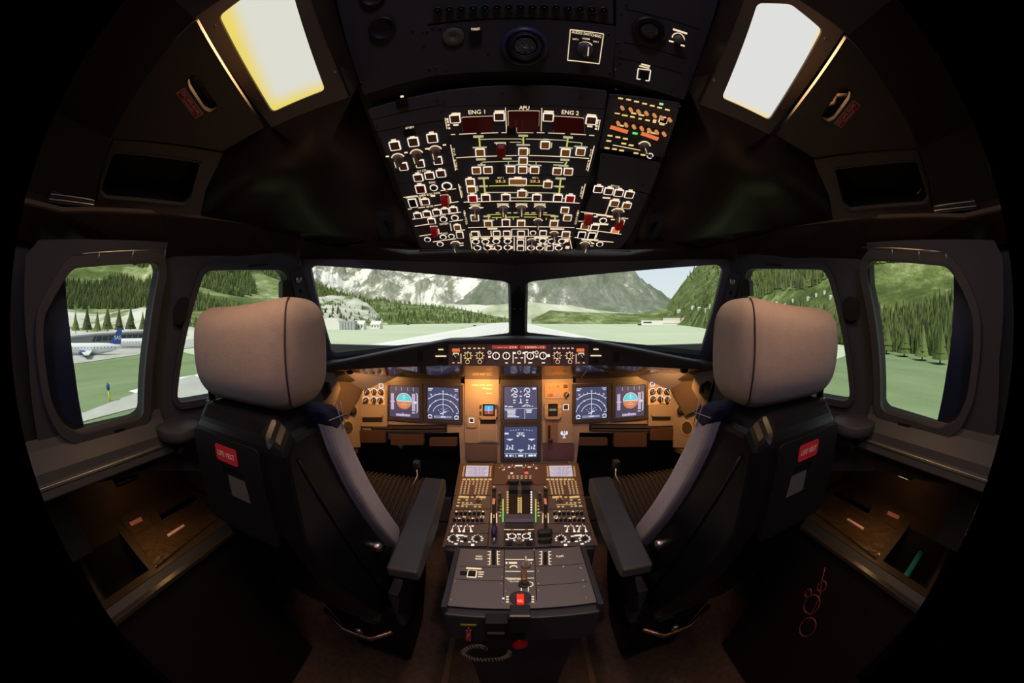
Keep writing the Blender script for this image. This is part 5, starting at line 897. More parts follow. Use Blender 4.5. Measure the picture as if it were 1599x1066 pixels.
# outer blocks with the little cream knobs, slots, trays
for sd, blk, kn, sq, slot, tray, lows in (('left', (565, 600, 606, 665), ((573, 612), (584, 612), (594.7, 612), (571.5, 625), (583.5, 624.7), (593.8, 625)), (595.3, 602), (566, 651, 597, 659), (580, 662, 698, 674), ((563, 671, 604, 690), (611, 677, 662, 694), (672, 683, 714, 695))),
                                        ('right', (1011, 599, 1050, 664), ((1019, 612), (1030, 610.5), (1041, 612), (1019.8, 623), (1030.7, 623.3), (1041.8, 624)), (1018.8, 599.5), (1018, 650, 1047, 656.5), (920, 661, 1028, 673), ((1013, 668, 1050, 686), (958, 674, 1009, 697), (904, 683, 947, 694)))):
    t = thing('loudspeaker_block', mp.w(mp.at((blk[0] + blk[2]) / 2, blk[3])), f'amber-lit block with six small cream knobs at the {sd} end of the panel', 'control panel')
    b = MB(); b.plate(mp, rp(q2(mp, *blk), .003), PM, 0, .012); b.build('face_plate', t, bevel=.003); m12 = PL(mp.w((0, 0), .012), mp.u, mp.v)
    cx, cy = (kn[0][0] + kn[2][0]) / 2, 618.5; b = MB(); b.box(m12, m12.at(cx - .5, cy), *m12.size(cx, cy, 35, 24), mat('cream_plate', (.62, .52, .40), .5), 0, .002); b.line(m12, m12.at(cx - 17, cy), m12.at(cx + 17, cy), .0012, KNOBM, .002, .0026); [b.line(m12, m12.at(cx + x, cy - 12), m12.at(cx + x, cy + 12), .0012, KNOBM, .002, .0026) for x in (-5.5, 5.5)]; b.build('cream_plate', t)
    for i, (x, y) in enumerate(kn): knob(t, PL(m12.w((0, 0), .002), m12.u, m12.v), x, y, 4.2, (60, 90, 130, 40, 100, 70)[i], KNOBD, .018, True, 'round_knob', SW)
    b = MB(); c = m12.at(*sq); W, H = m12.size(*sq, 7, 7); b.plate(m12, rr(*c, W, H, .001), SW, 0, .002, [rr(*c, W * .7, H * .7, .001)[::-1]]); b.build('indicator_frame', t)
    b = MB(); b.plate(m12, rp(q2(m12, *slot), .002), BLACK, 0, .001); b.plate(m12, q2(m12, slot[0] - 1, slot[1] - 3, slot[2] + 1, slot[1]), PM, 0, .006); b.build('card_slot', t)
    t = thing('sliding_table', mp.w(mp.at((tray[0] + tray[2]) / 2, tray[3])), f'dark folded sliding table slot under the {sd} pair of screens', 'table')
    b = MB(); b.plate(mp, rp(q2(mp, *tray), .002), BLACK, 0, .002); b.build('slot_recess', t); b = MB(); b.plate(mp, q2(mp, tray[0] + 3, tray[1] + 3, tray[2] - 3, tray[1] + 6), PMD, .002, .012); b.plate(mp, q2(mp, tray[0] + 3, tray[1] + 8, tray[2] - 3, tray[3] - 1), PMD, .002, .010); b.build('table_leaf', t, bevel=.001)
    t = thing('footwell_cover', mp.w(mp.at((lows[1][0] + lows[1][2]) / 2, lows[1][3])), f'brown stepped cover boxes under the {sd} table slot, above the footwell', 'cover')
    for i, l in enumerate(lows): b = MB(); b.plate(mp, rp(q2(mp, *l), .004), mat('cover_brown', (.07, .04, .028), .5), -.02, .02 if i != 1 else .008); b.build('cover_box', t, bevel=.004)
# slanted side structures beside the panel
for sx in (-1, 1):
    sd = 'left' if sx < 0 else 'right'
    def m(p): return p if sx < 0 else mx(p)
    p0, p1, p2 = m(A(-.772, 1.57, -.30)), m(A(-.772, 1.52, -.65)), m(A(-.90, 1.27, -.30))
    pl = PL(p0, (p0 - p2) * (1 if sx < 0 else -1), p0 - p1)
    K = (lambda x: x) if sx < 0 else (lambda x: 1614 - x)
    def P(L): o = [pl.at(K(x), y) for x, y in L]; return o if sx < 0 else o[::-1]
    t = thing('slanted_vent_board', p1, f'amber-lit slanted side panel with octagonal vent, at the {sd} end of the instrument panel', 'panel')
    b = MB(); b.plate(pl, P([(563, 698), (566, 598), (560, 590), (500, 585), (490, 700)]), PM, -.02, 0); b.build('face_plate', t, bevel=.002)
    b = MB(); b.plate(pl, P([(566, 602), (541, 648), (527, 638), (500, 600), (503, 572), (524, 574)][::1])[::-1] if False else P([(566, 602), (524, 574), (500, 572), (503, 605), (520, 638), (541, 648)])[::-1], mat('side_upper_brown', (.08, .06, .045), .5), 0, .02); b.build('upper_cover', t, bevel=.003)
    b = MB(); c = pl.at(K(550), 641); b.lathe(pl.w(c), pl.n, [(.024, 0), (.022, .012), (.016, .018), (.004, .019)], DARK, 20); b.build('round_vent', t)
    b = MB(); c = pl.at(K(543 if sx < 0 else 541), 668); q = .042; o = [(c[0] + q * math.cos(R(22.5 + 45 * i)), c[1] + q * math.sin(R(22.5 + 45 * i))) for i in range(8)]; i_ = [(c[0] + q * .84 * math.cos(R(22.5 + 45 * i)), c[1] + q * .84 * math.sin(R(22.5 + 45 * i))) for i in range(8)]
    b.plate(pl, o, mat('panel_bright_rim2', (.42, .34, .26), .45), 0, .003, [i_[::-1]]); b.plate(pl, i_, mat('grille_olive', (.10, .08, .045), .7, bump=1, bscale=700), 0, .001); b.build('octagon_grille', t)
    b = MB(); b.loft([[m(A(-.80, 1.50, -.20)), m(A(-.80, 1.58, -.28)), m(A(-.80, 1.50, -.33))], [m(A(-.72, 1.50, -.20)), m(A(-.72, 1.58, -.28)), m(A(-.72, 1.565, -.29))]], PM); b.build('lamp_corner', t)
    # side shelf running back from the panel under the window
    b = MB(); b.loft([[m(A(-.80, 1.50, -.66)), m(A(-.80, 1.50, -.69)), m(A(-1.2, 1.50, -.69)), m(A(-1.2, 1.50, -.66))], [m(A(-.86, .72, -.60)), m(A(-.86, .72, -.64)), m(A(-1.25, .72, -.64)), m(A(-1.25, .72, -.60))]], mat('shelf_brown', (.14, .095, .06), .45, var=.3)); b.build('wall_shelf_' + sd, bevel=.004, **ST)
    b = MB(); b.loft([[m(A(-.74, 1.28, -.205)), m(A(-.88, 1.24, -.20)), m(A(-.97, 1.0, -.24)), m(A(-.93, 1.1, -.22))], [m(A(-.775, 1.56, -.33)), m(A(-.96, 1.40, -.33)), m(A(-1.2, .85, -.33)), m(A(-1.0, 1.1, -.33))], [m(A(-.80, 1.54, -.66)), m(A(-1.1, 1.40, -.66)), m(A(-1.3, .85, -.66)), m(A(-1.0, 1.1, -.66))]], mat('side_dark_liner', (.06, .05, .045), .6)); b.build('wall_side_liner_' + sd, **ST)
    t = thing('map_case_bracket', m(A(-.87, 1.12, -.26)), f'grey angular bracket with dark hexagonal hole behind the {sd} headrest', 'bracket')
    bp = PL(m(A(-.86, 1.08, -.30)), m(A(-.86, 1.08, -.3)) * 0 + (V((.35, 1, 0)) if sx < 0 else V((.35, -1, 0))), (0, 0, 1))
    O = [(505, 570), (521, 578), (532, 606), (521, 640), (500, 640), (488, 600)] if sx < 0 else [(1100, 562), (1084, 585), (1080, 606), (1104, 648), (1125, 640), (1128, 590)]
    O2 = [(505, 594), (516, 598), (518, 612), (508, 625), (498, 622), (496, 600)] if sx < 0 else [(1104, 594), (1093, 602), (1091, 612), (1102, 626), (1114, 622), (1116, 600)]
    o = [bp.at(*p) for p in O]; i_ = [bp.at(*p) for p in O2]
    if sx > 0: o = o[::-1]; i_ = i_[::-1]
    b = MB(); b.plate(bp, o[::-1], mat('bracket_grey', (.2, .17, .14), .5), -.03, 0, [i_]); b.plate(bp, i_[::-1], BLACK, -.04, -.02); b.build('plate', t, bevel=.002)
# autopilot control unit and the two side units on the glareshield
fc = PL(A(.027, 1.345, -.14), (1, 0, 0), (0, .06, 1)); FCM = mat('fcu_face', (.22, .12, .10), .5)
def fmod(name, x0, x1, lab):
    t = thing(name, fc.w(fc.at((x0 + x1) / 2, 570)), lab, 'control panel'); b = MB(); b.plate(fc, rp(q2(fc, x0, 537.5, x1, 571), .002), FCM, -.03, 0); b.build('face_plate', t, bevel=.0015); return t
t = fmod('autopilot_panel', 757.5, 861.5, 'autopilot panel with red displays in the middle of the glareshield')
for x0, x1, tx in ((768.5, 809, '--- -- 254'), (811.7, 852.5, '10000 -12')):
    b = MB(); b.plate(fc, q2(fc, x0, 539.3, x1, 544.5), glow('red_display', (.42, .05, .03), .9), 0, .001); label(b, PL(fc.w((0, 0), .001), fc.u, fc.v), tx, (x0 + x1) / 2 + 3, 542, 30, 3.2, glow('display_digits', (1, .5, .3), 1)); b.build('readout_display', t)
for x in (774.6, 790.6, 828.3, 848): knob(t, fc, x, 555.3, 4.2, 90, KNOBD, .022, False, 'rotary_knob'); 
b = MB()
for x in (774.6, 790.6, 828.3, 848): c = fc.at(x, 555.3); q = fc.size(x, 555, 11, 11)[0] / 2; b.ring(fc, c, q * .82, q * 1.08, WHITE, 0, .001)
for x, y in ((764.4, 550.3), (810.9, 550.3), (837.9, 550.3)): c = fc.at(x, y); q = fc.size(x, y, 5.5, 5.5)[0] / 2; b.ring(fc, c, q * .7, q * 1.05, WHITE, 0, .001)
lines(b, fc, [(801.2, 549, 801.2, 567), (819.8, 549, 819.8, 567)], WHITE, 1.5); bars(b, fc, [(803.5, 551, 4, 3), (818, 551, 4, 3), (806, 558.5, 4, 1.6), (815, 558.5, 4, 1.6), (791, 566.5, 4, 1.6), (810.5, 566.5, 5, 1.6), (828, 566.3, 6, 1.8), (848.5, 566.3, 5, 1.6), (764.4, 557, 4, 3), (838, 556.5, 4, 3), (822, 549.5, 4, 2), (833, 549.5, 3, 2), (856.5, 555, 4, 4)], m=WHITE); b.build('legend_lettering', t)
for nm, x0, x1, R1, R2, disp, kx, bs, m_ in (('left', 700.5, 756.5, ((730.7, 555), (749.2, 555)), ((730, 564.6), (749.2, 564.6)), 712, 712, (725, 733, 741, 748, 755), glow('gold_legend', (.95, .68, .3), 1)), ('right', 862.5, 919, ((870, 555), (889.4, 555)), ((870.8, 564.6), (890.2, 564.6)), 906.3, 907.5, (866, 873, 880, 887, 894), glow('rose_legend', (1, .6, .42), 1))):
    t = fmod('baro_control_panel', x0, x1, f'small {nm} glareshield unit with lit rosette knobs beside the autopilot panel')
    for x, y in R1: knob(t, fc, x, y, 4.2, 90, KNOBD, .02, False, 'rosette_knob')
    for x, y in R2: ringbtn(t, fc, x, y, 3.2, rim=m_)
    knob(t, fc, kx, 556, 4, 120, KNOBM, .02, True, 'baro_knob')
    b = MB(); bars(b, fc, [(x, 543.6, 4 if i not in (0, 4) else 3.6, 1.8) for i, x in enumerate(bs)] + [(kx - 4, 566.3, 3, 1.4), (kx + 4, 566.3, 3, 1.4), (kx, 551.5, 9, 2)], m=m_)
    for x, y in R1:
        c = fc.at(x, y); q = fc.size(x, y, 10, 10)[0] / 2; b.ring(fc, c, q * .82, q, m_, 0, .001)
        for k in range(8): a = R(k * 45); b.box(fc, (c[0] + math.cos(a) * q * 1.3, c[1] + math.sin(a) * q * 1.2), q * .35, q * .25, m_, 0, .001)
    lines(b, fc, [((719.8 if nm == 'left' else 899.6), 552, (719.8 if nm == 'left' else 899.6), 567.5)], m_, 1.3); b.build('legend_lettering', t)
    b = MB(); b.plate(fc, q2(fc, disp - 6, 544, disp + 6, 549), ORANGE, 0, .001); b.build('readout_display', t)
gsl = PL(A(-.264, 1.355, -.14), A(-.264, 1.36, 0) - A(-.50, 1.31, 0), (0, 0, 1)); gsr = PL(A(.318, 1.355, -.14), A(.554, 1.31, 0) - A(.318, 1.36, 0), (0, 0, 1))
for sd, pl, L in (('left', gsl, ((688.4, 545.5, 8, 2), (688.4, 555.7, 17, 2))), ('right', gsr, ((930.5, 545, 8, 2), (930.5, 555, 17, 2)))):
    b = MB(); [b.box(pl, pl.at(x, y), *pl.size(x, y, w, h), CREAM, .002, .004) for x, y, w, h in L]; [b.box(pl, pl.at(x, y), *pl.size(x, y, 8, 7), BLACK, 0, .006) for x, y in ((L[0][0], 561), (L[0][0] + (-32 if sd == 'left' else 32), 559), (L[0][0] + (-32 if sd == 'left' else 32), 553))]
    tag(b.build('warning_light_strip', bevel=.0005, bseg=1), f'two lit legend bars and dark buttons on the {sd} wing of the glareshield', 'switch')
for sd, x0, y0, x1, y1 in (('left', 698, 572, 709, 589), ('right', 920, 572, 908, 589)):
    b = MB(); b.tube([PT(x0, y0, y=1.40), PT(x1, y1, y=1.55)], .004, METAL, 6); tag(b.build('panel_stay_rod'), f'thin metal stay rod under the {sd} part of the glareshield', 'rod')
for sx in (-1, 1):
    b = MB(); o = A(-.70, 1.30, -.20); o = o if sx < 0 else mx(o); b.lathe(o, (0, .2, -1), [(.02, 0), (.02, .022), (.014, .03)], DARK, 14); tag(b.build('flood_lamp'), f'small dark flood lamp under the {"left" if sx < 0 else "right"} end of the glareshield', 'lamp')
# ---------------------------------------------------------------- centre pedestal
p1 = PL(A(.027, .872, -.731), (1, 0, 0), (0, .604, .051)); p2 = PL(A(.027, .872, -.733), (1, 0, 0), (0, 1, 0))
PP = mat('pedestal_face', (.115, .10, .105), .5, bump=.03, bscale=300); PS = mat('pedestal_side', (.035, .038, .055), .5); PA = mat('pedestal_aft_face', (.17, .165, .185), .45, bump=.03, bscale=250)
t = thing('centre_pedestal', V((0, .9, 0)), 'dark centre pedestal between the two seats, widening box at its rear end', 'pedestal')
b = MB(); hw = .243; b.loft([[V((s * w, y, z)) for s, w, z in ((-1, hw - .03, 0), (-1, hw, .52), (-1, hw, zt), (1, hw, zt), (1, hw, .52), (1, hw - .03, 0))] for y, zt in ((.86, 1.42 - .739), (1.50, 1.42 - .686))], PS); b.build('front_body', t, bevel=.004)
b = MB(); b.loft([[V((s * w, y, z)) for s, w, z in ((-1, .20, .54), (-1, .20, .676), (1, .20, .676), (1, .20, .54))] for y in (.565, .88)], PS); b.loft([[V((s * w, y, z)) for s, w, z in ((-1, .15, 0), (-1, .175, .56), (1, .175, .56), (1, .15, 0))] for y in (.63, .88)], PS); b.build('rear_body', t, bevel=.005)
b = MB(); [b.loft([[V((s * .243, .865, .69)), V((s * .252, .865, .69)), V((s * .252, .865, .675)), V((s * .243, .865, .675))], [V((s * .243, 1.49, .742)), V((s * .252, 1.49, .742)), V((s * .252, 1.49, .727)), V((s * .243, 1.49, .727))]], mat('edge_rail_brown', (.16, .10, .07), .4)) for s in (-1, 1)]; [b.loft([[V((s * .193, y, .70)), V((s * .206, y, .70)), V((s * .206, y, .66)), V((s * .193, y, .66))] for y in (.575, .86)], PS) for s in (-1, 1)]; b.parts('edge_rail', t)
MB().plate(p2, [p2.at(*p) for p in ((696, 945), (932, 940), (905, 853), (718, 856))], PA, -.002, .001).build('rear_top_plate', t)
b = MB(); [b.line(p2, p2.at(x0, y0), p2.at(x1, y1), .0022, BLACK, .001, .0013) for x0, y0, x1, y1 in ((719, 884, 785, 886), (837, 884, 910, 880), (712, 904, 787, 907), (838, 914, 918, 908), (788, 856, 786, 938), (834, 856, 838, 938))]; b.build('panel_seam', t); b = MB(); [screw(b, PL(p2.w((0, 0), .001), p2.u, p2.v), x, y, 2.2, METAL) for x, y in ((784, 901), (783, 911), (790, 922), (710, 907), (704, 936), (784, 941), (836, 942), (834, 858), (880, 884), (841, 891), (841, 910), (841, 921), (907, 886), (911, 905), (913, 915), (916, 933), (696, 943), (790, 886))]; b.parts('screw', t)
def pm_(name, poly, lab, m=PP, pl=p1): return module(name, pl, poly, lab, 'control panel', m, .004)
GOLD = glow('gold_dim', (.9, .58, .22), .75); KEY = mat('key_cream', (.40, .30, .2), .5, emit=(.8, .52, .26), es=.32)
for sd in ('left', 'right'):
    K = (lambda x: x) if sd == 'left' else (lambda x: 1621 - x)
    Q = (lambda L: L) if sd == 'left' else (lambda L: L[::-1])
    t = pm_('flight_computer_keypad', Q([(K(718), 723), (K(709), 773), (K(767), 773), (K(771), 723)]), f'{sd} flight computer unit with bright little screen and keys on the pedestal', mat('keypad_face', (.12, .08, .065), .5))
    sc = [p1.at(K(x), y) for x, y in ((726.4, 744), (762.3, 744), (763.7, 728), (728.5, 727.6))]; b = MB(); b.plate(p1, Q(sc), glow('keypad_screen', (.62, .52, .58), .9), .001, .004); b.build('screen', t)
    b = MB(); 
    for k in range(6): label(b, PL(p1.w((0, 0), .004), p1.u, p1.v), '- - --- -- ---', K(745), 730.2 + k * 2.4, 30 - (k % 3) * 5, 1.2, mat('screen_text_red', (.02, .02, .02), emit=(.55, .12, .2) if k % 2 else (.3, .25, .4), es=.9))
    b.build('screen_text', t)
    b = MB(); kp = PL(p1.w((0, 0), 0), p1.u, p1.v)
    for r_ in range(6):
        for c_ in range(8):
            if c_ in (3,) and r_ > 1: continue
            y = 752.5 + r_ * 3.6; x = 722.5 + c_ * 5.7 - r_ * .7; W, H = kp.size(K(x), y, 2.5, 1.9); b.box(kp, kp.at(K(x), y), W, H, KEY, 0, .004)
    bars(b, kp, [(K(725 + i * 6.7), 748.3, 5, 2.2) for i in range(7)], m=GOLD)
    for i in range(6):
        for x in (724.8 - i * .35, 766.4 - i * .2): b.box(kp, kp.at(K(x), 729 + i * 2.8), *kp.size(K(x), 729, 2.2, 1.6), MATS['key_cream'], 0, .003)
    b.build('keypad', t)
    t = pm_('radio_panel', Q([(K(709), 774), (K(705), 794), (K(765), 794), (K(767), 774)]), f'{sd} pedestal radio panel with two yellow frequency bars')
    b = MB(); bars(b, p1, [(K(724), 775.8, 16, 3), (K(751), 776, 15, 3)], m=GOLD); b.parts('frequency_display', t)
    b = MB(); bars(b, p1, [(K(737.5), 776, 4, 2), (K(716.5), 780, 4, 1.6), (K(729), 780.5, 4, 1.6), (K(716), 784.5, 4, 1.6), (K(723), 784.8, 4, 1.6), (K(729.5), 785, 4, 1.6), (K(736), 785, 3, 1.6), (K(714.5), 789.8, 5, 1.8), (K(722), 790, 4, 1.8), (K(728.5), 790.3, 3, 1.8), (K(742), 790.8, 4, 1.8), (K(749), 791, 4, 1.8)], m=GOLD); lines(b, p1, [(K(721), 787.3, K(752), 787.8)], GOLD, 1); b.build('legend_lettering', t)
    knob(t, p1, K(747), 781, 4.5, 90, mat('knob_copper', (.35, .14, .1), .45), .018, name='tuning_knob')
    t = pm_('audio_panel', Q([(K(704.5), 795), (K(700), 817), (K(764), 817), (K(765), 795)]), f'{sd} pedestal audio panel with two rows of dark round knobs')
    for j, (y, x0, dx) in enumerate(((802.5, 713, 6.9), (813, 710, 7.05))):
        for i in range(7):
            x = K(x0 + dx * i); b = MB(); c = p1.at(x, y); q = p1.size(x, y, 5.2, 5.2)[0] / 2; b.lathe(p1.w(c), p1.n, [(q, 0), (q * .95, .011), (q * .6, .013)], mat('knob_black', (.02, .018, .02), .35), 12)
            if (i + j * 2 + (sd == 'right')) % 3 == 0: b.lathe(p1.w(c, .013), p1.n, [(q * .55, 0), (q * .4, .002)], WHITE, 10)
            b.build('volume_knob', t)
    b = MB(); bars(b, p1, [(K(713 + 6.9 * i), 798.3, 4, 1.4) for i in range(7)] + [(K(711 + 7 * i), 809, 3.6, 1.3) for i in range(7)] + [(K(725), 806.6, 5, 1.6)], m=GOLD); c = p1.at(K(753), 807); b.ring(p1, c, *[v for v in (.0062, .0078)], CREAM, 0, .001, 0, 360); b.build('legend_lettering', t)
    t = pm_('light_dimmer_panel', Q([(K(699.5), 818), (K(696.5), 832), (K(762), 832), (K(763.5), 818)]), f'{sd} pedestal panel with lit dimmer dials beside the audio panel rear edge', PP)
    for x in (711.7, 730): knob(t, p1, K(x), 825.4, 4.6, 90, mat('knob_copper2', (.38, .2, .14), .45), .018, True, 'dimmer_knob', WHITE)
    b = MB()
    for x in (711.7, 730): lines(b, p1, [(K(x - 3), 820.5, K(x - 6), 829), (K(x + 3), 820.5, K(x + 6), 829)], WHITE, 1.5); bars(b, p1, [(K(x - 6), 829.5, 4, 1.8), (K(x + 6), 829.5, 4, 1.8), (K(x + 8), 821, 4, 1.6)], m=WHITE)
    b.build('legend_lettering', t)
    t = pm_('rear_side_panel', Q([(K(696), 833), (K(692.5), 851), (K(761), 852), (K(762), 833)]), f'{sd} rearmost dial panel of the wide pedestal section, with scattered lit marks', PP)
    for x, y in ((708, 841), (745.4, 841)): knob(t, p1, K(x), y, 4.2, 60, KNOBD, .02, False, 'rotary_knob')
    b = MB()
    for cx_, cy_ in ((708, 841), (745.4, 841)):
        for k in range(9): a = R(k * 36 - 30); bars(b, p1, [(K(cx_ + 8 * math.cos(a)), cy_ - 5.2 * math.sin(a), 3, 1.5)], m=WHITE)
    bars(b, p1, [(K(718), 835.5, 12, 2), (K(727), 837, 5, 1.5), (K(721), 845, 5, 1.6), (K(733), 846, 4, 1.6), (K(712), 849, 5, 2), (K(738), 850.5, 5, 3), (K(727), 842, 3, 2)], m=WHITE); b.build('legend_lettering', t)
    MB().box(p1, p1.at(K(726), 843), .014, .012, BLACK, 0, .004).build('display_window', t)
t = pm_('systems_page_panel', [(773, 724), (769, 756), (853, 756), (850, 724)], 'small panel of page buttons with one red light, ahead of the thrust levers', mat('page_panel_face', (.10, .072, .066), .5))
b = MB(); 
for i in range(6):
    for j in range(3): bars(b, p1, [(795 + i * 6.6, 743.2 + j * 3.2, 3.6, 1.8)], m=KEY)
bars(b, p1, [(797, 729, 8, 1.4), (810, 726.8, 12, 1.6), (824, 729, 8, 1.4), (799, 738.5, 4, 2), (836, 731, 6, 1.4), (786, 733, 4, 1.4)], m=WHITE); b.build('page_key', t); bq = MB(); bars(bq, p1, [(822, 738, 6, 3)], m=glow('red_light', (1, .12, .1), 1)); bq.build('red_light', t)
for x, y in ((784, 731.5), (800, 731), (821, 731), (833, 730)): knob(t, p1, x, y, 4, 90, mat('knob_copper2', (.38, .2, .14), .45), .016, True)
# thrust levers, trim wheels, speed brake and flap levers
t = pm_('throttle_quadrant', [(768, 757), (763, 853), (859, 853), (855, 757)], 'throttle quadrant with twin thrust levers in the middle of the pedestal')
for s in (-1, 1):
    cx_ = 811.5 + s * 10; b = MB(); b.plate(p1, q2(p1, cx_ - 7.5 if s < 0 else cx_ - 7, 762, cx_ + 7, 802), BLACK, 0, .001); b.build('lever_slot', t)
    b = MB(); c = p1.at(cx_, 764); b.loft([[p1.w((c[0] + x, c[1] + y), h_) for x, y in ((-.018, -.006), (.018, -.006), (.018, .006), (-.018, .006))] for y0, h_ in ((0, 0), (0, .03))], mat('lever_arm', (.12, .13, .12), .4)); b.rbox(p1.w(c, .040), (.048, .022, .022), .008, DARK, 5); b.rbox(p1.w((c[0] + s * .026, c[1] - .004), .038), (.010, .014, .016), .005, mat('lever_red', (.3, .03, .03), .4), 3); b.build('thrust_lever', t)
b = MB(); b.plate(p1, q2(p1, 808.5, 775, 814.5, 802), mat('scale_dark', (.08, .06, .04), .5), 0, .003); pk = PL(p1.w((0, 0), .003), p1.u, p1.v); bars(b, pk, [(811.5, 778 + k * 3, 5, 1.4) for k in range(8)], m=GOLD); lines(b, pk, [(809, 776, 809, 801), (814, 776, 814, 801)], GOLD, .8)
for s in (-1, 1):
    bars(b, p1, [(811 + s * 18.5, 768 + k * 4, 3, 2.4) for k in range(9)], m=WHITE if s > 0 else GOLD); lines(b, p1, [(811 + s * 25.5, 779, 811 + s * 25.5, 797), ], YEL, 1.4); lines(b, p1, [(811 + s * 25.5, 797, 811 + s * 25.5, 815)], GREENL, 1.2); bars(b, p1, [(811 + s * 30, 785 + k * 5, 3, 1.8) for k in range(5)], m=GOLD)
b.build('scale_marking', t)
b = MB(); c0, c1 = p1.at(789, 803), p1.at(833, 818); w_ = c1[0] - c0[0]; d_ = c0[1] - c1[1]
b.loft([[p1.w((x, c1[1] + d_ * k), .002 + .022 * math.sin(math.pi * min(1, k + .15))) for k in (0, .15, .3, .5, .7, .85, 1)] + [p1.w((x, c0[1]), 0), p1.w((x, c1[1]), 0)] for x in (c0[0], c1[0])], mat('quadrant_cover', (.11, .09, .14), .4)); b.build('curved_cover', t)
for s, x in ((-1, 780), (1, 843)):
    b = MB(); c = p1.at(x, 785); o = p1.w(c, -.055); b.lathe(o - V((.005, 0, 0)), (1, 0, 0), [(.05, 0), (.088, 0), (.09, .002), (.09, .008), (.088, .010), (.05, .010)], mat('wheel_black', (.02, .02, .02), .4), 40)
    for k in range(20): a = R(k * 18); b.box(PL(o + V((0, math.cos(a) * .0905, math.sin(a) * .0905)), (1, 0, 0), (0, -math.sin(a), math.cos(a))), (0, 0), .008, .006, MW if k % 4 == 0 else DARK, -.002, .0006)
    b.build('trim_wheel', t)
for s, x in ((-1, 771.5), (1, 852)):
    b = MB(); b.plate(p1, q2(p1, x - 3, 766, x + 3, 833), BLACK, 0, .002); pk = PL(p1.w((0, 0), .002), p1.u, p1.v); bars(b, pk, [(x - .5, 782.5, 4, 9), (x, 830, 5, 4)], m=mat('salmon_plate', (.6, .25, .18), .5, emit=(.7, .25, .18), es=.4)); lines(b, pk, [(x - 4.2, 801, x - 4.6, 816), (x + 3.8, 801, x + 4.2, 816)], CREAM, 1); bars(b, pk, [(x, 806, 1.5, 5)], m=METAL); b.build('lever_track', t)
    b = MB(); b.lathe(p1.w(p1.at(x, 764), 0), p1.n, [(.010, 0), (.010, .012), (.006, .018)], METAL, 14); b.build('track_roller', t)
b = MB(); c = p1.at(772, 842); o = p1.w(c); b.tube([o + V((0, .02, 0)), o + V((0, 0, .02)), o + V((0, -.03, .012))], [.006, .008, .005], METAL, 8); b.rbox(o + V((0, .008, .028)), (.020, .05, .03), .009, mat('handle_navy', (.01, .015, .09), .35), 5); b.build('speed_brake_lever', t)
b = MB(); c = p1.at(850.5, 845); o = p1.w(c); b.rbox(o + V((0, .012, .03)), (.052, .030, .028), .010, DARK, 5); b.rbox(o + V((0, -.006, .016)), (.048, .026, .02), .008, mat('flap_handle', (.03, .025, .025), .3), 4); b.tube([o + V((0, -.012, 0)), o + V((0, .006, .026))], .007, METAL, 8); b.build('flap_lever', t)
t = pm_('engine_start_panel', [(787, 820), (786, 853), (836, 853), (834, 820)], 'engine start panel with two guarded toggles and a round selector, behind the thrust levers')
for x in (799.6, 821.8): toggle(t, p1, x, 837, 5.5, mat('toggle_copper2', (.6, .32, .2), .3, metal=1), .03, (0, .25), 'master_switch')
knob(t, p1, 810, 846.5, 6, 90, mat('knob_mauve2', (.28, .2, .2), .5), .022, True, 'mode_selector')
b = MB(); lines(b, p1, [(787, 826.5, 834, 826.5)], CREAM, 1.1); bars(b, p1, [(810.5, 834, 6, 2), (810.5, 840.5, 5, 1.8), (793, 834, 4, 2), (792, 842, 5, 1.6), (829, 842, 5, 1.6), (827, 832, 4, 2), (803, 843, 3, 1.6), (817, 843, 3, 1.6)], m=WHITE); [b.box(p1, p1.at(x, 849), *p1.size(x, 849, 9, 6), BLACK, 0, .003) for x in (795.5, 826)]; b.build('legend_lettering', t)
# aft flat section
PZ = PL(p2.w((0, 0), .001), p2.u, p2.v)
t = thing('speed_brake_flap_panel', PZ.w(PZ.at(812, 870)), 'grey pedestal strip marked SPEED BRAKE and FLAPS, with two black lever slots', 'control panel')
b = MB(); [b.plate(PZ, rp(q2(PZ, x - 3, y0, x + 3, 882), .003), BLACK, 0, .001) for x, y0 in ((771, 858), (851.5, 862))]; b.parts('lever_slot', t)
b = MB(); label(b, PZ, 'SPEED', 748, 868.6, 10, 2.6); label(b, PZ, 'BRAKE', 748, 872.6, 11, 2.6); label(b, PZ, 'FLAPS', 874.5, 868.3, 11, 3)
for x, l in ((771, (1, -1)), (851.5, (1, -1))):
    for s in l: lines(b, PZ, [(x + s * 5.5, 860, x + s * 6, 881)], CREAM, .9); [lines(b, PZ, [(x + s * 5.5, y, x + s * 9.5, y)], CREAM, 1) for y in (861, 866, 871.5, 876.5, 881)]
b.build('legend_lettering', t)
t = thing('rudder_trim_panel', PZ.w(PZ.at(811, 882)), 'centre rear pedestal unit with pale rudder trim knob between two lit lines', 'control panel')
knob(t, PZ, 821, 883, 8, 90, mat('knob_pale_mauve', (.38, .3, .32), .5), .032, False, 'trim_knob'); b = MB(); lines(b, PZ, [(789, 873, 833, 873), (789, 891.6, 834, 891.6)], CREAM, 1.2); bars(b, PZ, [(801, 878.6, 13, 2.6), (791, 878.6, 3, 3), (828, 874, 8, 1.6), (828, 879, 4, 2)], m=CREAM); b.ring(PZ, PZ.at(802, 886), .008, .012, CREAM, 0, .001, 0, 180, 12); b.ring(PZ, PZ.at(821, 884), .019, .021, mat('dial_grey', (.3, .25, .25), .5), 0, .001); b.build('legend_lettering', t)
t = thing('parking_brake_panel', PZ.w(PZ.at(812, 905)), 'pedestal unit marked PARKING BRK with a small metal handle', 'control panel')
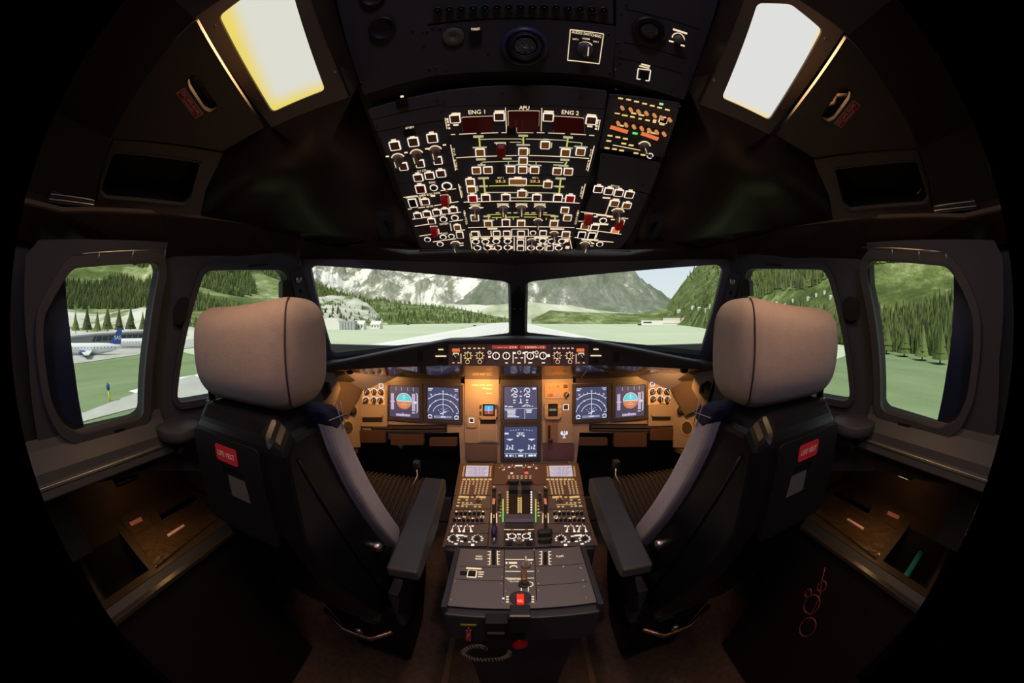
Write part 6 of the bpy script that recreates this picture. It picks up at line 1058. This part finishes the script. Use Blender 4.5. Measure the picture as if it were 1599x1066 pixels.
b = MB(); o = PZ.w(PZ.at(818, 913)); b.lathe(o, PZ.n, [(.016, 0), (.015, .006), (.009, .008)], KNOBD, 16); b.rbox(o + V((0, .012, .03)), (.018, .05, .018), .006, mat('handle_bronze', (.3, .17, .1), .35, metal=.5), 4); b.tube([o, o + V((0, 0, .03))], .006, METAL, 8); b.build('brake_handle', t)
b = MB(); label(b, PZ, 'PARKING BRK', 803, 904.5, 22, 2.8); label(b, PZ, 'PULL & TURN', 803, 908, 14, 1.8); lines(b, PZ, [(789, 902.3, 834, 902.3), (814, 915, 814, 922), (825, 915, 825, 923)], CREAM, 1.1); b.ring(PZ, PZ.at(826, 912), .010, .0125, CREAM, 0, .001, -80, 80, 10); b.build('legend_lettering', t)
t = thing('door_lock_panel', PZ.w(PZ.at(737, 894)), 'left rear pedestal switch in a lit square frame with small lit marks', 'control panel')
lit_button(t, PZ, 737, 896, 15, 11, BLACK, False, CREAM); toggle(t, PZ, 737, 895, 3, METAL, .012, ring=False); b = MB(); bars(b, PZ, [(740, 887.3, 24, 2.2), (751, 893, 9, 1.4), (751, 896.5, 8, 1.4), (750, 900, 7, 1.4)], m=CREAM); b.box(PZ, PZ.at(724, 895), *PZ.size(724, 895, 11, 6), BLACK, 0, .002); b.build('legend_lettering', t)
t = thing('gear_crank_recess', PZ.w(PZ.at(812.5, 936)), 'round recess with red lit handle tag at the rear edge of the pedestal', 'handle')
b = MB(); b.lathe(PZ.w(PZ.at(812.5, 934)), PZ.n, [(.030, 0), (.029, .003), (.025, .001), (.01, .0005)], PS, 28); b.build('recess_ring', t); b = MB(); b.box(PZ, PZ.at(812.5, 938), *PZ.size(812.5, 938, 11, 14), mat('red_tag', (.6, .02, .01), .4, emit=(.9, .03, .01), es=.7), .003, .012); label(b, PL(PZ.w((0, 0), .012), PZ.u, PZ.v), 'PULL', 812.5, 938, 8, 4, glow('tag_letters', (1, .6, .5), .9)); b.build('red_tag', t)
b = MB(); [bars(b, PZ, [(x, y, 4, 1.8)], m=CREAM) for x in (792.5, 832) for y in (931.5, 935.5, 939.5)]; bars(b, PZ, [(786, 934, 3, 2.4)], m=WHITE); b.build('lit_marking', t)
pf = PL(A(.027, .562, -.78), (1, 0, 0), (0, 0, 1)); pg = PL(A(.027, .60, -.9), (1, 0, 0), (0, .05, 1))
t = thing('handset_holder', pf.w(pf.at(812, 970)), 'black telephone handset holder hung at the rear face of the pedestal', 'holder')
b = MB(); b.plate(pf, rp([pf.at(*p) for p in ((796, 948), (828, 948), (828, 973), (796, 973))], .004), DARK, -.01, .035); b.plate(pf, [pf.at(*p) for p in ((796, 947), (828, 947), (828, 949.5), (796, 949.5))], METAL, .03, .037); b.build('cradle', t, bevel=.003)
b = MB(); b.plate(pf, [pf.at(*p) for p in ((803, 973), (821, 973), (820, 992), (804, 992))], BLACK, 0, .02); b.build('handset_body', t, bevel=.004)
b = MB(); o = pf.w(pf.at(811, 1000), .01); b.lathe(o - V((0, 0, .004)), (0, -.15, 1), [(.022, 0), (.024, .006), (.014, .016), (.008, .034), (.006, .04)], mat('red_knob', (.35, .01, .015), .35), 20); b.build('red_knob', t)
t = thing('microphone_box', pf.w(pf.at(776, 975)), 'black box with metal lip hanging left of the handset holder', 'box')
b = MB(); b.plate(pf, rp([pf.at(*p) for p in ((758, 961), (794, 961), (793, 1020), (763, 1020))], .004), BLACK, -.01, .03); b.build('case', t, bevel=.004); b = MB(); b.plate(pf, [pf.at(*p) for p in ((762, 975), (788, 975), (788, 977), (762, 977))], METAL, .03, .034); b.build('metal_lip', t)
b = MB(); b.plate(pf, [pf.at(*p) for p in ((719, 973.5), (743.5, 974.5), (743.5, 977), (719, 976.5))], mat('yellow_strip', (.5, .42, .04), .5), 0, .001); tag(b.build('yellow_strip'), 'short yellow marking strip on the rear face of the pedestal', 'strip')
t = thing('hanging_tag', pf.w(pf.at(732, 985)), 'small pink red tag hanging from a clip under the yellow strip', 'tag'); b = MB(); b.plate(pf, [pf.at(*p) for p in ((727.5, 982), (736, 981.5), (735.5, 999), (727.5, 998.5))], mat('tag_pink', (.55, .06, .12), .5), .002, .005); b.line(PL(pf.w((0, 0), .005), pf.u, pf.v), pf.at(730, 993), pf.at(733, 987), .003, MW, 0, .0005); b.build('tag_body', t); b = MB(); b.tube([pf.w(pf.at(732, 978), .003), pf.w(pf.at(732, 982), .006)], .002, METAL, 6); b.build('clip', t)
b = MB(); pts = []; N = 34; ctl = [PT(px, py, y=y) for px, py, y in ((768, 1016, .55), (748, 1009, .52), (730, 1012, .50), (724, 1020, .49), (736, 1028, .48), (758, 1030, .48), (780, 1029, .49), (793, 1024, .51), (796, 1017, .53))]
def cat(P, t):
    k = min(int(t * (len(P) - 1)), len(P) - 2); f = t * (len(P) - 1) - k; a, b_, c, d = P[max(k - 1, 0)], P[k], P[k + 1], P[min(k + 2, len(P) - 1)]
    return .5 * ((2 * b_) + (c - a) * f + (2 * a - 5 * b_ + 4 * c - d) * f * f + (3 * b_ - a - 3 * c + d) * f ** 3)
for i in range(N * 10 + 1):
    u = i / (N * 10); p = cat(ctl, u); tg = (cat(ctl, min(1, u + .01)) - cat(ctl, max(0, u - .01))).normalized(); n1 = tg.cross(V((0, 1, 0))).normalized(); n2 = tg.cross(n1); a = i / 10 * 2 * math.pi; pts.append(p + (n1 * math.cos(a) + n2 * math.sin(a)) * .0065)
b.tube(pts, .0018, mat('coil_cord', (.10, .085, .08), .5), 5); tag(b.build('coiled_cord'), 'black coiled handset cord looping below the rear of the pedestal', 'cord')
# ---------------------------------------------------------------- pilot seats
FAB = mat('seat_fabric_grey', (.48, .375, .35), .85, bump=.35, bscale=900, var=.12, vscale=60, sheen=.3)
FABS = mat('seat_bolster_grey', (.50, .45, .50), .85, bump=.3, bscale=700, var=.15, vscale=40)
SHELL = mat('seat_shell_black', (.007, .007, .011), .28, spec=.3)
SHELLM = mat('seat_panel_black', (.009, .009, .013), .5, spec=.25)
ARM = mat('armrest_grey', (.034, .037, .044), .5, bump=.05, bscale=400)
RIB = mat('seat_ribbed_dark', (.012, .010, .010), .8); PLAID = mat('collar_navy', (.012, .013, .06), .7)
def seat(cx, sx):
    sd = 'left' if sx < 0 else 'right'
    def S(a, y, z): return V((cx + sx * a, y, z + 1.42))          # a: outboard offset from the seat's middle
    root = thing('pilot_seat', V((cx, .85, 0)), f'{sd} pilot seat with grey headrest, black shell and red LIFE VEST placard', 'seat', 'pilot seats')
    def prism(prof, a0, a1, m, name, bev, par=root, ins=None):
        b = MB(); L = [[S(a, y, z) for y, z in prof] for a in ((a0, a1) if not ins else (a0, a0 + ins[0], a1 - ins[0], a1))]
        if ins:
            c = (sum(p[0] for p in prof) / len(prof), sum(p[1] for p in prof) / len(prof))
            for k in (0, 3): L[k] = [S((a0, 0, 0, a1)[k], c[0] + (y - c[0]) * ins[1], c[1] + (z - c[1]) * ins[1]) for y, z in prof]
        b.loft(L, m); return b.build(name, par, bevel=bev, bseg=3)
    # headrest: plump rounded box with a dipped top and a side panel seam
    W, DP, H = .350, .165, .212
    def dip(p):
        q = p.copy(); u = p.x / (W / 2)
        if p.z > 0: q.z += (p.z / (H / 2)) * (.016 * (-sx * -1) * 0 + .014 * abs(u) ** 2.5 - .010 + (-u if sx > 0 else u) * .010)
        f = 1 - .10 * max(0, -p.z / (H / 2)) ** 2; q.x *= f; q.y *= 1 + .10 * (1 - abs(p.z) / (H / 2)); q.z -= .006 * (p.y / (DP / 2)) * 0
        return q
    b = MB(); b.rbox(S(.0, .522, -.064), (W, DP, H), .062, FAB, 14, dip); h = b.build('headrest', root)
    h.modifiers.new('sub', 'SUBSURF').levels = 1; h.modifiers['sub'].render_levels = 1
    # seam piping between the back face and the inner cheek
    pts = []
    for k in range(25):
        a = R(-82 + 164 * k / 24); z = math.sin(a) * H * .5; u = math.cos(a)
        pts.append(S(-(W / 2 - .022 - .014 * (1 - u)), (.522 - (DP / 2) * (.62 + .36 * u) + .018 - .005 * u), -.064 + z * .99 + (.010 if z > 0 else .0) * z / (H / 2)))
    hm = bvh_of_obj(h); ax = S(0, .522, -.052); out = []
    for p in pts:
        r_ = hm.find_nearest(p)
        out.append(r_[0] + r_[1] * .0006)
    b = MB(); b.tube(out, .0017, mat('seam_dark', (.05, .03, .03), .7), 6); b.build('seam_piping', h)
    b = MB(); [b.tube([S(a, .53, -.15), S(a, .535, -.21)], .009, METAL, 10) for a in (-.06, .06)]; b.parts('headrest_post', root)
    # shell
    prism([(.445, -.168), (.405, -.205), (.388, -.40), (.43, -.56), (.60, -.90), (.80, -.90), (.79, -.70), (.64, -.39), (.56, -.168)], -.150, .142, SHELL, 'shell', .016, ins=(.03, .90))
    # rear compartment panel
    bp = PL(S(0, .4055, -.215), (1, 0, 0), S(0, .4055, -.215) - S(0, .387, -.40)); s_ = sx
    def pa(L): o = [(s_ * x, y) for x, y in L]; return o if s_ > 0 else o[::-1]
    b = MB(); H_ = pa(rp([(-.042, -.066), (.028, -.066), (.024, -.128), (-.048, -.128)], .004)); O_ = pa(rp([(-.102, -.006), (.128, -.006), (.130, -.16), (.122, -.215), (-.100, -.215)], .018))
    b.plate(bp, O_, SHELLM, -.002, .006, [H_[::-1]]); v = b.build('vest_compartment_door', root, bevel=.002)
    b = MB(); b.plate(bp, H_, BLACK, -.002, .0005); b.loft([[bp.w((s_ * x, y), h_) for x, y, h_ in ((-.042, -.084, .001), (.016, -.084, .001), (.012, -.127, .005), (-.046, -.127, .005))], [bp.w((s_ * x, y), h_ + .002) for x, y, h_ in ((-.042, -.084, .001), (.016, -.084, .001), (.012, -.127, .005), (-.046, -.127, .005))]], mat('pull_tab', (.09, .09, .10), .5)); b.build('finger_pull', v)
    b = MB(); c = (s_ * .004, -.038); b.plate(bp, rr(*c, .074, .034, .007), LABR, .006, .0072); b.text(bp, 'LIFE VEST', c, .058, .0108, mat('placard_letters', (.85, .8, .8), .5), 0, 0, .0078); b.build('placard', v)
    # side crease rail
    b = MB(); b.tube([S(-.151, .46, -.25), S(-.152, .56, -.50), S(-.150, .66, -.80)], .004, SHELL, 6); b.build('side_crease', root)
    b = MB(); b.loft([[S(a, y, z) for a, y, z in ((-.13, .60, -.905), (.13, .62, -.905), (.13, .625, -.93), (-.13, .605, -.93))], [S(a, y, z) for a, y, z in ((-.13, .64, -.905), (.13, .64, -.905), (.13, .64, -.93), (-.13, .64, -.93))]], ARM); b.build('lower_rear_trim', root, bevel=.004)
    # back cushion with bolster side strip and navy collar
    prism([(.545, -.185), (.60, -.185), (.632, -.25), (.705, -.395), (.775, -.52), (.86, -.66), (.81, -.72), (.70, -.54), (.615, -.375), (.57, -.27)], -.178, .17, FABS, 'back_cushion', .014)
    prism([(.53, -.17), (.575, -.165), (.606, -.19), (.618, -.212), (.575, -.225), (.545, -.20)], -.180, .172, PLAID, 'collar', .010)
    b = MB(); [b.tube([S(-.1815 , .60 - k * .02, -.165), S(-.1815, .61 - k * .012, -.225)], .0011, FABS, 5) for k in range(2)]; b.tube([S(-.1815, .545, -.192), S(-.1815, .62, -.197)], .0011, FABS, 5); b.build('collar_stripe', root)
    # seat pan with ribs
    prism([(.80, -.87), (.82, -.80), (1.28, -.70), (1.34, -.715), (1.33, -.78), (1.0, -.88)], -.20, .19, RIB, 'seat_cushion', .018)
    b = MB()
    for k in range(17):
        a = -.18 + k * .0225; b.tube([S(a, .84, -.792), S(a, 1.28, -.697), S(a, 1.325, -.705)], .005, mat('rib_brown', (.028, .022, .022), .8), 5)
    b.build('seat_ribs_stitching', root)
    # armrests
    for q, nm in ((-1, 'inner'), (1, 'outer')):
        if q < 0: tp = [(-.275, .555), (-.205 - .14, .56)]
        az = -.57; x0, x1 = (-.318, -.240) if q < 0 else (.235, .30)
        prof = [(.56, az), (1.08, az), (1.10, az - .012), (1.09, az - .06), (.86, az - .075), (.60, az - .045), (.555, az - .03)]
        b = MB(); dx = (-.0, -.0) if q < 0 else (0, 0)
        L = []
        for a in (x0, x1): L.append([S(a + (.028 * (y - .56) / .54 if q < 0 else 0), y, z) for y, z in prof])
        b.loft(L, ARM); b.build('armrest', root, bevel=.007, bseg=3)
        b = MB(); xm = (x0 + x1) / 2; b.loft([[S(xm - .012, .60, az - .05), S(xm + .012, .60, az - .05), S(xm + .012, .66, az - .055), S(xm - .012, .66, az - .055)], [S(xm - .014 + (.08 if q < 0 else -.06), .64, az - .32), S(xm + .014 + (.08 if q < 0 else -.06), .64, az - .32), S(xm + .014 + (.08 if q < 0 else -.06), .70, az - .32), S(xm - .014 + (.08 if q < 0 else -.06), .70, az - .32)]], SHELLM); b.build('armrest_bracket', root, bevel=.003)
    b = MB(); b.lathe(S(-.155, .70, -.63), (-sx, 0, 0), [(.016, -.02), (.016, .012), (.008, .016)], METAL, 14); b.build('recline_pivot', root)
    # base: pillar, frame, floor shoes
    b = MB(); b.loft([[S(a, y, -.90) for a, y in ((-.17, .66), (.16, .66), (.16, 1.15), (-.17, 1.15))], [S(a, y, -1.10) for a, y in ((-.16, .70), (.15, .70), (.15, 1.08), (-.16, 1.08))], [S(a, y, -1.38) for a, y in ((-.12, .72), (.11, .72), (.11, 1.0), (-.12, 1.0))]], SHELLM); b.build('base_pillar', root, bevel=.008)
    b = MB(); b.loft([[S(a, y, z) for a, z in ((-.20, -.80), (-.165, -.80), (-.165, -.99), (-.19, -.99))] for y in (.66, .74)], FRAMED); b.loft([[S(a, y, z) for a, z in ((-.115, -.85), (-.07, -.85), (-.06, -.94), (-.115, -.94))] for y in (.60, .66)], ARM); b.build('frame_upright', root, bevel=.004)
    b = MB(); b.tube([S(-.14, .64, -1.02), S(-.06, .60, -1.06), S(.04, .60, -1.05), S(.12, .64, -1.0)], .011, mat('bare_steel_warm', (.6, .42, .28), .35, metal=1), 8); b.lathe(S(-.03, .60, -1.03), (0, 0, 1), [(.014, 0), (.014, .02), (.006, .026)], METAL, 10); b.build('adjust_bar', root)
    for a0, y0, rot in ((-.045, .755, -.25), (.14, .86, .9)):
        fp = PL(S(a0, y0, -1.412), (math.cos(rot), sx * -math.sin(rot), 0), (sx * math.sin(rot), math.cos(rot), 0)) if sx > 0 else PL(S(a0, y0, -1.412), (math.cos(rot), math.sin(rot), 0), (-math.sin(rot), math.cos(rot), 0))
        b = MB(); b.plate(fp, rp([(-.06, -.03), (.05, -.03), (.065, .0), (.05, .03), (-.06, .03)], .006), mat('shoe_bronze', (.10, .06, .035), .35, metal=.6), -.008, .004); b.plate(fp, rp([(-.06, -.03), (.05, -.03), (.065, .0), (.05, .03), (-.06, .03)], .006), METAL, .004, .006, [rp([(-.056, -.026), (.048, -.026), (.061, .0), (.048, .026), (-.056, .026)], .005)[::-1]])
        [b.lathe(fp.w((x, 0), .004), fp.n, [(.011, 0), (.010, .004), (.004, .006)], mat('screw_brass', (.75, .65, .45), .3, metal=1), 12) for x in (-.03, .025)]; b.build('floor_shoe', root)
    b = MB(); b.tube([S(.165, .50, -.13), S(.165, .505, -.20)], .010, SHELL, 8); b.lathe(S(.165, .49, -.185), (0, -1, 0), [(.008, 0), (.006, .006)], METAL, 10); b.build('belt_guide', root)
    b = MB(); b.tube([S(-.10, 1.20, -.72), S(-.13, 1.26, -.66), S(-.12, 1.30, -.62)], [.003, .003, .003], METAL, 8); b.rbox(S(-.12, 1.30, -.63), (.03, .04, .05), .008, DARK, 3); b.build('adjust_lever', root)
    return root
def bvh_of_obj(o):
    w = WL[o.name]; return BVHTree.FromPolygons([v.co + w for v in o.data.vertices], [list(p.vertices) for p in o.data.polygons])
seat(-.559, -1); seat(.545, 1)
# ---------------------------------------------------------------- side consoles
CON = mat('console_brown', (.05, .034, .022), .38, bump=.06, bscale=60, var=.25); LID = mat('console_lid_gloss', (.06, .036, .016), .26, bump=1.0, bscale=34, var=.3, vscale=14); CND = mat('console_dark', (.008, .007, .008), .5)
for sx in (-1, 1):
    sd = 'left' if sx < 0 else 'right'
    def m(p): p = V(p); return p if sx < 0 else mx(p)
    zc = 1.42 - .62; cp0 = PL(V((-1.0, .3, zc)), (1, 0, 0), (0, 1, 0))
    cp = cp0 if sx < 0 else PL(V((1.0, .3, zc)), (1, 0, 0), (0, 1, 0))
    def f(L): o = [cp0.at(x, y) for x, y in L]; return o if sx < 0 else [(-a, c) for a, c in o][::-1]
    t = thing('side_console', cp.w((0, 0)), f'dark brown {sd} side console with glossy lid and small placards, under the window sill', 'console')
    x = lambda v_: v_ - .027
    b = MB(); L = [(-.90, -.12), (-.90, .62), (-1.27, .62), (-1.27, -.12)]
    top = lambda L: [(a + 1.0, c - .3) for a, c in L] if sx < 0 else [(-(a + 1.0), c - .3) for a, c in L][::-1]
    hole1 = f([(190, 832), (223, 822), (231, 884), (188, 935), (160, 905)]) ; hole2 = f([(229, 793), (280, 776), (290, 785), (247, 813)])
    def ccw2(h): return h if sum(h[i][0]*h[(i+1)%len(h)][1]-h[(i+1)%len(h)][0]*h[i][1] for i in range(len(h))) > 0 else h[::-1]
    o = ccw2(top(L)); h1 = ccw2(top([(-.93, -.10), (-.93, .15), (-1.2, .15), (-1.2, -.10)])); h2 = ccw2(top([(-1.115, .36), (-1.115, .58), (-1.185, .60), (-1.185, .38)]))
    b.plate(cp, o, CON, -.02, 0, [h1[::-1], h2[::-1]]); b.build('top_board', t, bevel=.002)
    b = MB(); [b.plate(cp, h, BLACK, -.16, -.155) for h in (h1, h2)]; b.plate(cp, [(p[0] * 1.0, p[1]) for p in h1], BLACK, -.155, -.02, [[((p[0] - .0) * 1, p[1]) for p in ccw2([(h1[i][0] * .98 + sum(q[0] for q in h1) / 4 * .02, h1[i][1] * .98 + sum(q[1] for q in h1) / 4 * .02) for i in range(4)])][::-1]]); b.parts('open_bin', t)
    b = MB(); b.plate(cp, rp(ccw2(f([(210.6, 841.6), (312.7, 781.6), (341, 810), (243.7, 888)])), .006), LID, 0, .006); ld = b.build('lid', t, bevel=.002)
    b = MB(); b.plate(cp, rp(ccw2(f([(188, 813), (218, 796.6), (239, 819), (209, 838.6)])), .004), LID, 0, .005); ld2 = b.build('small_lid', t, bevel=.002)
    PK = mat('placard_pink', (.62, .30, .28), .5); b = MB(); A_ = f([(262, 837), (288, 820.5), (290, 823.5), (264, 841)]); b.plate(cp, rp(ccw2(A_), .003), PK, .006, .0072)
    b.build('placard', ld); b = MB(); b.plate(cp, ccw2(f([(203, 818), (221, 809), (224, 814.5), (206, 823)])), PK, .005, .0062); b.build('placard', ld2)
    lc = (sum(a[0] for a in A_) / 4, sum(a[1] for a in A_) / 4)
    b = MB(); b.box(cp, lc, .006, .09, mat('placard_white_line', (.8, .7, .66), .5), .0072, .0076, 0); b.build('placard_line', ld)
    b = MB(); b.loft([[m(V((xx, y, z))) for xx, z in ((-.878, zc - .012), (-.862, zc - .014), (-.862, zc - .026), (-.878, zc - .03))] for y in (-.12, .62)], mat('rail_dull', (.07, .06, .055), .4, metal=.5)); b.build('edge_rail', t, bevel=.001)
    b = MB(); b.loft([[m(V((xx, y, z))) for xx, z in ((-.898, zc - .001), (-.878, zc - .02), (-.872, zc - .12), (-.88, 0.02), (-.94, .02), (-.94, zc - .035))] for y in (-.12, .60)], CND); b.build('side_wall', t)
    b = MB(); b.loft([[m(V((-1.27, -.3, zc))), m(V((-1.27, -.3, zc + .22))), m(V((-1.29, -.3, zc + .22))), m(V((-1.29, -.3, zc)))], [m(V((-1.27, .72, zc))), m(V((-1.22, .72, zc + .22))), m(V((-1.24, .72, zc + .22))), m(V((-1.29, .72, zc)))]], CON); b.loft([[m(V((-.86, .64, zc - .2))), m(V((-.86, .64, zc + .22))), m(V((-1.27, .64, zc + .22))), m(V((-1.27, .64, zc - .2)))], [m(V((-.86, .66, zc - .2))), m(V((-.86, .66, zc + .22))), m(V((-1.27, .66, zc + .22))), m(V((-1.27, .66, zc - .2)))]], CON); b.build('back_wall', t)
    t2 = thing('console_lamp', m(V((-.99, .24, 1.03))), f'small glowing lamp under the {sd} window sill, over the side console', 'lamp')
    b = MB(); b.rbox(m(V((-1.0, .24, 1.022))), (.05, .10, .014), .005, DARK, 3); b.build('lamp_housing', t2); b = MB(); b.rbox(m(V((-1.0, .24, 1.012))), (.012, .07, .008), .003, glow('console_lamp_glow', (1, .72, .4), 2.2), 3); b.build('lamp_glass', t2)
    light('console_light_' + sd, 'AREA', m(V((-1.02, .22, 1.004))), .24, (1, .56, .22), shape='RECTANGLE', size=.03, size_y=.08, aim=m(V((-1.05, .26, .5))))
b = MB(); c = PT(104, 858, x=-1.15); b.lathe(c, (1, .3, .3), [(.020, 0), (.024, .004), (.024, .014), (.018, .018)], mat('ring_red', (.22, .03, .03), .4), 18); tag(b.build('red_cap'), 'small dull red cap at the far left edge of the left side console', 'cap')
b = MB(); o = V((.845, .12, .72))
for k, (dy, dz, r_) in enumerate(((.06, -.03, .018), (.05, -.10, .034), (.0, -.17, .036), (.09, -.07, .014))):
    b.tube([V((.80 - .004 * k, .23 + dy + math.cos(R(a)) * r_, .74 + dz + math.sin(R(a)) * r_ * 1.1)) for a in range(0, 361, 20)], .0025, mat('cable_red', (.22, .04, .035), .5), 6)
b.tube([V((.797, .32, .77)), V((.799, .30, .72)), V((.796, .27, .68)), V((.799, .26, .62)), V((.796, .24, .57))], .0022, MATS['cable_red'], 6)
tag(b.build('headset_cable'), 'looped reddish cable hanging on the inner side of the right console', 'cable')
b = MB(); b.rbox(V((1.03, .02, .735)), (.16, .03, .10), .01, mat('teal_pouch', (.01, .16, .15), .5), 4); tag(b.build('teal_pouch'), 'teal pouch standing in the dark open bin of the right side console', 'pouch')
for x in (-.29, .29):
    b = MB(); b.cube((x - .012, .55, 0), (x + .012, 1.3, .006), mat('floor_rail', (.16, .10, .06), .5)); [b.lathe(V((x, y, .006)), (0, 0, 1), [(.004, 0), (.003, .002)], METAL, 8) for y in (.6, .75, .9, 1.05, 1.2)]
    b.build('floor_trim_rail', **ST)
for sx in (-1, 1):   # rudder pedals far forward in the footwells
    t = thing('rudder_pedals', V((sx * .52, 1.62, .30)), f'dark rudder pedals deep in the {"left" if sx < 0 else "right"} footwell', 'pedals')
    for k in (-1, 1): b = MB(); b.loft([[V((sx * .52 + k * .10 - .05, 1.60 + q * .05, .28 + q * .14)), V((sx * .52 + k * .10 + .05, 1.60 + q * .05, .28 + q * .14)), V((sx * .52 + k * .10 + .05, 1.62 + q * .05, .28 + q * .14)), V((sx * .52 + k * .10 - .05, 1.62 + q * .05, .28 + q * .14))] for q in (0, 1)], FRAMED); b.build('pedal', t, bevel=.004)
# ---------------------------------------------------------------- cockpit lamps and the added rear fill
AMB = (1, .43, .11)
for sx in (-1, 1):
    s = sx; light('panel_flood_end', 'AREA', V((s * .70 + .0, 1.36, 1.42 - .235)), 2.2, AMB, shape='RECTANGLE', size=.05, size_y=.12, aim=V((s * .70, 1.58, .90)))
light('panel_flood_centre_left', 'AREA', V((-.165, 1.44, 1.42 - .245)), 1.2, AMB, shape='RECTANGLE', size=.05, size_y=.03, aim=V((-.165, 1.56, .95)))
light('panel_flood_centre_right', 'AREA', V((.185, 1.44, 1.42 - .245)), .6, AMB, shape='RECTANGLE', size=.05, size_y=.03, aim=V((.185, 1.56, .95)))
light('pedestal_spot', 'SPOT', oh.w(oh.at(816, 250), .03), 9.0, (1, .72, .66), spot_size=R(95), spot_blend=.8, shadow_soft_size=.03, aim=V((0, 1.0, .7)))

t = thing('rear_added_fill', V((0, -.50, 2.09)), 'pale round-cornered lamp on the rear ceiling above the cockpit door', 'lamp')  # unseen fill behind the camera, added to brighten headrests and seat backs
b = MB(); b.rbox(V((0, -.50, 2.095)), (.44, .20, .03), .01, DARK, 3); b.build('housing', t); b = MB(); b.rbox(V((0, -.50, 2.078)), (.40, .16, .012), .005, glow('rear_fill_glow', (1, .78, .8), 1.5), 3); b.build('lamp_glass', t)
light('rear_fill_light', 'AREA', V((0, -.49, 2.065)), 3.6, (.86, .76, 1), shape='RECTANGLE', size=.40, size_y=.16, aim=V((0, .45, 1.1)))
